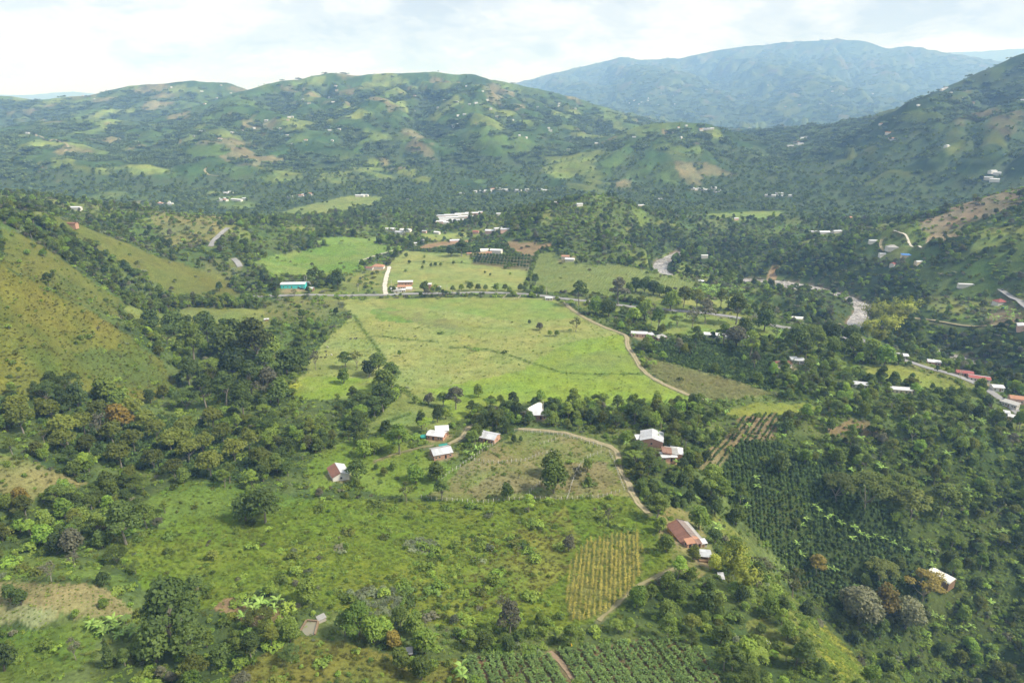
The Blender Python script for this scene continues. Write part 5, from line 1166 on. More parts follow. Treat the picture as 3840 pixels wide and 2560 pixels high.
# --- buildings along the road and around the plateau: label, x, y, L, W, H, rot, wall, roof, style, pitch, roof2
MID = [
    ('teal farm hall with a long white roof left of the white gravel lane', 'hall', 674.5, 652, 25, 10, 4.2, 4, 'teal', 'zincw', 'gable', 0.2, None),
    ('small white shed right of the teal hall', 'shed', 707, 649, 5, 4, 3, 0, 'white', 'zincw', 'shed', 0.1, None),
    ('white-roofed open shelter by the road near the teal hall', 'shelter', 713, 662, 7.5, 6, 3.2, -12, 'wood', 'zincw', 'gable', 0.3, None),
    ('long brick barn with white sheet roof behind the roadside houses', 'barn', 931, 648, 18, 6, 4.0, 4, 'brick', 'zincw', 'shed', 0.1, None),
    ('tile-roofed roadside house with pale orange end, below the long barn', 'house', 929, 658, 16, 7, 3.0, 3, 'white', 'claynew', 'gable', 0.35, 'claygrey'),
    ('white-roofed shed left of the tile-roofed roadside house', 'shed', 905, 663, 7, 5, 2.6, 12, 'white', 'zincw', 'gable', 0.25, None),
    ('grey-roofed low house nearest the lane junction', 'house', 913, 667, 9, 6, 2.6, 15, 'white', 'fibro', 'gable', 0.3, None),
    ('white-roofed shed right of the grey-roofed low house', 'shed', 926, 666, 5, 4, 2.5, 5, 'white', 'zincw', 'shed', 0.12, None),
    ('rounded pale film shelter right of the roadside tile-roofed house', 'shelter', 940, 663, 6.5, 4.5, 1.0, 5, 'white', 'dome', 'barrel', 0.8, None),
    ('two-storey brick house with flat zinc roof by the main road', 'house', 984, 654, 7, 6, 5.4, 0, 'brick', 'zincw', 'shed', 0.06, None),
    ('low salmon-roofed house right of the two-storey brick house', 'house', 998, 659, 7.5, 6, 2.8, -8, 'pinkwall', 'claynew', 'gable', 0.4, None),
    ('small white roof at the right end of the roadside houses', 'shed', 1008, 660, 4.5, 3.5, 2.2, 0, 'white', 'zincw', 'shed', 0.1, None),
    ('clay-tiled hacienda with white gable at the head of the gravel lane', 'house', 869, 612, 16, 9, 3.2, -6, 'white', 'claynew', 'hip', 0.6, None),
    ('brown-tiled outbuilding left of the hacienda', 'house', 849, 615, 9, 6, 2.8, -4, 'white', 'clay', 'gable', 0.4, None),
    ('white shed at the top right corner of the big meadow', 'shed', 1261, 684, 8, 4.5, 3.0, -6, 'white', 'zinc', 'gable', 0.35, None),
    ('pale domed film greenhouse behind the orchard', 'greenhouse', 1112, 576, 12, 8, 0.8, 12, 'white', 'dome', 'barrel', 0.8, None),
    ('orange two-storey house behind the orchard', 'house', 1123, 581, 8, 7, 5.5, 0, 'pinkwall', 'claynew', 'gable', 0.3, None),
    ('large white-roofed hall right of the orange house', 'hall', 1140, 575, 17, 11, 4.5, -14, 'white', 'zinc', 'gable', 0.25, None),
    ('long low white roof at the orchard edge', 'shed', 1108, 587, 16, 5, 2.4, 2, 'white', 'zinc', 'shed', 0.06, None),
    ('tan hut left of the orange house beyond the pasture', 'hut', 1078, 582, 7, 5, 2.5, 0, 'cream', 'claynew', 'gable', 0.3, None),
    ('orange-tiled house beside the cane field corner', 'house', 1299, 589, 11, 8, 3.0, -10, 'white', 'claynew', 'gable', 0.35, None),
    ('white-roofed house just right of the orange-tiled one by the cane', 'house', 1309, 595, 13, 8, 3.0, -12, 'white', 'zincw', 'gable', 0.25, None),
    ('long white-roofed pink farmhouse at the bend of the dirt track', 'house', 1468, 765, 13, 6.5, 3.2, -8, 'pinkwall', 'zincw', 'gable', 0.3, None),
    ('grey zinc shed right of the pink farmhouse', 'shed', 1491, 769, 7, 4.5, 2.6, 12, 'brick', 'zinc', 'shed', 0.15, None),
    ('dark slate-grey shade roof right of the pink farmhouse', 'shelter', 1517, 774, 9, 5.5, 2.2, 28, 'wood', 'fibro', 'shed', 0.1, None),
    ('long white roof under trees left of the round grey-crowned tree', 'house', 1638, 768, 15, 7, 3, -14, 'white', 'zincw', 'gable', 0.25, None),
    ('smaller white roof under trees beside the round grey-crowned tree', 'house', 1663, 771, 7, 6, 3, -8, 'white', 'zincw', 'gable', 0.25, None),
    ('white roof half hidden by hedges above the coffee field', 'house', 1720, 774, 8, 5, 2.8, -8, 'white', 'zincw', 'shed', 0.1, None),
    ('brown-tiled white farmhouse at the right end of the coffee field', 'house', 1797, 834, 12, 7, 3, 8, 'white', 'clay', 'gable', 0.35, None),
    ('pale blue-white roof right of the brown-tiled farmhouse', 'house', 1832, 827, 9, 5, 3, -6, 'white', 'zinc', 'shed', 0.1, None),
    ('white domed film drier between the two coffee-field houses', 'greenhouse', 1820, 826, 5, 5, 0.6, 0, 'white', 'dome', 'barrel', 1.0, None),
    ('blue and white roofed cottage in the grove below the terrace meadow', 'house', 1974, 881, 10, 6, 3, -16, 'white', 'zinc', 'gable', 0.3, 'zincw'),
    ('long brown-edged white roof among fruit trees below the terrace meadow', 'house', 2068, 893, 14, 6, 3, -12, 'cream', 'zincw', 'gable', 0.3, 'fibro'),
    ('big white roof at the upper end of the roadside hamlet', 'house', 2066, 815, 13, 7, 3, -14, 'white', 'zincw', 'gable', 0.25, None),
    ('narrow white-roofed house between road trees in the hamlet', 'house', 2115, 818, 6, 5, 3.2, -30, 'brick', 'zincw', 'gable', 0.35, None),
    ('pink house with white roof facing the terrace meadow', 'house', 2145, 830, 10, 7, 3, -22, 'pinkwall', 'zincw', 'gable', 0.3, None),
    ('red-roofed brick house in the roadside hamlet', 'house', 2215, 855, 12, 7, 3, -22, 'brick', 'redroof', 'gable', 0.3, 'fibro'),
    ('grey-roofed house with a bright red front awning in the hamlet', 'house', 2249, 867, 15, 8, 3, -26, 'white', 'redroof', 'gable', 0.25, 'zinc'),
    ('lone white roof below the red-awning house', 'house', 2290, 888, 7, 6, 3, -10, 'white', 'zincw', 'gable', 0.3, None),
    ('orange-tiled house at the right edge of the hamlet', 'house', 2334, 914, 8, 7, 3.5, -20, 'pinkwall', 'claynew', 'gable', 0.35, None),
    ('grey slab roof left of the orange-tiled edge house', 'house', 2322, 926, 9, 5, 3, -56, 'white', 'fibro', 'shed', 0.1, None),
    ('white-roofed cottage low on the road at the right edge', 'house', 2301, 945, 8, 4.5, 3, -26, 'white', 'zinc', 'gable', 0.3, None),
    ('pinkish wall and white roof lowest on the road at the right edge', 'house', 2330, 957, 7, 5, 3, -30, 'pinkwall', 'zincw', 'gable', 0.3, None),
    ('red-roofed white house on the bare plot by the far right road', 'house', 2296, 693, 11, 9, 4.2, 8, 'white', 'redroof', 'hip', 0.6, None),
    ('large white-roofed building cut by the right edge', 'house', 2349, 748, 12, 9, 4, 60, 'pinkwall', 'zincw', 'gable', 0.25, None),
    ('long white shed in the trees above the red-roofed house', 'shed', 2218, 653, 17, 5, 3, -10, 'white', 'zincw', 'gable', 0.25, None),
    ('grey hip-roofed house across the river', 'house', 2049, 568, 15, 10, 3.2, -8, 'white', 'fibro', 'hip', 0.6, None),
    ('white house at the end of the short track across the river', 'house', 2026, 583, 8, 6, 3.2, 0, 'white', 'zincw', 'gable', 0.3, None),
    ('house with a vivid blue tarpaulin roof across the river', 'house', 2081, 586, 12, 7, 3, -14, 'cream', 'blueroof', 'shed', 0.12, None),
    ('red and white gable cottage below the grey hip roof', 'house', 2051, 606, 7, 6, 3.2, 40, 'white', 'redroof', 'gable', 0.4, None),
    ('pale cottage right of the red and white gable cottage', 'house', 2110, 601, 9, 6, 3, 10, 'cream', 'zincw', 'gable', 0.3, None),
    ('white roof beside the upper bend of the short track', 'house', 2005, 553, 11, 6, 3, -6, 'white', 'zinc', 'gable', 0.3, None),
    ('leftmost of three white roofs in a row on the far bank', 'house', 1868, 532, 13, 7, 3, 0, 'white', 'zincw', 'gable', 0.3, None),
    ('middle of three white roofs in a row on the far bank', 'house', 1893, 533, 17, 9, 3.4, 4, 'white', 'zincw', 'gable', 0.3, None),
    ('rightmost, greyish of three roofs in a row on the far bank', 'house', 1922, 531, 15, 8, 3.2, 14, 'white', 'zinc', 'gable', 0.3, 'fibro'),
    ('white roof in the palms left of the river pool', 'house', 1618, 587, 10, 5, 3, 0, 'white', 'zincw', 'gable', 0.3, None),
    ('little white roof at the far corner of the cane field', 'house', 1611, 646, 6, 4, 2.6, 0, 'white', 'zincw', 'shed', 0.1, None),
    ('white film tunnel beside the main road inside the river bend', 'greenhouse', 1833, 732, 14, 6, 0.6, -14, 'white', 'dome', 'barrel', 0.8, None),
    ('white house deep in the trees left, with pale wall', 'house', 173, 477, 16, 7, 3.4, 4, 'white', 'zincw', 'gable', 0.3, None),
    ('small red brick house on the second grassy spur', 'house', 165, 514, 11, 6, 3.4, 0, 'brick', 'clay', 'gable', 0.3, None),
    ('white tent-like roof in the valley grass left of the meadow', 'shelter', 612, 733, 4, 3, 1.8, 20, 'wood', 'zincw', 'gable', 0.4, None),
]
for t in MID:
    lab, cat_, px, py, L, W, h, rot, wall, roof, st, pit, r2 = t
    rr = np.hypot(*ground(px, py)[0][:2])
    if rr > 600 and wall != 'teal': L, W, h = L * 0.88, W * 0.88, h * 0.9
    house({'hall': 'farm_hall', 'shed': 'shed', 'house': 'house', 'barn': 'barn', 'greenhouse': 'film_greenhouse', 'shelter': 'shelter', 'hut': 'hut'}[cat_], lab, px, py, L, W, h, rot, wall, roof, st, pit, r2, 1 if rr < 760 else 0, cat_)
# --- white complex in the middle distance: rows of long roofs
k = 0
ROWS = [(1018, 495.5, 26), (1040, 494.0, 30), (1064, 491.5, 30), (1084, 489.5, 24), (1020, 500.5, 28), (1046, 499.5, 34), (1072, 497.5, 30), (1026, 505, 26), (1050, 505.5, 30), (1012, 509, 18), (1030, 511, 16)]
for i, (px, py, L) in enumerate(ROWS):
    house('estate_block', 'long white-roofed block in the large white complex beyond the fields', px, py, L * 1.0, 10, 4.0, 3 + (i % 3) * 2, 'white' if i % 3 else 'pinkwall', 'zincw' if i % 4 else 'zinc', 'gable', 0.22, None, 0, 'building', 'blocks of the white complex beyond the fields')
# --- single houses of the middle distance
MIDF = [(896.5, 526, 24, 'zincw'), (932, 528, 26, 'zincw'), (918, 533, 20, 'zinc'), (975, 531, 10, 'zinc'), (1004, 533.5, 14, 'zincw'), (1093, 532, 14, 'redroof'), (1128, 530, 26, 'zincw'), (1144, 525, 20, 'zincw'), (1160, 527, 20, 'zinc'), (1044, 552.5, 22, 'zincw'), (971, 551.5, 16, 'zincw'), (951, 559, 12, 'zinc'),
        (1142, 482, 14, 'zincw'), (1146, 491, 14, 'zincw'), (1174, 478, 16, 'claygrey'), (1103, 487, 12, 'zincw'), (1277, 465, 14, 'zincw'), (1331, 469, 14, 'zinc'), (1471, 472, 22, 'zincw'), (1517, 457, 14, 'zincw'), (1690, 502, 14, 'zinc'), (1895, 500, 12, 'zincw'), (1945, 500, 26, 'claynew'), (1960, 502, 14, 'zincw')]
for px, py, L, rf_ in MIDF:
    house('farm_building', 'small pale-roofed farm building scattered in the middle distance', px, py, L * 0.64, L * 0.30 + 1.5, 3.2, random.uniform(-25, 25), random.choice(('white', 'white', 'pinkwall')), rf_, 'gable', 0.3, None, 0, 'building', 'farm buildings in the middle distance')
HAM = [(1117, 438), (1124, 439), (1108, 439), (1132, 434), (1144, 433), (1090, 439), (1057, 444), (1062, 444), (941, 455), (934, 455), (831, 449), (838, 448), (822, 449), (1160, 436), (1190, 437), (1210, 436), (1240, 436), (1250, 437), (1590, 433), (1600, 434), (1612, 434), (1622, 436), (1640, 431), (1648, 438), (1766, 448), (1775, 449), (1796, 450), (1806, 449), (1815, 449), (1790, 444),
       (377, 465), (385, 464), (370, 467), (392, 468), (505, 459), (512, 456), (518, 459), (540, 458), (548, 459), (520, 443), (530, 441), (690, 449), (697, 447), (713, 445), (668, 452), (560, 456), (1841, 320), (1835, 323), (1830, 327), (1846, 317), (1852, 314), (1838, 330), (1826, 333), (1821, 334), (1815, 335), (2041, 305), (2050, 318), (2175, 335), (2280, 393), (2290, 397), (2270, 408), (2284, 412), (1620, 296), (1628, 296), (1610, 297), (1636, 295), (2165, 205), (2172, 202)]
for px, py in HAM:
    p = ground(px, py)[0]; rr = math.hypot(p[0], p[1]); s = 0.62 + rr / 7000
    house('hamlet_house', 'tiny white-roofed house in the hamlets under the far hills', px, py, random.uniform(10, 20) * s, random.uniform(7, 10) * s, 3.8 * s, random.uniform(-30, 30), 'white', random.choice(('zincw', 'zincw', 'zincw', 'zinc', 'claynew')), 'gable', 0.35, None, 0, 'house', 'hamlet houses under the far hills', 0.3)
rg = np.random.default_rng(77); nfar = 0
for _ in range(4000):
    px, py = rg.uniform(0, PW), rg.uniform(195, 425)
    if 1180 < px < 1900 and rg.random() < 0.1: pass
    elif rg.random() < 0.45: continue
    a, te = ray(px, py); p = ground(px, py)[0]; rr = math.hypot(p[0], p[1])
    if rr < 1900 or rr > 12500: continue
    if fbm(np.array([p[0] / 500]), np.array([p[1] / 500]), 2, 300)[0] < 0.08: continue
    s = 0.52 + rr / 10500
    house('hillside_house', 'tiny pale house dotted on the hazy mountainsides', px, py, rg.uniform(8, 17) * s, rg.uniform(6, 9) * s, 3.6 * s, rg.uniform(-40, 40), 'white', rg.choice(['zincw', 'zincw', 'zinc', 'claynew']), 'gable', 0.35, None, 0, 'house', 'houses dotted on the mountainsides', 0.3)
    nfar += 1
    if nfar >= 115: break

# ------------------------------------------------------------------ fences: each post a piece, wires between
def fence(label, pts, gap=2.5, h=1.6, rail=False, mat='post'):
    P = densify(poly_world(pts), gap); z = gz(P[:, 0], P[:, 1]); e = add('post_and_wire_fence', None, None, (P[0, 0], P[0, 1], float(z[0]))); tag(e, label, 'fence', None)
    me = MB().box(-0.11, 0.11, -0.11, 0.11, -0.3, h).mesh('post', mat)
    for k in range(len(P)):
        o = add('post', me, e, (P[k, 0] - P[0, 0] + random.uniform(-0.1, 0.1), P[k, 1] - P[0, 1], float(z[k] - z[0]))); o.rotation_euler = (random.uniform(-0.06, 0.06), random.uniform(-0.06, 0.06), random.uniform(0, 1)); s = random.uniform(0.9, 1.15); o.scale = (1, 1, s)
    w = MB()
    for hh in (0.45, 0.85, 1.25):
        w.tube([(P[k, 0] - P[0, 0], P[k, 1] - P[0, 1], float(z[k] - z[0]) + hh) for k in range(len(P))], [0.012] * len(P), 3, False)
    w.build('wire', 'wire', e)
    if rail: MB().tube([(P[k, 0] - P[0, 0], P[k, 1] - P[0, 1], float(z[k] - z[0]) + 1.3) for k in range(len(P))], [0.08] * len(P), 4, False).build('rail', 'palewood', e)
fence('white-post fence along the near edge of the fenced pasture', [(968, 1143), (1040, 1150), (1110, 1155), (1180, 1148), (1240, 1146), (1300, 1147), (1380, 1142), (1432, 1128)])
fence('white-post fence crossing the pasture right of the twin round trees', [(1304, 1144), (1312, 1115), (1322, 1088), (1334, 1066), (1352, 1050), (1385, 1038)])
fence('white-post fence zigzagging left of the twin round trees', [(1205, 1145), (1222, 1125), (1240, 1112), (1248, 1105)])
fence('white-post fence running from the hedge across the upper pasture', [(1080, 1056), (1115, 1062), (1150, 1064), (1180, 1060), (1210, 1058), (1240, 1044), (1270, 1040)])
fence('white-post fence along the left side of the fenced pasture', [(1010, 1105), (1035, 1085), (1060, 1070), (1080, 1056), (1110, 1035), (1140, 1018)])
fence('pale railed fence along the upper side of the pasture below the tree belt', [(1182, 990), (1230, 994), (1290, 1000), (1340, 1014), (1385, 1028)], rail=True)
fence('white-post fence between the pasture and the dirt track', [(1400, 1040), (1410, 1060), (1418, 1085), (1428, 1110), (1436, 1130)])
fence('short line of pale posts inside the top of the pasture', [(1240, 1022), (1262, 1016), (1280, 1008)], 2.8)
fence('wooden corral rails beside the main road at the meadow head', [(1155, 686), (1163, 679), (1165, 676)], 2.2, 1.5, True, 'palewood')
fence('corral rails around the small trough by the road', [(1155, 687), (1172, 689), (1190, 686), (1197, 680)], 2.2, 1.5, True, 'palewood')
fence('pale roadside wall of posts along the main road inside the river bend', [(1640, 729), (1720, 742), (1800, 757), (1850, 765)], 3.0, 1.3, True, 'post')
# power poles
for px, py, h, lab in ((1395, 962, 10, 'pale concrete pole beside the white dome in the tree belt'), (1027, 672, 10, 'leaning concrete pole right of the roadside houses'), (899, 656, 7, 'short pale pole near the lane junction'), (1213, 617, 8, 'pole at the lower edge of the orchard'), (1255, 676, 8, 'pole in the cane field near the road'),
                       (701, 652, 9, 'left of the twin poles behind the teal hall'), (705, 652, 9, 'right of the twin poles behind the teal hall'), (2201, 875, 8, 'left pole of the pair in the hamlet garden'), (2205, 874, 8, 'right pole of the pair in the hamlet garden'), (823, 670, 9, 'pole standing in the shrubby field by the road')):
    if px == 1395: px, py = 1247, 955
    p = G1(px, py); e = add('utility_pole', None, None, p); tag(e, lab, 'pole'); MB().tube([(0, 0, -0.5), (0, 0, h)], [0.2, 0.13], 8).build('shaft', 'palewood', e); MB().box(-0.8, 0.8, -0.06, 0.06, h - 0.7, h - 0.55).build('crossarm', 'wood', e)

# ------------------------------------------------------------------ cattle and cars
def cow_mesh(lying=False):
    me = bpy.data.meshes.new('cow'); V = []; E = []; Rr = []
    def chain(pts, start=None):
        prev = start
        for (x, y, z, r) in pts:
            V.append((x, y, z)); Rr.append(r); i = len(V) - 1
            if prev is not None: E.append((prev, i))
            prev = i
        return prev
    zo = -0.55 if lying else 0.0
    chain([(-0.75, 0, 1.15 + zo, 0.26), (-0.35, 0, 1.12 + zo, 0.36), (0.1, 0, 1.08 + zo, 0.38), (0.5, 0, 1.12 + zo, 0.33), (0.8, 0, 1.2 + zo, 0.22), (1.05, 0, 1.05 + zo, 0.17), (1.3, 0, 0.8 + zo * 0.6, 0.14), (1.5, 0, 0.62 + zo * 0.4, 0.10)])
    for sx, st in ((-0.62, 0), (0.52, 3)):
        for sy in (-1, 1):
            if lying: chain([(sx, sy * 0.3, 0.4, 0.16), (sx + 0.35, sy * 0.42, 0.15, 0.1), (sx + 0.1, sy * 0.5, 0.1, 0.07)], st)
            else: chain([(sx, sy * 0.2, 0.85, 0.15), (sx + (0.10 if sx < 0 else -0.03), sy * 0.2, 0.48, 0.085), (sx + (-0.02 if sx < 0 else 0.02), sy * 0.2, 0.2, 0.06), (sx + 0.04, sy * 0.2, 0.0, 0.07)], st)
    chain([(-0.98, 0, 1.2 + zo, 0.04), (-1.04, 0, 0.8 + zo, 0.03), (-1.03, 0, 0.55 + zo, 0.05)], 0)
    for sy in (-1, 1): chain([(1.26, sy * 0.2, 0.95 + zo * 0.6, 0.05), (1.22, sy * 0.32, 0.96 + zo * 0.6, 0.03)], 6)
    me.from_pydata(V, E, []); o = bpy.data.objects.new('tmp', me); COL.objects.link(o)
    md = o.modifiers.new('skin', 'SKIN'); sv = me.skin_vertices[0].data
    for i, r in enumerate(Rr): sv[i].radius = (r, r); sv[i].use_root = (i == 2)
    o.modifiers.new('sub', 'SUBSURF').levels = 1
    dg = bpy.context.evaluated_depsgraph_get(); ev = o.evaluated_get(dg); m2 = bpy.data.meshes.new_from_object(ev)
    bpy.data.objects.remove(o); bpy.data.meshes.remove(me); m2.name = 'cow_body'; m2.polygons.foreach_set('use_smooth', np.ones(len(m2.polygons), bool)); return m2
cow0 = cow_mesh(); cow1 = cow_mesh(True)
for px, py, mt, ly, lab in ((751.7, 798.5, 'cowwhite', 0, 'white cow grazing alone on the left arm of the meadow'), (748.5, 809, 'cowblack', 0, 'dark cow just below the white cow'), (750, 817, 'cowpatch', 0, 'black and white patched cow in the left meadow'), (761.7, 815.5, 'cowwhite', 1, 'pale cow lying right of the patched cow'),
                            (738.5, 821.5, 'cowblack', 1, 'small dark cow lowest left of the herd'), (746.7, 823, 'cowblack', 0, 'dark cow lowest of the herd on the meadow'), (722, 804.5, 'cowblack', 0, 'dark cow nearest the wood edge'), (727, 808.5, 'cowblack', 1, 'dark cow lying near the wood edge'),
                            (704.8, 850.5, 'cowblack', 0, 'lone black cow at the lower wood edge'), (806, 778.3, 'cowblack', 1, 'small dark cow far left of the meadow ditch'), (814.6, 778.8, 'cowpatch', 0, 'left of two dark cows by the meadow ditch'), (818.7, 778.4, 'cowblack', 0, 'right of two dark cows by the meadow ditch')):
    p = G1(px, py); m_ = (cow1 if ly else cow0).copy(); m_.materials.clear(); m_.materials.append(M[mt]); o = add('cow', m_, None, p, random.uniform(0, 6.28)); o.scale = (0.95,) * 3; tag(o, lab, 'cow', None)
def car(px, py, rot, mat, lab):
    p = G1(px, py); e = add('parked_car', None, None, (p[0], p[1], p[2] + 0.05), math.radians(rot)); tag(e, lab, 'car')
    prof = [(-2.1, 0.35), (-2.1, 0.85), (-1.5, 0.95), (-1.1, 1.45), (0.3, 1.45), (0.95, 0.95), (2.0, 0.82), (2.1, 0.35)]
    n = len(prof); mb = MB(); mb.raw([(a, -0.82, b) for a, b in prof] + [(a, 0.82, b) for a, b in prof], [tuple(range(n)), tuple(range(2 * n - 1, n - 1, -1))] + [(i, i + n, (i + 1) % n + n, (i + 1) % n) for i in range(n)]); mb.build('body', mat, e)
    for sy in (-0.83, 0.81): MB().raw([(-1.3, sy, 1.0), (0.75, sy, 1.0), (0.25, sy, 1.38), (-1.05, sy, 1.38), (-1.3, sy + 0.02, 1.0), (0.75, sy + 0.02, 1.0), (0.25, sy + 0.02, 1.38), (-1.05, sy + 0.02, 1.38)], [(0, 1, 2, 3), (7, 6, 5, 4), (0, 4, 5, 1), (1, 5, 6, 2), (2, 6, 7, 3), (3, 7, 4, 0)]).build('side_window', 'glass', e)
    for a in (-1.35, 1.3):
        for sy in (-0.8, 0.8): MB().tube([(a, sy - 0.1, 0.32), (a, sy + 0.1, 0.32)], [0.32, 0.32], 12).build('wheel', 'tyre', e)
car(686, 660, 10, 'carwhite', 'white car parked in the yard of the teal hall'); car(688, 663, -5, 'cardark', 'dark car parked below the white car by the teal hall'); car(697.5, 655, 80, 'carwhite', 'white vehicle against the right end of the teal hall'); car(694, 664.5, 15, 'cardark', 'dark vehicle at the head of the teal hall driveway'); car(2302, 668, -50, 'cardark', 'dark vehicle at the top of the far right road')
# yellow cloth on a stick at the top edge of the cassava plot
p = G1(1311, 1489); e = add('marker_flag', None, None, p); tag(e, 'upright yellow cloth on a stick at the top edge of the cassava plot', 'flag'); MB().tube([(0, 0, 0), (0, 0, 2.6)], [0.03, 0.02], 5).build('stick', 'wood', e)
MB().raw([(0, 0.02, 2.6), (0.25, 0.06, 1.9), (0.62, 0.0, 1.1), (0.1, -0.05, 1.0), (0, 0.05, 2.6), (0.25, 0.09, 1.9), (0.62, 0.03, 1.1), (0.1, -0.02, 1.0)], [(0, 3, 2, 1), (4, 5, 6, 7), (0, 1, 5, 4), (1, 2, 6, 5), (2, 3, 7, 6), (3, 0, 4, 7)]).build('cloth', 'yellow', e)
# boulders in the river
rg = np.random.default_rng(9)
for k in range(26):
    i = rg.integers(30, len(RIVER_LEN) - 60); off = rg.choice([-1, 1]) * rg.uniform(9, 15); d = RIVER_LEN[i + 1] - RIVER_LEN[i]; d /= np.linalg.norm(d); x, y = RIVER_LEN[i] + np.array((-d[1], d[0])) * off; s = rg.uniform(0.8, 2.0)
    V, F = [], []
    mb = MB(); mb.tube([(0, 0, -0.8 * s), (0.1 * s, 0, -0.2 * s), (0, 0.1 * s, 0.35 * s), (0, 0, 0.6 * s)], [0.9 * s, 1.1 * s, 0.8 * s, 0.35 * s], 7); o = mb.build('boulder', 'rock'); o.location = (x, y, WATER_Z); o.rotation_euler = (0, 0, rg.uniform(0, 6)); tag(o, 'grey boulder standing at the edge of the rapids', 'boulder', 'boulders along the river rapids')

# ------------------------------------------------------------------ plants set one by one where the photograph shows them
N_HOUSE_BLOCKS = len(BLOCK)
def mpp(px, py):
    p = G1(px, py); return math.sqrt(p[0] ** 2 + p[1] ** 2 + (CAM_H - p[2]) ** 2) / FOC * math.cos(math.atan(math.hypot(px - PW / 2, py - PH / 2) / FOC)), p
def at(kind, px, py, wpx, mat, label, group=None, cat='tree', v=None, sz=1.0, name=None):
    """a plant whose foot stands at (px, py) and whose crown is wpx wide in the photograph"""
    m_, p = mpp(px, py); s = wpx * m_ / PN[kind][1]; BLOCK.append((p[0], p[1], wpx * m_ * 0.42))
    return plant(kind, p[0], p[1], s, mat, label, group, cat, v, sz, None, name)
# solitary and striking trees
at('round', 1268, 1092, 50, 'l_mid', 'upper back tree of the round pair inside the fenced pasture', v=0)
at('round', 1271, 1132, 64, 'l_mid', 'lower front tree of the round pair inside the fenced pasture', v=1)
at('round', 1002, 1103, 40, 'l_mid', 'single round dark tree at the left fence of the pasture', v=2)
at('tall', 822, 1104, 50, 'l_dark', 'dark spreading tree just right of the half-tiled white cottage', sz=0.75)
at('ball', 1972, 1432, 92, 'l_pale', 'left, larger of two pale blossom-covered round trees at lower right', v=0)
at('ball', 2078, 1442, 78, 'l_pale', 'right of two pale blossom-covered round trees at lower right', v=1)
at('round', 2025, 1418, 60, 'l_ochre', 'brown-olive tree wedged between the two pale blossom trees', sz=1.2)
at('acacia', 2020, 1340, 74, 'l_acacia', 'thin forked spreading tree above the left blossom tree')
at('acacia', 2118, 1380, 92, 'l_ochre', 'ochre-gold spreading tree hiding the white drying shelter')
at('acacia', 1920, 1150, 84, 'l_acacia', 'left of the wide layered trees high on the coffee slope', sz=1.0)
at('acacia', 1985, 1172, 110, 'l_acacia', 'widest layered tree with pale forked stems on the coffee slope', sz=1.05)
at('acacia', 2090, 1195, 95, 'l_acacia', 'right of the wide layered trees on the coffee slope')
at('acacia', 2060, 1150, 80, 'l_mid', 'layered tree behind the widest one on the coffee slope')
at('tall', 2160, 1190, 74, 'l_mid', 'dense green tree right of the layered trees on the coffee slope', sz=0.8)
at('round', 1790, 1085, 44, 'l_mid', 'round dark green tree at the top of the coffee slope')
at('tall', 1632, 1135, 60, 'l_bright', 'bright green tall tree behind the farmhouse, upper of two', sz=0.85)
at('tall', 1652, 1160, 56, 'l_bright', 'bright green tall tree behind the farmhouse, lower of two', sz=0.85)
at('round', 1605, 1215, 48, 'l_bright', 'green tree touching the far right corner of the farmhouse roof')
at('round', 1690, 1205, 40, 'l_mid', 'round tree on the bank right of the farmhouse')
at('round', 1530, 1268, 40, 'l_mid', 'dark bushy tree left of the farmhouse front')
at('round', 1515, 1222, 34, 'l_mid', 'dark tree between the track and the farmhouse')
at('tall', 1508, 1195, 56, 'l_mid', 'big tree overhanging the end of the dirt track above the farmhouse', sz=0.85)
at('round', 1592, 1285, 30, 'l_olive', 'small orange-tinged tree left of the raised zinc shed')
at('bamboo', 1680, 1320, 76, 'l_bamboo', 'upper of two golden bamboo clumps below the farmhouse', cat='bamboo')
at('bamboo', 1712, 1358, 82, 'l_bamboo', 'lower of two golden bamboo clumps below the farmhouse', cat='bamboo')
at('round', 1640, 1310, 34, 'l_bamboo', 'yellow-green bush against the bamboo clumps', cat='bush')
at('sparse', 1745, 1340, 50, 'l_pale', 'thin pale-stemmed tree right of the bamboo clumps')
at('sparse', 1820, 1372, 56, 'l_olive', 'brown-tinged thin tree on the bank above the tall yellow grass')
at('tall', 1875, 1320, 46, 'l_ochre', 'olive-brown tree standing alone in the coffee right of the bamboo', sz=0.8)
at('tall', 400, 1490, 130, 'l_dark', 'huge dark green tree at lower left', v=1, sz=1.0)
at('tall', 440, 1520, 90, 'l_dark', 'dark tree crowding the right foot of the huge lower-left tree', v=2, sz=0.8)
at('round', 360, 1520, 80, 'l_dark', 'dark tree crowding the left foot of the huge lower-left tree')
at('tall', 825, 1468, 78, 'l_bright', 'bright green bushy tree right of the fish pond', v=0, sz=0.85)
at('round', 858, 1478, 50, 'l_bright', 'smaller bright green tree at the right foot of the bushy one by the pond', sz=1.2)
at('round', 668, 1474, 48, 'l_mid', 'round green tree left of the fish pond', sz=1.15)
at('round', 905, 1488, 38, 'l_ochre', 'yellowish tree in the thicket at bottom centre')
at('round', 975, 1500, 56, 'l_bright', 'broad yellow-green tree in the thicket at bottom centre')
at('round', 922, 1535, 46, 'l_mid', 'round dark bush standing in the olive grass at the bottom', cat='bush')
at('round', 968, 1560, 52, 'l_mid', 'round dark bush cut by the bottom edge', cat='bush')
at('tall', 1312, 1482, 40, 'l_mid', 'slender leafy tree above the soil lane of the cassava plot', sz=1.0)
at('round', 1238, 1435, 22, 'l_mid', 'small round tree left of the ripe maize', sz=1.3)
at('sparse', 1155, 1410, 34, 'l_grey', 'small grey twiggy tree in the rough meadow')
at('round', 1306, 1265, 28, 'l_grey', 'greyish bush tree above the ripe maize', sz=1.2)
at('sparse', 1397, 1200, 26, 'l_grey', 'bare pale tree near the end of the track')
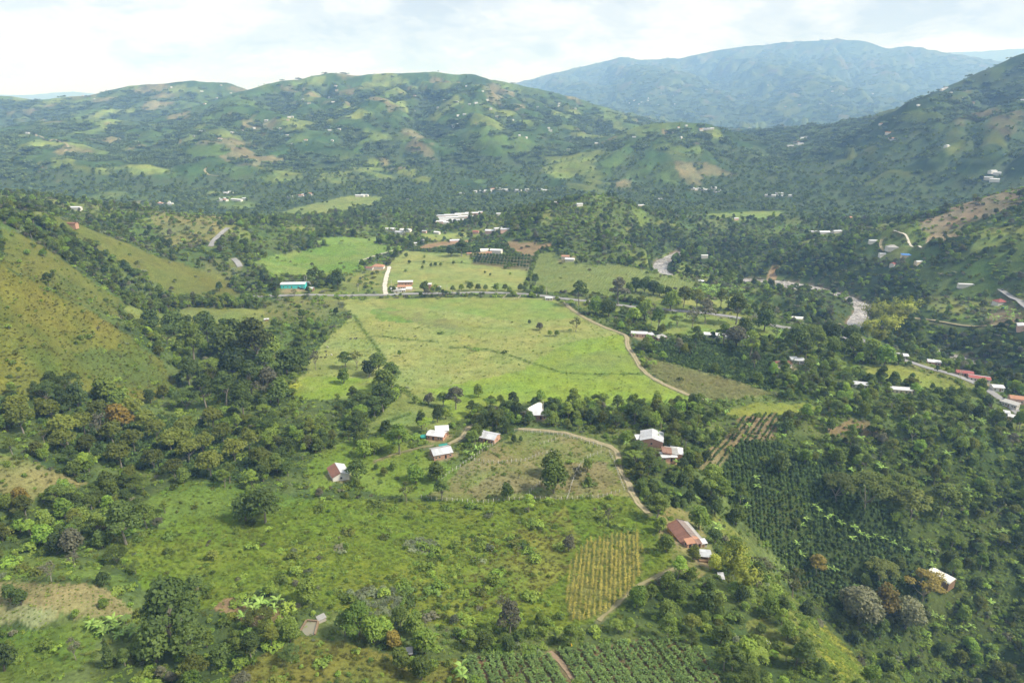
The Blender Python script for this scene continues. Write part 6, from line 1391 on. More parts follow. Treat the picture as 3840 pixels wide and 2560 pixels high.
at('tall', 610, 1200, 78, 'l_dark', 'dark spreading tree with pale trunk at the left of the rough meadow', sz=0.75)
at('round', 565, 1195, 56, 'l_dark', 'dark round tree left of the pale-trunked spreading tree')
at('tall', 290, 1250, 84, 'l_dark', 'tall dark tree in the hollow at left', sz=0.9)
at('round', 172, 1270, 50, 'l_grey', 'grey-brown round tree on the left slope', sz=1.1)
at('round', 132, 1270, 40, 'l_dark', 'dark tree left of the grey-brown one on the left slope')
at('round', 235, 1258, 36, 'l_dark', 'small dark tree right of the grey-brown one on the left slope')
at('sparse', 172, 1305, 28, 'l_grey', 'purplish twiggy shrub tree on the left grass')
at('sparse', 118, 1335, 36, 'l_grey', 'grey brush clump above the tan knoll field', cat='bush')
at('round', 26, 1378, 34, 'l_dark', 'left of the dark trees on the tan knoll field')
at('round', 50, 1388, 34, 'l_dark', 'right of the dark trees on the tan knoll field')
at('round', 240, 1395, 22, 'l_bush', 'small bush on the tan knoll field', cat='bush')
at('round', 175, 1418, 20, 'l_bush', 'lone green bush at the lower rim of the tan knoll field', cat='bush')
at('sparse', 175, 1515, 30, 'l_grey', 'dead trunk-like tree at lower left', sz=1.5)
at('palm', 290, 1432, 30, 'l_banana', 'small palm at the right tip of the tan knoll field', cat='palm', sz=0.5)
at('round', 10, 1540, 60, 'l_dark', 'dark tree cut by the left edge at the bottom')
at('conifer', 252, 1530, 30, 'l_dark', 'dark narrow tree left of the huge lower-left tree', sz=0.8)
at('round', 50, 1165, 40, 'l_orange', 'orange-tinged tree at the left edge', sz=1.1)
at('tall', 60, 1190, 50, 'l_olive', 'olive tall tree at the left edge below the orange one', sz=0.8)
at('sparse', 205, 1200, 28, 'l_mid', 'twin pale-trunked slim tree in the left hollow', sz=1.1)
at('round', 280, 992, 58, 'l_orange', 'orange-yellow crowned tree in the shade coffee')
at('sparse', 103, 1018, 26, 'l_olive', 'thin pale-trunked tree in front of the shade coffee', sz=1.2)
at('sparse', 232, 1010, 44, 'l_grey', 'grey leafless tree among the shade coffee trees')
# the shade trees over the coffee on the left
for px, py, w in ((55, 995, 70), (155, 1020, 74), (150, 1040, 60), (262, 1022, 60), (205, 1048, 54), (310, 1035, 54), (340, 995, 58), (280, 1075, 66), (355, 1082, 56), (403, 1098, 50), (395, 1040, 60), (430, 1010, 58), (470, 1045, 56), (435, 1062, 60), (485, 1100, 72), (515, 1020, 54), (540, 1062, 60), (360, 1015, 56), (420, 1032, 52), (45, 962, 60), (120, 970, 56), (230, 975, 60), (195, 998, 56), (310, 965, 56), (490, 985, 54), (575, 1040, 56), (600, 1075, 54)):
    at('umbrella', px, py, w, 'l_olive', 'olive dome-crowned shade tree over the coffee in the left hollow', 'shade trees over the left coffee hollow')
# trees in the wooded gully left of the meadow
for px, py, w, kd, mt in ((445, 825, 60, 'tall', 'l_mid'), (520, 830, 70, 'round', 'l_mid'), (590, 850, 84, 'tall', 'l_olive'), (400, 770, 50, 'round', 'l_dark'), (350, 765, 46, 'round', 'l_dark'), (385, 790, 56, 'acacia', 'l_dark'), (430, 765, 34, 'round', 'l_dark'), (518, 765, 30, 'round', 'l_dark'), (480, 800, 60, 'tall', 'l_dark'), (550, 800, 60, 'round', 'l_mid'), (620, 830, 56, 'round', 'l_mid'), (660, 860, 52, 'round', 'l_dark'), (690, 850, 50, 'round', 'l_dark'), (540, 870, 60, 'round', 'l_dark'), (490, 870, 60, 'acacia', 'l_mid'), (615, 885, 60, 'tall', 'l_dark'), (580, 920, 66, 'tall', 'l_dark'), (440, 900, 56, 'tall', 'l_dark'), (430, 945, 70, 'acacia', 'l_dark'), (475, 940, 60, 'tall', 'l_dark'), (520, 930, 56, 'tall', 'l_dark'), (560, 965, 60, 'tall', 'l_dark'), (640, 930, 52, 'round', 'l_dark'), (160, 905, 60, 'acacia', 'l_dark'), (110, 925, 60, 'acacia', 'l_dark'), (180, 935, 50, 'round', 'l_dark'), (250, 930, 56, 'round', 'l_mid'), (280, 950, 52, 'round', 'l_mid')):
    at(kd, px, py, w, mt, {'l_mid': 'mid-green', 'l_dark': 'dark', 'l_olive': 'olive'}[mt] + ' ' + {'tall': 'tall boughed', 'round': 'rounded', 'acacia': 'flat-layered'}[kd] + ' tree in the wooded gully left of the big meadow', 'trees in the gully left of the meadow, ' + mt[2:] + ' ' + kd)
at('tall', 622, 925, 62, 'l_grey', 'tall pale-trunked greyish tree at the gully edge left of the yellow-green bamboo', sz=0.95)
at('round', 600, 818, 46, 'l_flame', 'tree with orange-red blossom in the gully left of the meadow')
at('bamboo', 673, 902, 40, 'l_bamboo', 'bright yellow-green bamboo clump at the left meadow edge', cat='bamboo', sz=0.6)
at('round', 520, 985, 26, 'l_bright', 'vivid round green tree below the gully', sz=1.0)
at('tall', 482, 982, 30, 'l_bright', 'vivid green slim tree below the gully', sz=0.8)
at('sparse', 726, 850, 26, 'l_grey', 'bare leaning tree at the left edge of the meadow', sz=1.3)
# solitary trees of the meadow
at('tall', 793, 845, 36, 'l_dark', 'dark tree left of the bare-stemmed one on the meadow', sz=0.75)
at('sparse', 820, 848, 26, 'l_olive', 'bare-stemmed tree right of a dark tree on the meadow', sz=1.2)
at('tall', 868, 862, 52, 'l_dark', 'upper tree of the dark clump on the meadow', sz=0.7)
at('tall', 900, 892, 54, 'l_dark', 'right tree of the dark clump on the meadow', sz=0.8)
at('round', 848, 866, 34, 'l_dark', 'low bush left of the dark clump on the meadow', cat='bush')
at('round', 886, 905, 52, 'l_mid', 'lower tree of the dark clump on the meadow')
at('tall', 880, 945, 62, 'l_dark', 'broad dark tree at the meadow corner', sz=0.75)
at('tall', 830, 950, 46, 'l_dark', 'dark tree left of the broad one at the meadow corner', sz=0.85)
at('tall', 860, 958, 44, 'l_dark', 'dark tree between the two at the meadow corner', sz=0.8)
at('round', 790, 880, 30, 'l_bush', 'small bush below the dark meadow tree', cat='bush')
at('tall', 1047, 940, 42, 'l_grey', 'grey-green pale-trunked tree at the lower meadow edge', sz=0.9)
at('tall', 1018, 935, 34, 'l_mid', 'green tree left of the pale-trunked one at the lower meadow edge', sz=0.75)
at('round', 1098, 912, 22, 'l_bush', 'round bush on the bright part of the meadow', cat='bush', sz=1.3)
at('sparse', 1322, 762, 28, 'l_olive', 'thin tree alone in the right half of the meadow', sz=0.9)
at('round', 1240, 758, 16, 'l_grey', 'brown round bush in the right half of the meadow', cat='bush')
at('round', 1216, 745, 8, 'l_dark', 'tiny dark tree in the middle of the meadow', sz=1.2)
at('round', 1263, 772, 12, 'l_bush', 'left of two faint bushes on the meadow', cat='bush')
at('round', 1279, 771, 12, 'l_bush', 'right of two faint bushes on the meadow', cat='bush')
at('round', 918, 818, 10, 'l_bright', 'tiny bright sapling on the meadow', sz=1.3)
at('round', 955, 925, 16, 'l_bush', 'left small bush on the ditch at the lower meadow', cat='bush'); at('round', 985, 930, 24, 'l_grey', 'reddish bush on the ditch at the lower meadow', cat='bush'); at('round', 1024, 962, 24, 'l_bush', 'bush at the foot of the meadow ditch', cat='bush')
# cottages' trees
at('tall', 918, 1042, 60, 'l_bright', 'feathery bright green tree left of the paired cottages', sz=0.85)
at('round', 838, 1050, 36, 'l_bright', 'yellow-green tree above the half-tiled white cottage', sz=1.1)
at('round', 860, 1044, 30, 'l_mid', 'dark bushy tree right of the yellow-green one', v=1)
at('round', 830, 1022, 30, 'l_mid', 'dark bush tree at the top of the cottage meadow')
at('round', 968, 985, 26, 'l_dark', 'dark blue-green tree left of the paired cottages', sz=1.3)
at('round', 1005, 970, 26, 'l_dark', 'dark tree behind the paired cottages', sz=1.3)
at('round', 905, 1078, 20, 'l_bush', 'small bush in the middle of the cottage meadow', cat='bush'); at('round', 882, 1092, 18, 'l_olive', 'small yellowish bush low in the cottage meadow', cat='bush'); at('round', 864, 1078, 12, 'l_dark', 'tiny dark bush in the cottage meadow', cat='bush')
at('round', 955, 1108, 44, 'l_bright', 'bright yellow-green feathery tree below the cottage meadow', sz=0.8)
at('round', 1088, 1002, 16, 'l_mid', 'small round tree left of the lone brick cottage', sz=1.4)
at('round', 1180, 1018, 14, 'l_dark', 'left of two small trees at the top of the pasture', sz=1.3); at('round', 1196, 1015, 10, 'l_dark', 'right of two small trees at the top of the pasture', sz=1.3)
at('round', 1350, 1080, 22, 'l_bush', 'small round tree in the right part of the pasture', sz=1.2); at('round', 1328, 1098, 18, 'l_grey', 'brownish bush beside the crossing fence', cat='bush'); at('round', 1351, 1112, 18, 'l_bush', 'bush low in the right part of the pasture', cat='bush'); at('round', 1420, 1070, 16, 'l_bush', 'bush beside the dirt track at the pasture side', cat='bush')
at('sparse', 1192, 1098, 16, 'l_olive', 'dead stump-like sapling in the dry pasture', sz=1.0)
at('round', 1165, 1148, 32, 'l_bush', 'bush growing through the near pasture fence', cat='bush', sz=1.1)
# trees of the roadside pasture right of the meadow
for px, py, w, kd, mt in ((1330, 702, 40, 'tall', 'l_dark'), (1368, 722, 36, 'round', 'l_bright'), (1398, 727, 38, 'ball', 'l_mid'), (1420, 700, 44, 'tall', 'l_grey'), (1455, 742, 32, 'round', 'l_bright'), (1480, 735, 40, 'round', 'l_mid'), (1510, 760, 38, 'tall', 'l_bright'), (1496, 748, 30, 'sparse', 'l_grey'), (1555, 752, 36, 'acacia', 'l_mid'), (1590, 752, 34, 'sparse', 'l_grey'), (1620, 742, 40, 'tall', 'l_grey'), (1540, 712, 38, 'round', 'l_bright'), (1570, 706, 34, 'tall', 'l_olive'), (1600, 716, 36, 'tall', 'l_olive'), (1655, 708, 32, 'tall', 'l_olive'), (1690, 745, 50, 'tall', 'l_mid'), (1710, 770, 36, 'round', 'l_mid'), (1755, 760, 42, 'round', 'l_dark'), (1760, 740, 38, 'round', 'l_mid'), (1690, 798, 50, 'ball', 'l_grey'), (1722, 820, 44, 'tall', 'l_mid'), (1662, 790, 34, 'tall', 'l_bright'), (1865, 785, 38, 'ball', 'l_mid'), (1905, 785, 46, 'ball', 'l_dark'), (1950, 785, 38, 'ball', 'l_dark'), (1910, 810, 36, 'ball', 'l_mid'), (1880, 815, 40, 'tall', 'l_mid'), (1830, 790, 44, 'round', 'l_mid'), (1850, 830, 36, 'tall', 'l_mid'), (2000, 830, 46, 'round', 'l_mid'), (1960, 812, 40, 'round', 'l_mid'), (2030, 840, 44, 'round', 'l_bright')):
    at(kd, px, py, w, mt, {'l_mid': 'mid-green', 'l_dark': 'dark', 'l_olive': 'olive', 'l_grey': 'greyish', 'l_bright': 'bright'}[mt] + ' ' + {'tall': 'tall', 'round': 'rounded', 'acacia': 'layered', 'ball': 'ball-shaped', 'sparse': 'half-bare'}[kd] + ' tree in the roadside pasture right of the big meadow', 'roadside pasture trees, ' + mt[2:] + ' ' + kd)
at('conifer', 1713, 765, 12, 'l_dark', 'dark narrow cypress by the main road right of the meadow', sz=1.0)
for px, py, w in ((2005, 745, 60), (2030, 735, 56), (2055, 745, 56), (2080, 730, 56), (2040, 765, 56), (1990, 770, 50), (2015, 790, 50)):
    at('bamboo', px, py, w, 'l_bamboo', 'yellow-green bamboo clump at the river bend', 'bamboo clumps at the river bend', 'bamboo', sz=0.8)
# trees of the fields behind the road
at('tall', 1061, 588, 34, 'l_dark', 'big dark tree at the edge of the far pasture', sz=0.75); at('round', 1036, 590, 22, 'l_dark', 'smaller dark tree left of the big one on the far pasture')
at('round', 1229, 652, 20, 'l_dark', 'lone dark tree in the cane field by the hedge', sz=1.0); at('round', 776, 658, 34, 'l_dark', 'dark round tree right of the teal hall'); at('tall', 716, 648, 26, 'l_dark', 'dark tree above the white shelter by the teal hall', sz=0.8); at('tall', 633, 672, 26, 'l_dark', 'dark tree at the left of the teal hall yard', sz=0.7); at('sparse', 676, 681, 16, 'l_olive', 'thin roadside tree below the teal hall', sz=0.8)
for px, py, w, mt in ((933, 592, 10, 'l_mid'), (975, 593, 6, 'l_mid'), (940, 606, 8, 'l_dark'), (974, 607, 8, 'l_dark'), (1000, 612, 9, 'l_dark'), (1012, 612, 8, 'l_mid'), (970, 618, 7, 'l_dark'), (1042, 608, 8, 'l_mid'), (1114, 629, 6, 'l_mid'), (1126, 634, 6, 'l_dark'), (1172, 632, 6, 'l_bush'), (1160, 618, 8, 'l_bush')):
    at('round', px, py, w, mt, 'small tree dotted on the pasture beyond the main road', 'small trees on the pasture beyond the road')
for px, py, w in ((975, 672, 22), (1000, 672, 16), (1060, 668, 14), (1080, 668, 18), (1098, 667, 14), (1115, 668, 12), (1140, 669, 16), (1160, 668, 14), (1040, 670, 12), (905, 671, 12), (1170, 672, 12), (1195, 668, 14), (1222, 668, 14), (1245, 672, 16)):
    at('round', px, py, w, 'l_mid', 'rounded hedge tree along the far side of the main road', 'hedge trees along the main road')
for k in range(14):
    t = k / 13; at('round', 1206 + 28 * t + random.uniform(-1, 1), 668 - 78 * t, random.uniform(8, 13), 'l_mid', 'bushy tree of the hedge between pasture and cane field', 'hedge between pasture and cane field')
for px, py, w in ((1460, 672, 30), (1480, 674, 32), (1500, 678, 30), (1515, 680, 24), (1445, 676, 22), (1535, 684, 22)):
    at('round', px, py, w, 'l_dark', 'dark tree of the thicket in the right cane field', 'thicket in the right cane field')
# orchard rows
for r_ in range(17):
    for c in range(4):
        t = (r_ + 0.5) / 17; u = (c + 0.5) / 4; x0 = 1096 + (1220 - 1096) * t; x1 = 1086 + (1216 - 1086) * t; px = x0 + (x1 - x0) * u; py = 588 + (606 + 14 * t - 588) * u
        at('round', px, py, 7.5, 'l_coffee', 'dark blue-green fruit tree of the orchard rows', 'orchard trees in rows')

# ------------------------------------------------------------------ the wood itself: the nearest trees one by one, the rest as one growth
def zone(x, y):
    px, py = proj(x, y, float(gz(x, y)))
    if RNGD(x, y) > 900: return 'in the woods beyond the main road'
    if py < 690: return ('on the bushy slopes behind the left spurs' if px < 640 else 'on the hill behind the cane fields' if px < 1600 else 'on the banks across the river')
    if px > 1640 and py > 990: return 'on the dark coffee slope at lower right'
    if px > 1480 and py < 930: return 'in the groves between the meadow and the hamlet road'
    if px > 1430 and py < 1000: return 'in the grove right of the tree belt'
    if px > 1430 and py < 1330: return 'beside the track and the farmhouse'
    if px > 1400: return 'in the thicket right of the cassava plot'
    if py < 1010 and px > 1090: return 'in the tree belt below the big meadow'
    if py < 940: return 'in the wooded gully on the left'
    if py < 1160 and px < 720: return 'in the left wood above the rough meadow'
    if py < 1160: return 'around the hillside cottages'
    if px < 700: return 'on the lower left slope'
    return 'in the thicket at the bottom centre'
def RNGD(x, y): return math.hypot(x, y)
belt = [(1090, 962), (1180, 935), (1280, 928), (1440, 940), (1600, 935), (1660, 950), (1600, 1010), (1480, 985), (1400, 1000), (1320, 985), (1180, 980), (1090, 985)]
m = in_poly(poly_world(belt), GX, GY); TREE[m] = 1.5; BUSH[m] = 0.8
for pts, d_ in (([(1430, 1010), (1600, 1015), (1590, 1090), (1640, 1150), (1680, 1200), (1600, 1180), (1500, 1180), (1455, 1100)], 1.1), ([(620, 1010), (720, 990), (850, 965), (850, 1000), (700, 1060), (640, 1120), (560, 1150)], 1.0), ([(760, 1440), (900, 1430), (1060, 1470), (1260, 1470), (1260, 1500), (1060, 1512), (900, 1500), (780, 1480)], 0.55), ([(480, 1420), (560, 1440), (680, 1470), (560, 1520), (470, 1560), (430, 1480)], 0.8), ([(1990, 770), (2120, 790), (2352, 880), (2352, 940), (2200, 850), (2050, 800)], 1.3), ([(1760, 845), (1900, 830), (2000, 870), (2260, 930), (2352, 1000), (2200, 1000), (1900, 950), (1780, 910)], 0.8), ([(1640, 1330), (1800, 1440), (1900, 1568), (1680, 1568), (1600, 1470), (1480, 1450), (1560, 1380)], 0.30)):
    m = in_poly(poly_world(pts), GX, GY); TREE[m] = np.maximum(TREE[m], d_)
m = in_poly(poly_world([(0, 485), (60, 490), (150, 530), (260, 592), (330, 642), (400, 676), (470, 694), (600, 700), (590, 712), (440, 706), (300, 705), (284, 690), (230, 652), (150, 598), (80, 552), (0, 512)]), GX, GY); TREE[m] = 1.6; BUSH[m] = 0.7; CO_dark = m
for bx, by, br in []: pass
for nm_ in ('cassava', 'ripe_maize', 'knoll_field'):
    m = in_poly(POLYS[nm_], GX, GY); TREE[m] = 0; BUSH[m] = 0.0
x, y = sow(np.where(RR < 1320, TREE, 0), 6.0, 120, 1320, 7, 501)
ok = unblocked(x, y); x, y = x[ok], y[ok]
r = np.hypot(x, y); order = np.argsort(r); x, y, r = x[order], y[order], r[order]
pxs, pys = proj(x, y, gz(x, y))
rg = np.random.default_rng(55); kind_r = rg.random(len(x)); mat_r = rg.random(len(x)); sc = rg.uniform(0.42, 1.25, len(x))
KN = ['round', 'tall', 'umbrella', 'acacia', 'sparse']; MN = ['l_dark', 'l_mid', 'l_bright', 'l_olive', 'l_grey']
ki = np.searchsorted([0.52, 0.76, 0.87, 0.97], kind_r); mi = np.searchsorted([0.28, 0.68, 0.86, 0.97], mat_r)
sc = np.where(ki == 1, sc * 0.72, sc); sc = np.where((ki == 2) | (ki == 3), sc * 0.72, sc)
NIND = 300
LK = ['rounded', 'tall boughed', 'dome-crowned', 'flat-layered', 'half-bare']; LM = ['dark', 'mid-green', 'bright green', 'olive', 'greyish']
for k in range(min(NIND, len(x))):
    zn = zone(x[k], y[k]); lb_ = '%s %s tree %s' % (LM[mi[k]], LK[ki[k]], zn)
    plant(KN[ki[k]], float(x[k]), float(y[k]), float(sc[k]), MN[mi[k]], lb_, lb_.replace(' tree ', ' trees '))
kinds = [(kd, v, mt) for kd in KN for mt in MN for v in range(2)]
xs, ys = x[NIND:], y[NIND:]; n_ = len(xs)
pick = (ki[NIND:] * 5 + mi[NIND:]) * 2 + rg.integers(0, 2, n_)
scatter('woodland', kinds, xs, ys, rg.uniform(0, 6.28, n_), sc[NIND:], pick, 0.05)
# --- woods of the far valley and the mountains
sp = np.where(RR < 1900, 10.5, np.where(RR < 3000, 15.0, np.where(RR < 5500, 22.0, 44.0)))
x, y = sow(np.clip(TREE, 0, 1.2), sp, 1320, 13500, 8, 502); r = np.hypot(x, y); n_ = len(x)
far_k = [('fartree', v, mt) for mt in ('l_far', 'l_mid', 'l_dark') for v in range(3)] + [('grove', v, mt) for mt in ('l_far', 'l_far') for v in range(4)]
pk = np.where(r < 1900, rg.integers(0, 9, n_), 9 + rg.integers(0, 8, n_)); sc_ = np.where(r < 1900, rg.uniform(0.6, 1.45, n_), rg.uniform(0.75, 1.15, n_) * np.where(r < 5500, 0.72 + r / 22000, 1.7))
scatter('far_woodland', far_k, x, y, rg.uniform(0, 6.28, n_), sc_, pk, 0.05)
# --- single trees and hedges on the far pastures
x, y = sow(np.where(TREE < 0.5, 0.35, 0.1) * (RR > 1400), 44, 1400, 3600, 8, 503); n_ = len(x)
scatter('far_hedge_trees', far_k[:9], x, y, rg.uniform(0, 6.28, n_), rg.uniform(0.6, 1.2, n_), rg.integers(0, 9, n_), 0.05)
# --- bushes: the nearest one by one
x, y = sow(np.where(RR < 640, BUSH, 0), 2.7, 110, 640, 1.5, 504); ok = unblocked(x, y, -0.5, N_HOUSE_BLOCKS); x, y = x[ok], y[ok]
r = np.hypot(x, y); o_ = np.argsort(r); x, y, r = x[o_], y[o_], r[o_]; n_ = len(x)
bm_ = ['l_bush', 'l_mid', 'l_bright', 'l_grey', 'l_olive', 'l_palebush']; bi = np.searchsorted([0.52, 0.66, 0.88, 0.91, 0.975], rg.random(n_)); bs_ = rg.uniform(0.22, 0.95, n_) ** 1.2 * np.where(rg.random(n_) < 0.16, 2.1, 1.0)
BL = ['green', 'dark green', 'bright green', 'greyish', 'olive', 'silvery pale']
for k in range(300):
    lb_ = '%s bush %s' % (BL[bi[k]], zone(x[k], y[k])); vv = int(rg.integers(0, 4))
    plant('shrub', float(x[k]), float(y[k]), float(bs_[k]), bm_[bi[k]], lb_, lb_.replace(' bush ', ' bushes '), 'bush', vv, 1.0, None, 'bush')
bk = [(kd, v, mt) for kd in ('shrub', 'brush') for mt in bm_ for v in range(2)]
pk = (np.where(rg.random(n_) < 0.42, 0, 1) * 6 + bi) * 2 + rg.integers(0, 2, n_)
scatter('undergrowth', bk, x[300:], y[300:], rg.uniform(0, 6.28, n_ - 300), bs_[300:], pk[300:], 0.12)
x, y = sow(np.where(RR >= 640, np.clip(BUSH, 0, 1.5), 0), 5.2, 640, 1330, 2.5, 505); ok = unblocked(x, y); x, y = x[ok], y[ok]; n_ = len(x)
scatter('far_undergrowth', bk, x, y, rg.uniform(0, 6.28, n_), rg.uniform(0.9, 2.2, n_), rg.integers(0, len(bk), n_), 0.1)
# --- silvery patches in the rough meadow
for pts in ([(800, 1360), (870, 1345), (950, 1350), (940, 1400), (880, 1420), (820, 1400)], [(920, 1250), (960, 1235), (1000, 1245), (1010, 1270), (960, 1280)]):
    P = poly_world(pts); m = in_poly(P, GX, GY); x, y = sow(np.where(m, 1.0, 0), 1.5, 100, 500, 1, 506); n_ = len(x)
    scatter('silvery_brush', [('brush', v, 'l_palebush') for v in range(4)], x, y, rg.uniform(0, 6.28, n_), rg.uniform(0.5, 0.9, n_), rg.integers(0, 4, n_), 0.1)
# --- rank growth along the ditches of the meadow
P = np.concatenate([densify(q_, 1.3) for q_ in DITCH]); P = P + RNG.normal(0, 0.8, P.shape); P = P[fbm(P[:, 0] / 16, P[:, 1] / 16, 2, 400) > -0.12]
scatter('ditch_growth', [('brush', v, 'l_bush') for v in range(4)], P[:, 0], P[:, 1], RNG.uniform(0, 6.28, len(P)), RNG.uniform(0.2, 0.6, len(P)), RNG.integers(0, 4, len(P)))
# --- grass tufts
olive = np.zeros(GX.shape, bool)
for nm_ in ('spur_one', 'spur_two', 'bottom_grass', 'fenced_dry', 'left_tan', 'rough_yellow'): olive |= in_poly(POLYS[nm_], wpx, wpy)
for nm_, msk, mt, sd in (('grass', ~olive, 'l_tuft', 507), ('olive_grass', olive, 'l_tuftolive', 508)):
    x, y = sow(np.where(msk & (RR < 620), TUFT, 0), 1.55 + RR / 700, 110, 620, 0.6, sd); n_ = len(x); r = np.hypot(x, y)
    scatter(nm_, [('tuft', v, mt) for v in range(4)], x, y, rg.uniform(0, 6.28, n_), rg.uniform(0.6, 1.35, n_) * (0.9 + r / 900), rg.integers(0, 4, n_), 0.15)

# ------------------------------------------------------------------ crops in rows
def rows(poly, ang, gap, step, jit=0.15, drop=0.06, seed=1):
    """places along parallel rows inside a field; ang is the row direction in the plan"""
    rg_ = np.random.default_rng(seed); c = poly.mean(0); d = np.array((math.cos(ang), math.sin(ang))); n = np.array((-d[1], d[0])); q = poly - c
    u0, u1 = (q @ d).min(), (q @ d).max(); v0, v1 = (q @ n).min(), (q @ n).max(); out_ = []
    for v in np.arange(v0, v1, gap):
        u = np.arange(u0, u1, step); u = u + rg_.uniform(-jit, jit, len(u)) * step
        out_.append(c + u[:, None] * d + (v + 0.12 * gap * np.sin(u / 9 + v))[:, None] * n)
    P = np.concatenate(out_); P = P[in_poly(poly, P[:, 0], P[:, 1])]
    return P[rg_.random(len(P)) > drop]
def row_angle(a, b):
    p, q = G1(*a), G1(*b); return math.atan2(q[1] - p[1], q[0] - p[0])
def crop(name, label, group, cat, kind, mat, P, smin, smax, n_ind, stuff_name):
    r = np.hypot(P[:, 0], P[:, 1]); P = P[np.argsort(r)]; vis = visible(P[:, 0], P[:, 1], 1.5, 10); P = P[vis]; n_ = len(P); s = RNG.uniform(smin, smax, n_); nv = len(PROTO[kind])
    for k in range(min(n_ind, n_)):
        o = add(name, full_mesh(kind, k % nv, mat), None, (P[k, 0], P[k, 1], float(gz(P[k, 0], P[k, 1]))), random.uniform(0, 6.28)); o.scale = (s[k],) * 3; tag(o, label, cat, group)
    if n_ > n_ind: scatter(stuff_name, [(kind, v, mat) for v in range(nv)], P[n_ind:, 0], P[n_ind:, 1], RNG.uniform(0, 6.28, n_ - n_ind), s[n_ind:], RNG.integers(0, nv, n_ - n_ind), 0.1)
for nm_, a, b, gap in (('cassava', (1500, 1480), (1560, 1560), 2.25),):
    P = rows(POLYS['cassava'], row_angle(a, b), gap, 1.2, 0.2, 0.04); ln = [q_ for q_ in ROADW if q_[3] == 'soil'][0][1]; P = P[path_dist(ln, P[:, 0], P[:, 1], 50) > 1.4]
    crop('cassava_plant', 'leafy cassava plant in the front rows of the plot at the bottom edge', 'cassava plants in rows', 'crop plant', 'cassava', 'l_cassava', P, 0.9, 1.25, 300, 'cassava_rows')
P = rows(POLYS['ripe_maize'], row_angle((1390, 1400), (1395, 1290)), 1.75, 1.05, 0.45, 0.24, 3)
crop('maize_plant', 'yellowed ripe maize plant in the small plot left of the farmhouse lane', 'ripe maize plants', 'crop plant', 'maize', 'l_maize', P, 0.75, 1.3, 300, 'ripe_maize_rows')
P = rows(POLYS['coffee_slope'], row_angle((1900, 1300), (1880, 1100)), 2.1, 1.5, 0.4, 0.14, 4); P = P[unblocked(P[:, 0], P[:, 1], -2.0, N_HOUSE_BLOCKS)]
crop('coffee_bush', 'dark green coffee bush in the nearest rows of the lower right slope', 'coffee bushes of the lower right slope', 'bush', 'coffee', 'l_coffee', P, 0.7, 1.6, 300, 'coffee_slope_rows')
P = rows(POLYS['soil_rows'], row_angle((1730, 1010), (1770, 950)), 3.0, 1.6, 0.15, 0.12, 5)
crop('young_coffee_bush', 'young coffee bush in rows on the bare soil plot', 'young coffee on the bare soil plot', 'bush', 'coffee', 'l_coffee', P, 0.8, 1.15, 300, 'young_coffee_rows')
P = rows(POLYS['coffee_right'], row_angle((1600, 800), (1720, 860)), 2.6, 1.9, 0.2, 0.06, 6); scatter('coffee_rows', [('coffee', v, 'l_coffee') for v in range(4)], P[:, 0], P[:, 1], RNG.uniform(0, 6.28, len(P)), RNG.uniform(1.0, 1.5, len(P)), RNG.integers(0, 4, len(P)))
P = rows(POLYS['coffee_mid'], 0.4, 3.6, 2.6, 0.2, 0.06, 7); scatter('mid_coffee_rows', [('coffee', v, 'l_coffee') for v in range(4)], P[:, 0], P[:, 1], RNG.uniform(0, 6.28, len(P)), RNG.uniform(1.3, 2.0, len(P)), RNG.integers(0, 4, len(P)))
P = rows(POLYS['maize_right'], row_angle((1560, 850), (1700, 900)), 2.0, 1.5, 0.25, 0.1, 8); scatter('dry_maize', [('cane', v, 'l_drymaize') for v in range(4)], P[:, 0], P[:, 1], RNG.uniform(0, 6.28, len(P)), RNG.uniform(0.8, 1.3, len(P)), RNG.integers(0, 4, len(P)))
P = rows(POLYS['field_cane_right'], row_angle((1300, 650), (1330, 620)), 3.0, 2.4, 0.3, 0.06, 9); scatter('cane_right', [('cane', v, 'l_cane') for v in range(4)], P[:, 0], P[:, 1], RNG.uniform(0, 6.28, len(P)), RNG.uniform(1.0, 1.5, len(P)), RNG.integers(0, 4, len(P)))
P = rows(POLYS['field_cane_left'], row_angle((650, 610), (800, 590)), 3.4, 2.6, 0.3, 0.08, 10); scatter('cane_left', [('cane', v, 'l_bright') for v in range(4)], P[:, 0], P[:, 1], RNG.uniform(0, 6.28, len(P)), RNG.uniform(0.7, 1.1, len(P)), RNG.integers(0, 4, len(P)))
P = rows(POLYS['slope_under_shade'], 0.3, 2.4, 1.9, 0.3, 0.1, 12); scatter('shade_coffee', [('coffee', v, 'l_coffee') for v in range(4)], P[:, 0], P[:, 1], RNG.uniform(0, 6.28, len(P)), RNG.uniform(1.0, 1.6, len(P)), RNG.integers(0, 4, len(P)))
P = rows(POLYS['knoll_field'], 0.5, 1.6, 1.6, 0.15, 0.1, 13); scatter('knoll_seedlings', [('brush', v, 'l_bush') for v in range(4)], P[:, 0], P[:, 1], RNG.uniform(0, 6.28, len(P)), RNG.uniform(0.12, 0.24, len(P)), RNG.integers(0, 4, len(P)))

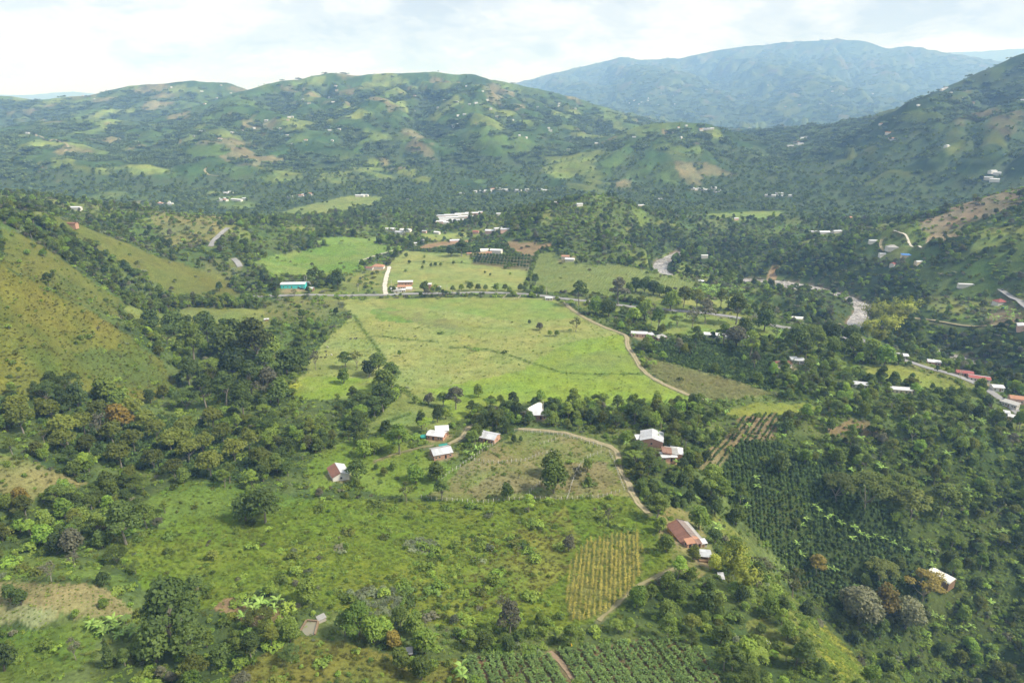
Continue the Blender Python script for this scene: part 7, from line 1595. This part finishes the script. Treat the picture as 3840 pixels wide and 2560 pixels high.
# ------------------------------------------------------------------ banana plants: stem and great leaves
ban_stem = BAN_STEM.mesh('stem', 'l_banana'); ban_leaf = [mesh_np('leaf', V, F, 'l_banana') for V, F in BAN_LEAF]
def banana(x, y, s, label, group):
    e = add('banana_plant', None, None, (x, y, float(gz(x, y))), random.uniform(0, 6.28)); e.scale = (s,) * 3; tag(e, label, 'banana plant', group); add('stem', ban_stem, e)
    for i in range(8):
        o = add('leaf', ban_leaf[i % 3], e, (0, 0, 1.95), 2 * math.pi * i / 8 + random.uniform(-0.3, 0.3)); q = random.uniform(0.8, 1.15); o.scale = (q,) * 3
BAN = [('on the coffee slope at lower right', [(1735, 1105), (1738, 1125), (1700, 1150), (1715, 1170), (1870, 1170), (1880, 1180), (1900, 1195), (1910, 1190), (1850, 1200), (1840, 1215), (1930, 1210), (1960, 1220), (1975, 1232), (1990, 1240), (2010, 1235), (2030, 1245), (1955, 1245), (2050, 1255), (1830, 1255), (1840, 1280), (1915, 1315), (1900, 1310), (2080, 1270), (2330, 1300), (2195, 1448), (2210, 1450), (2230, 1445), (2180, 1452), (2160, 1425), (1800, 1315), (1965, 1350), (2240, 1250), (2280, 1240)]),
       ('by the huge dark tree at lower left', [(212, 1445), (230, 1450), (250, 1455), (268, 1450), (285, 1458), (300, 1452), (262, 1438), (240, 1462), (275, 1470), (310, 1462)]),
       ('in the garden left of the fish pond', [(590, 1385), (610, 1370), (625, 1365), (600, 1400), (620, 1395), (570, 1400), (585, 1415), (560, 1425), (640, 1390), (610, 1420), (630, 1410)]),
       ('below the lowest pasture cottage', [(1095, 1040), (1105, 1035), (1085, 1050), (1115, 1030), (1070, 1045)]),
       ('beside the white dome in the tree belt', [(1262, 955), (1270, 952), (1280, 955), (1290, 958), (1300, 955), (1310, 960), (1275, 962), (1400, 940), (1390, 945)]),
       ('at the edge of the patchwork-roofed house', [(1555, 1070), (1565, 1080), (1520, 1050), (1600, 1150), (1645, 1215), (1650, 1225)]),
       ('at the edge of the cassava plot', [(1062, 1565), (1060, 1545)]),
       ('in the groves below the terrace meadow', [(1900, 910), (1910, 915), (1950, 905), (1960, 925), (1985, 930), (2000, 925), (1880, 930), (1835, 950), (2020, 950), (1860, 940), (2040, 960), (2100, 940), (1720, 985), (1800, 985), (1810, 990), (1790, 995)])]
for where, pts in BAN:
    for px, py in pts:
        p = G1(px, py); banana(float(p[0]), float(p[1]), random.uniform(0.9, 1.4), 'broad-leaved banana plant ' + where, 'banana plants ' + where)
x, y = sow(np.where(in_poly(POLYS['banana_grove'], GX, GY) | in_poly(POLYS['house_plot'], GX, GY), 0.7, np.where((TREE > 0.3) & (RR > 330) & (GX > 60), 0.05, 0)), 4.0, 330, 900, 2.5, 511); n_ = len(x)
scatter('banana_thicket', [('banana', v, 'l_banana') for v in range(3)], x, y, RNG.uniform(0, 6.28, n_), RNG.uniform(1.0, 1.6, n_), RNG.integers(0, 3, n_), 0.06)

# ------------------------------------------------------------------ look-alikes that can be told apart only by their order get it in their label
ORD = ['leftmost', 'second', 'third', 'fourth', 'fifth', 'sixth', 'seventh', 'eighth', 'ninth', 'tenth', 'eleventh', 'twelfth', 'thirteenth', 'fourteenth', 'fifteenth', 'sixteenth', 'seventeenth', 'eighteenth', 'nineteenth', 'twentieth'] + ['%dth' % k for k in range(21, 41)]
by_label = {}
for o in COL.objects:
    if o.parent is None and 'label' in o: by_label.setdefault(o['label'], []).append(o)
for lb_, obs in by_label.items():
    if 1 < len(obs) <= 30 and len(lb_.split()) <= 13:
        obs.sort(key=lambda q: proj(q.location.x, q.location.y, q.location.z)[0])
        for k, o in enumerate(obs): o['label'] = lb_ + (', leftmost' if k == 0 else ', rightmost' if k == len(obs) - 1 else ', %s from left' % ORD[k])

# ------------------------------------------------------------------ the air: one even box of haze round everything
hz = MB(); hz.box(-23000, 23000, -400, 27500, float(GZ.min()) - 3, float(max(GZ.max(), CAM_H)) + 60)
hm = bpy.data.materials.new('haze_air'); hm.use_nodes = True; hnt = hm.node_tree; hnt.nodes.clear()
ho = hnt.nodes.new('ShaderNodeOutputMaterial'); pv = hnt.nodes.new('ShaderNodeVolumePrincipled')
pv.inputs['Color'].default_value = (0.30, 0.54, 1.0, 1); pv.inputs['Density'].default_value = 1.25e-4; pv.inputs['Absorption Color'].default_value = (1, 1, 1, 1); pv.inputs['Anisotropy'].default_value = 0.0
hnt.links.new(pv.outputs[0], ho.inputs['Volume'])
tag(hz.build('haze', hm), kind='stuff')
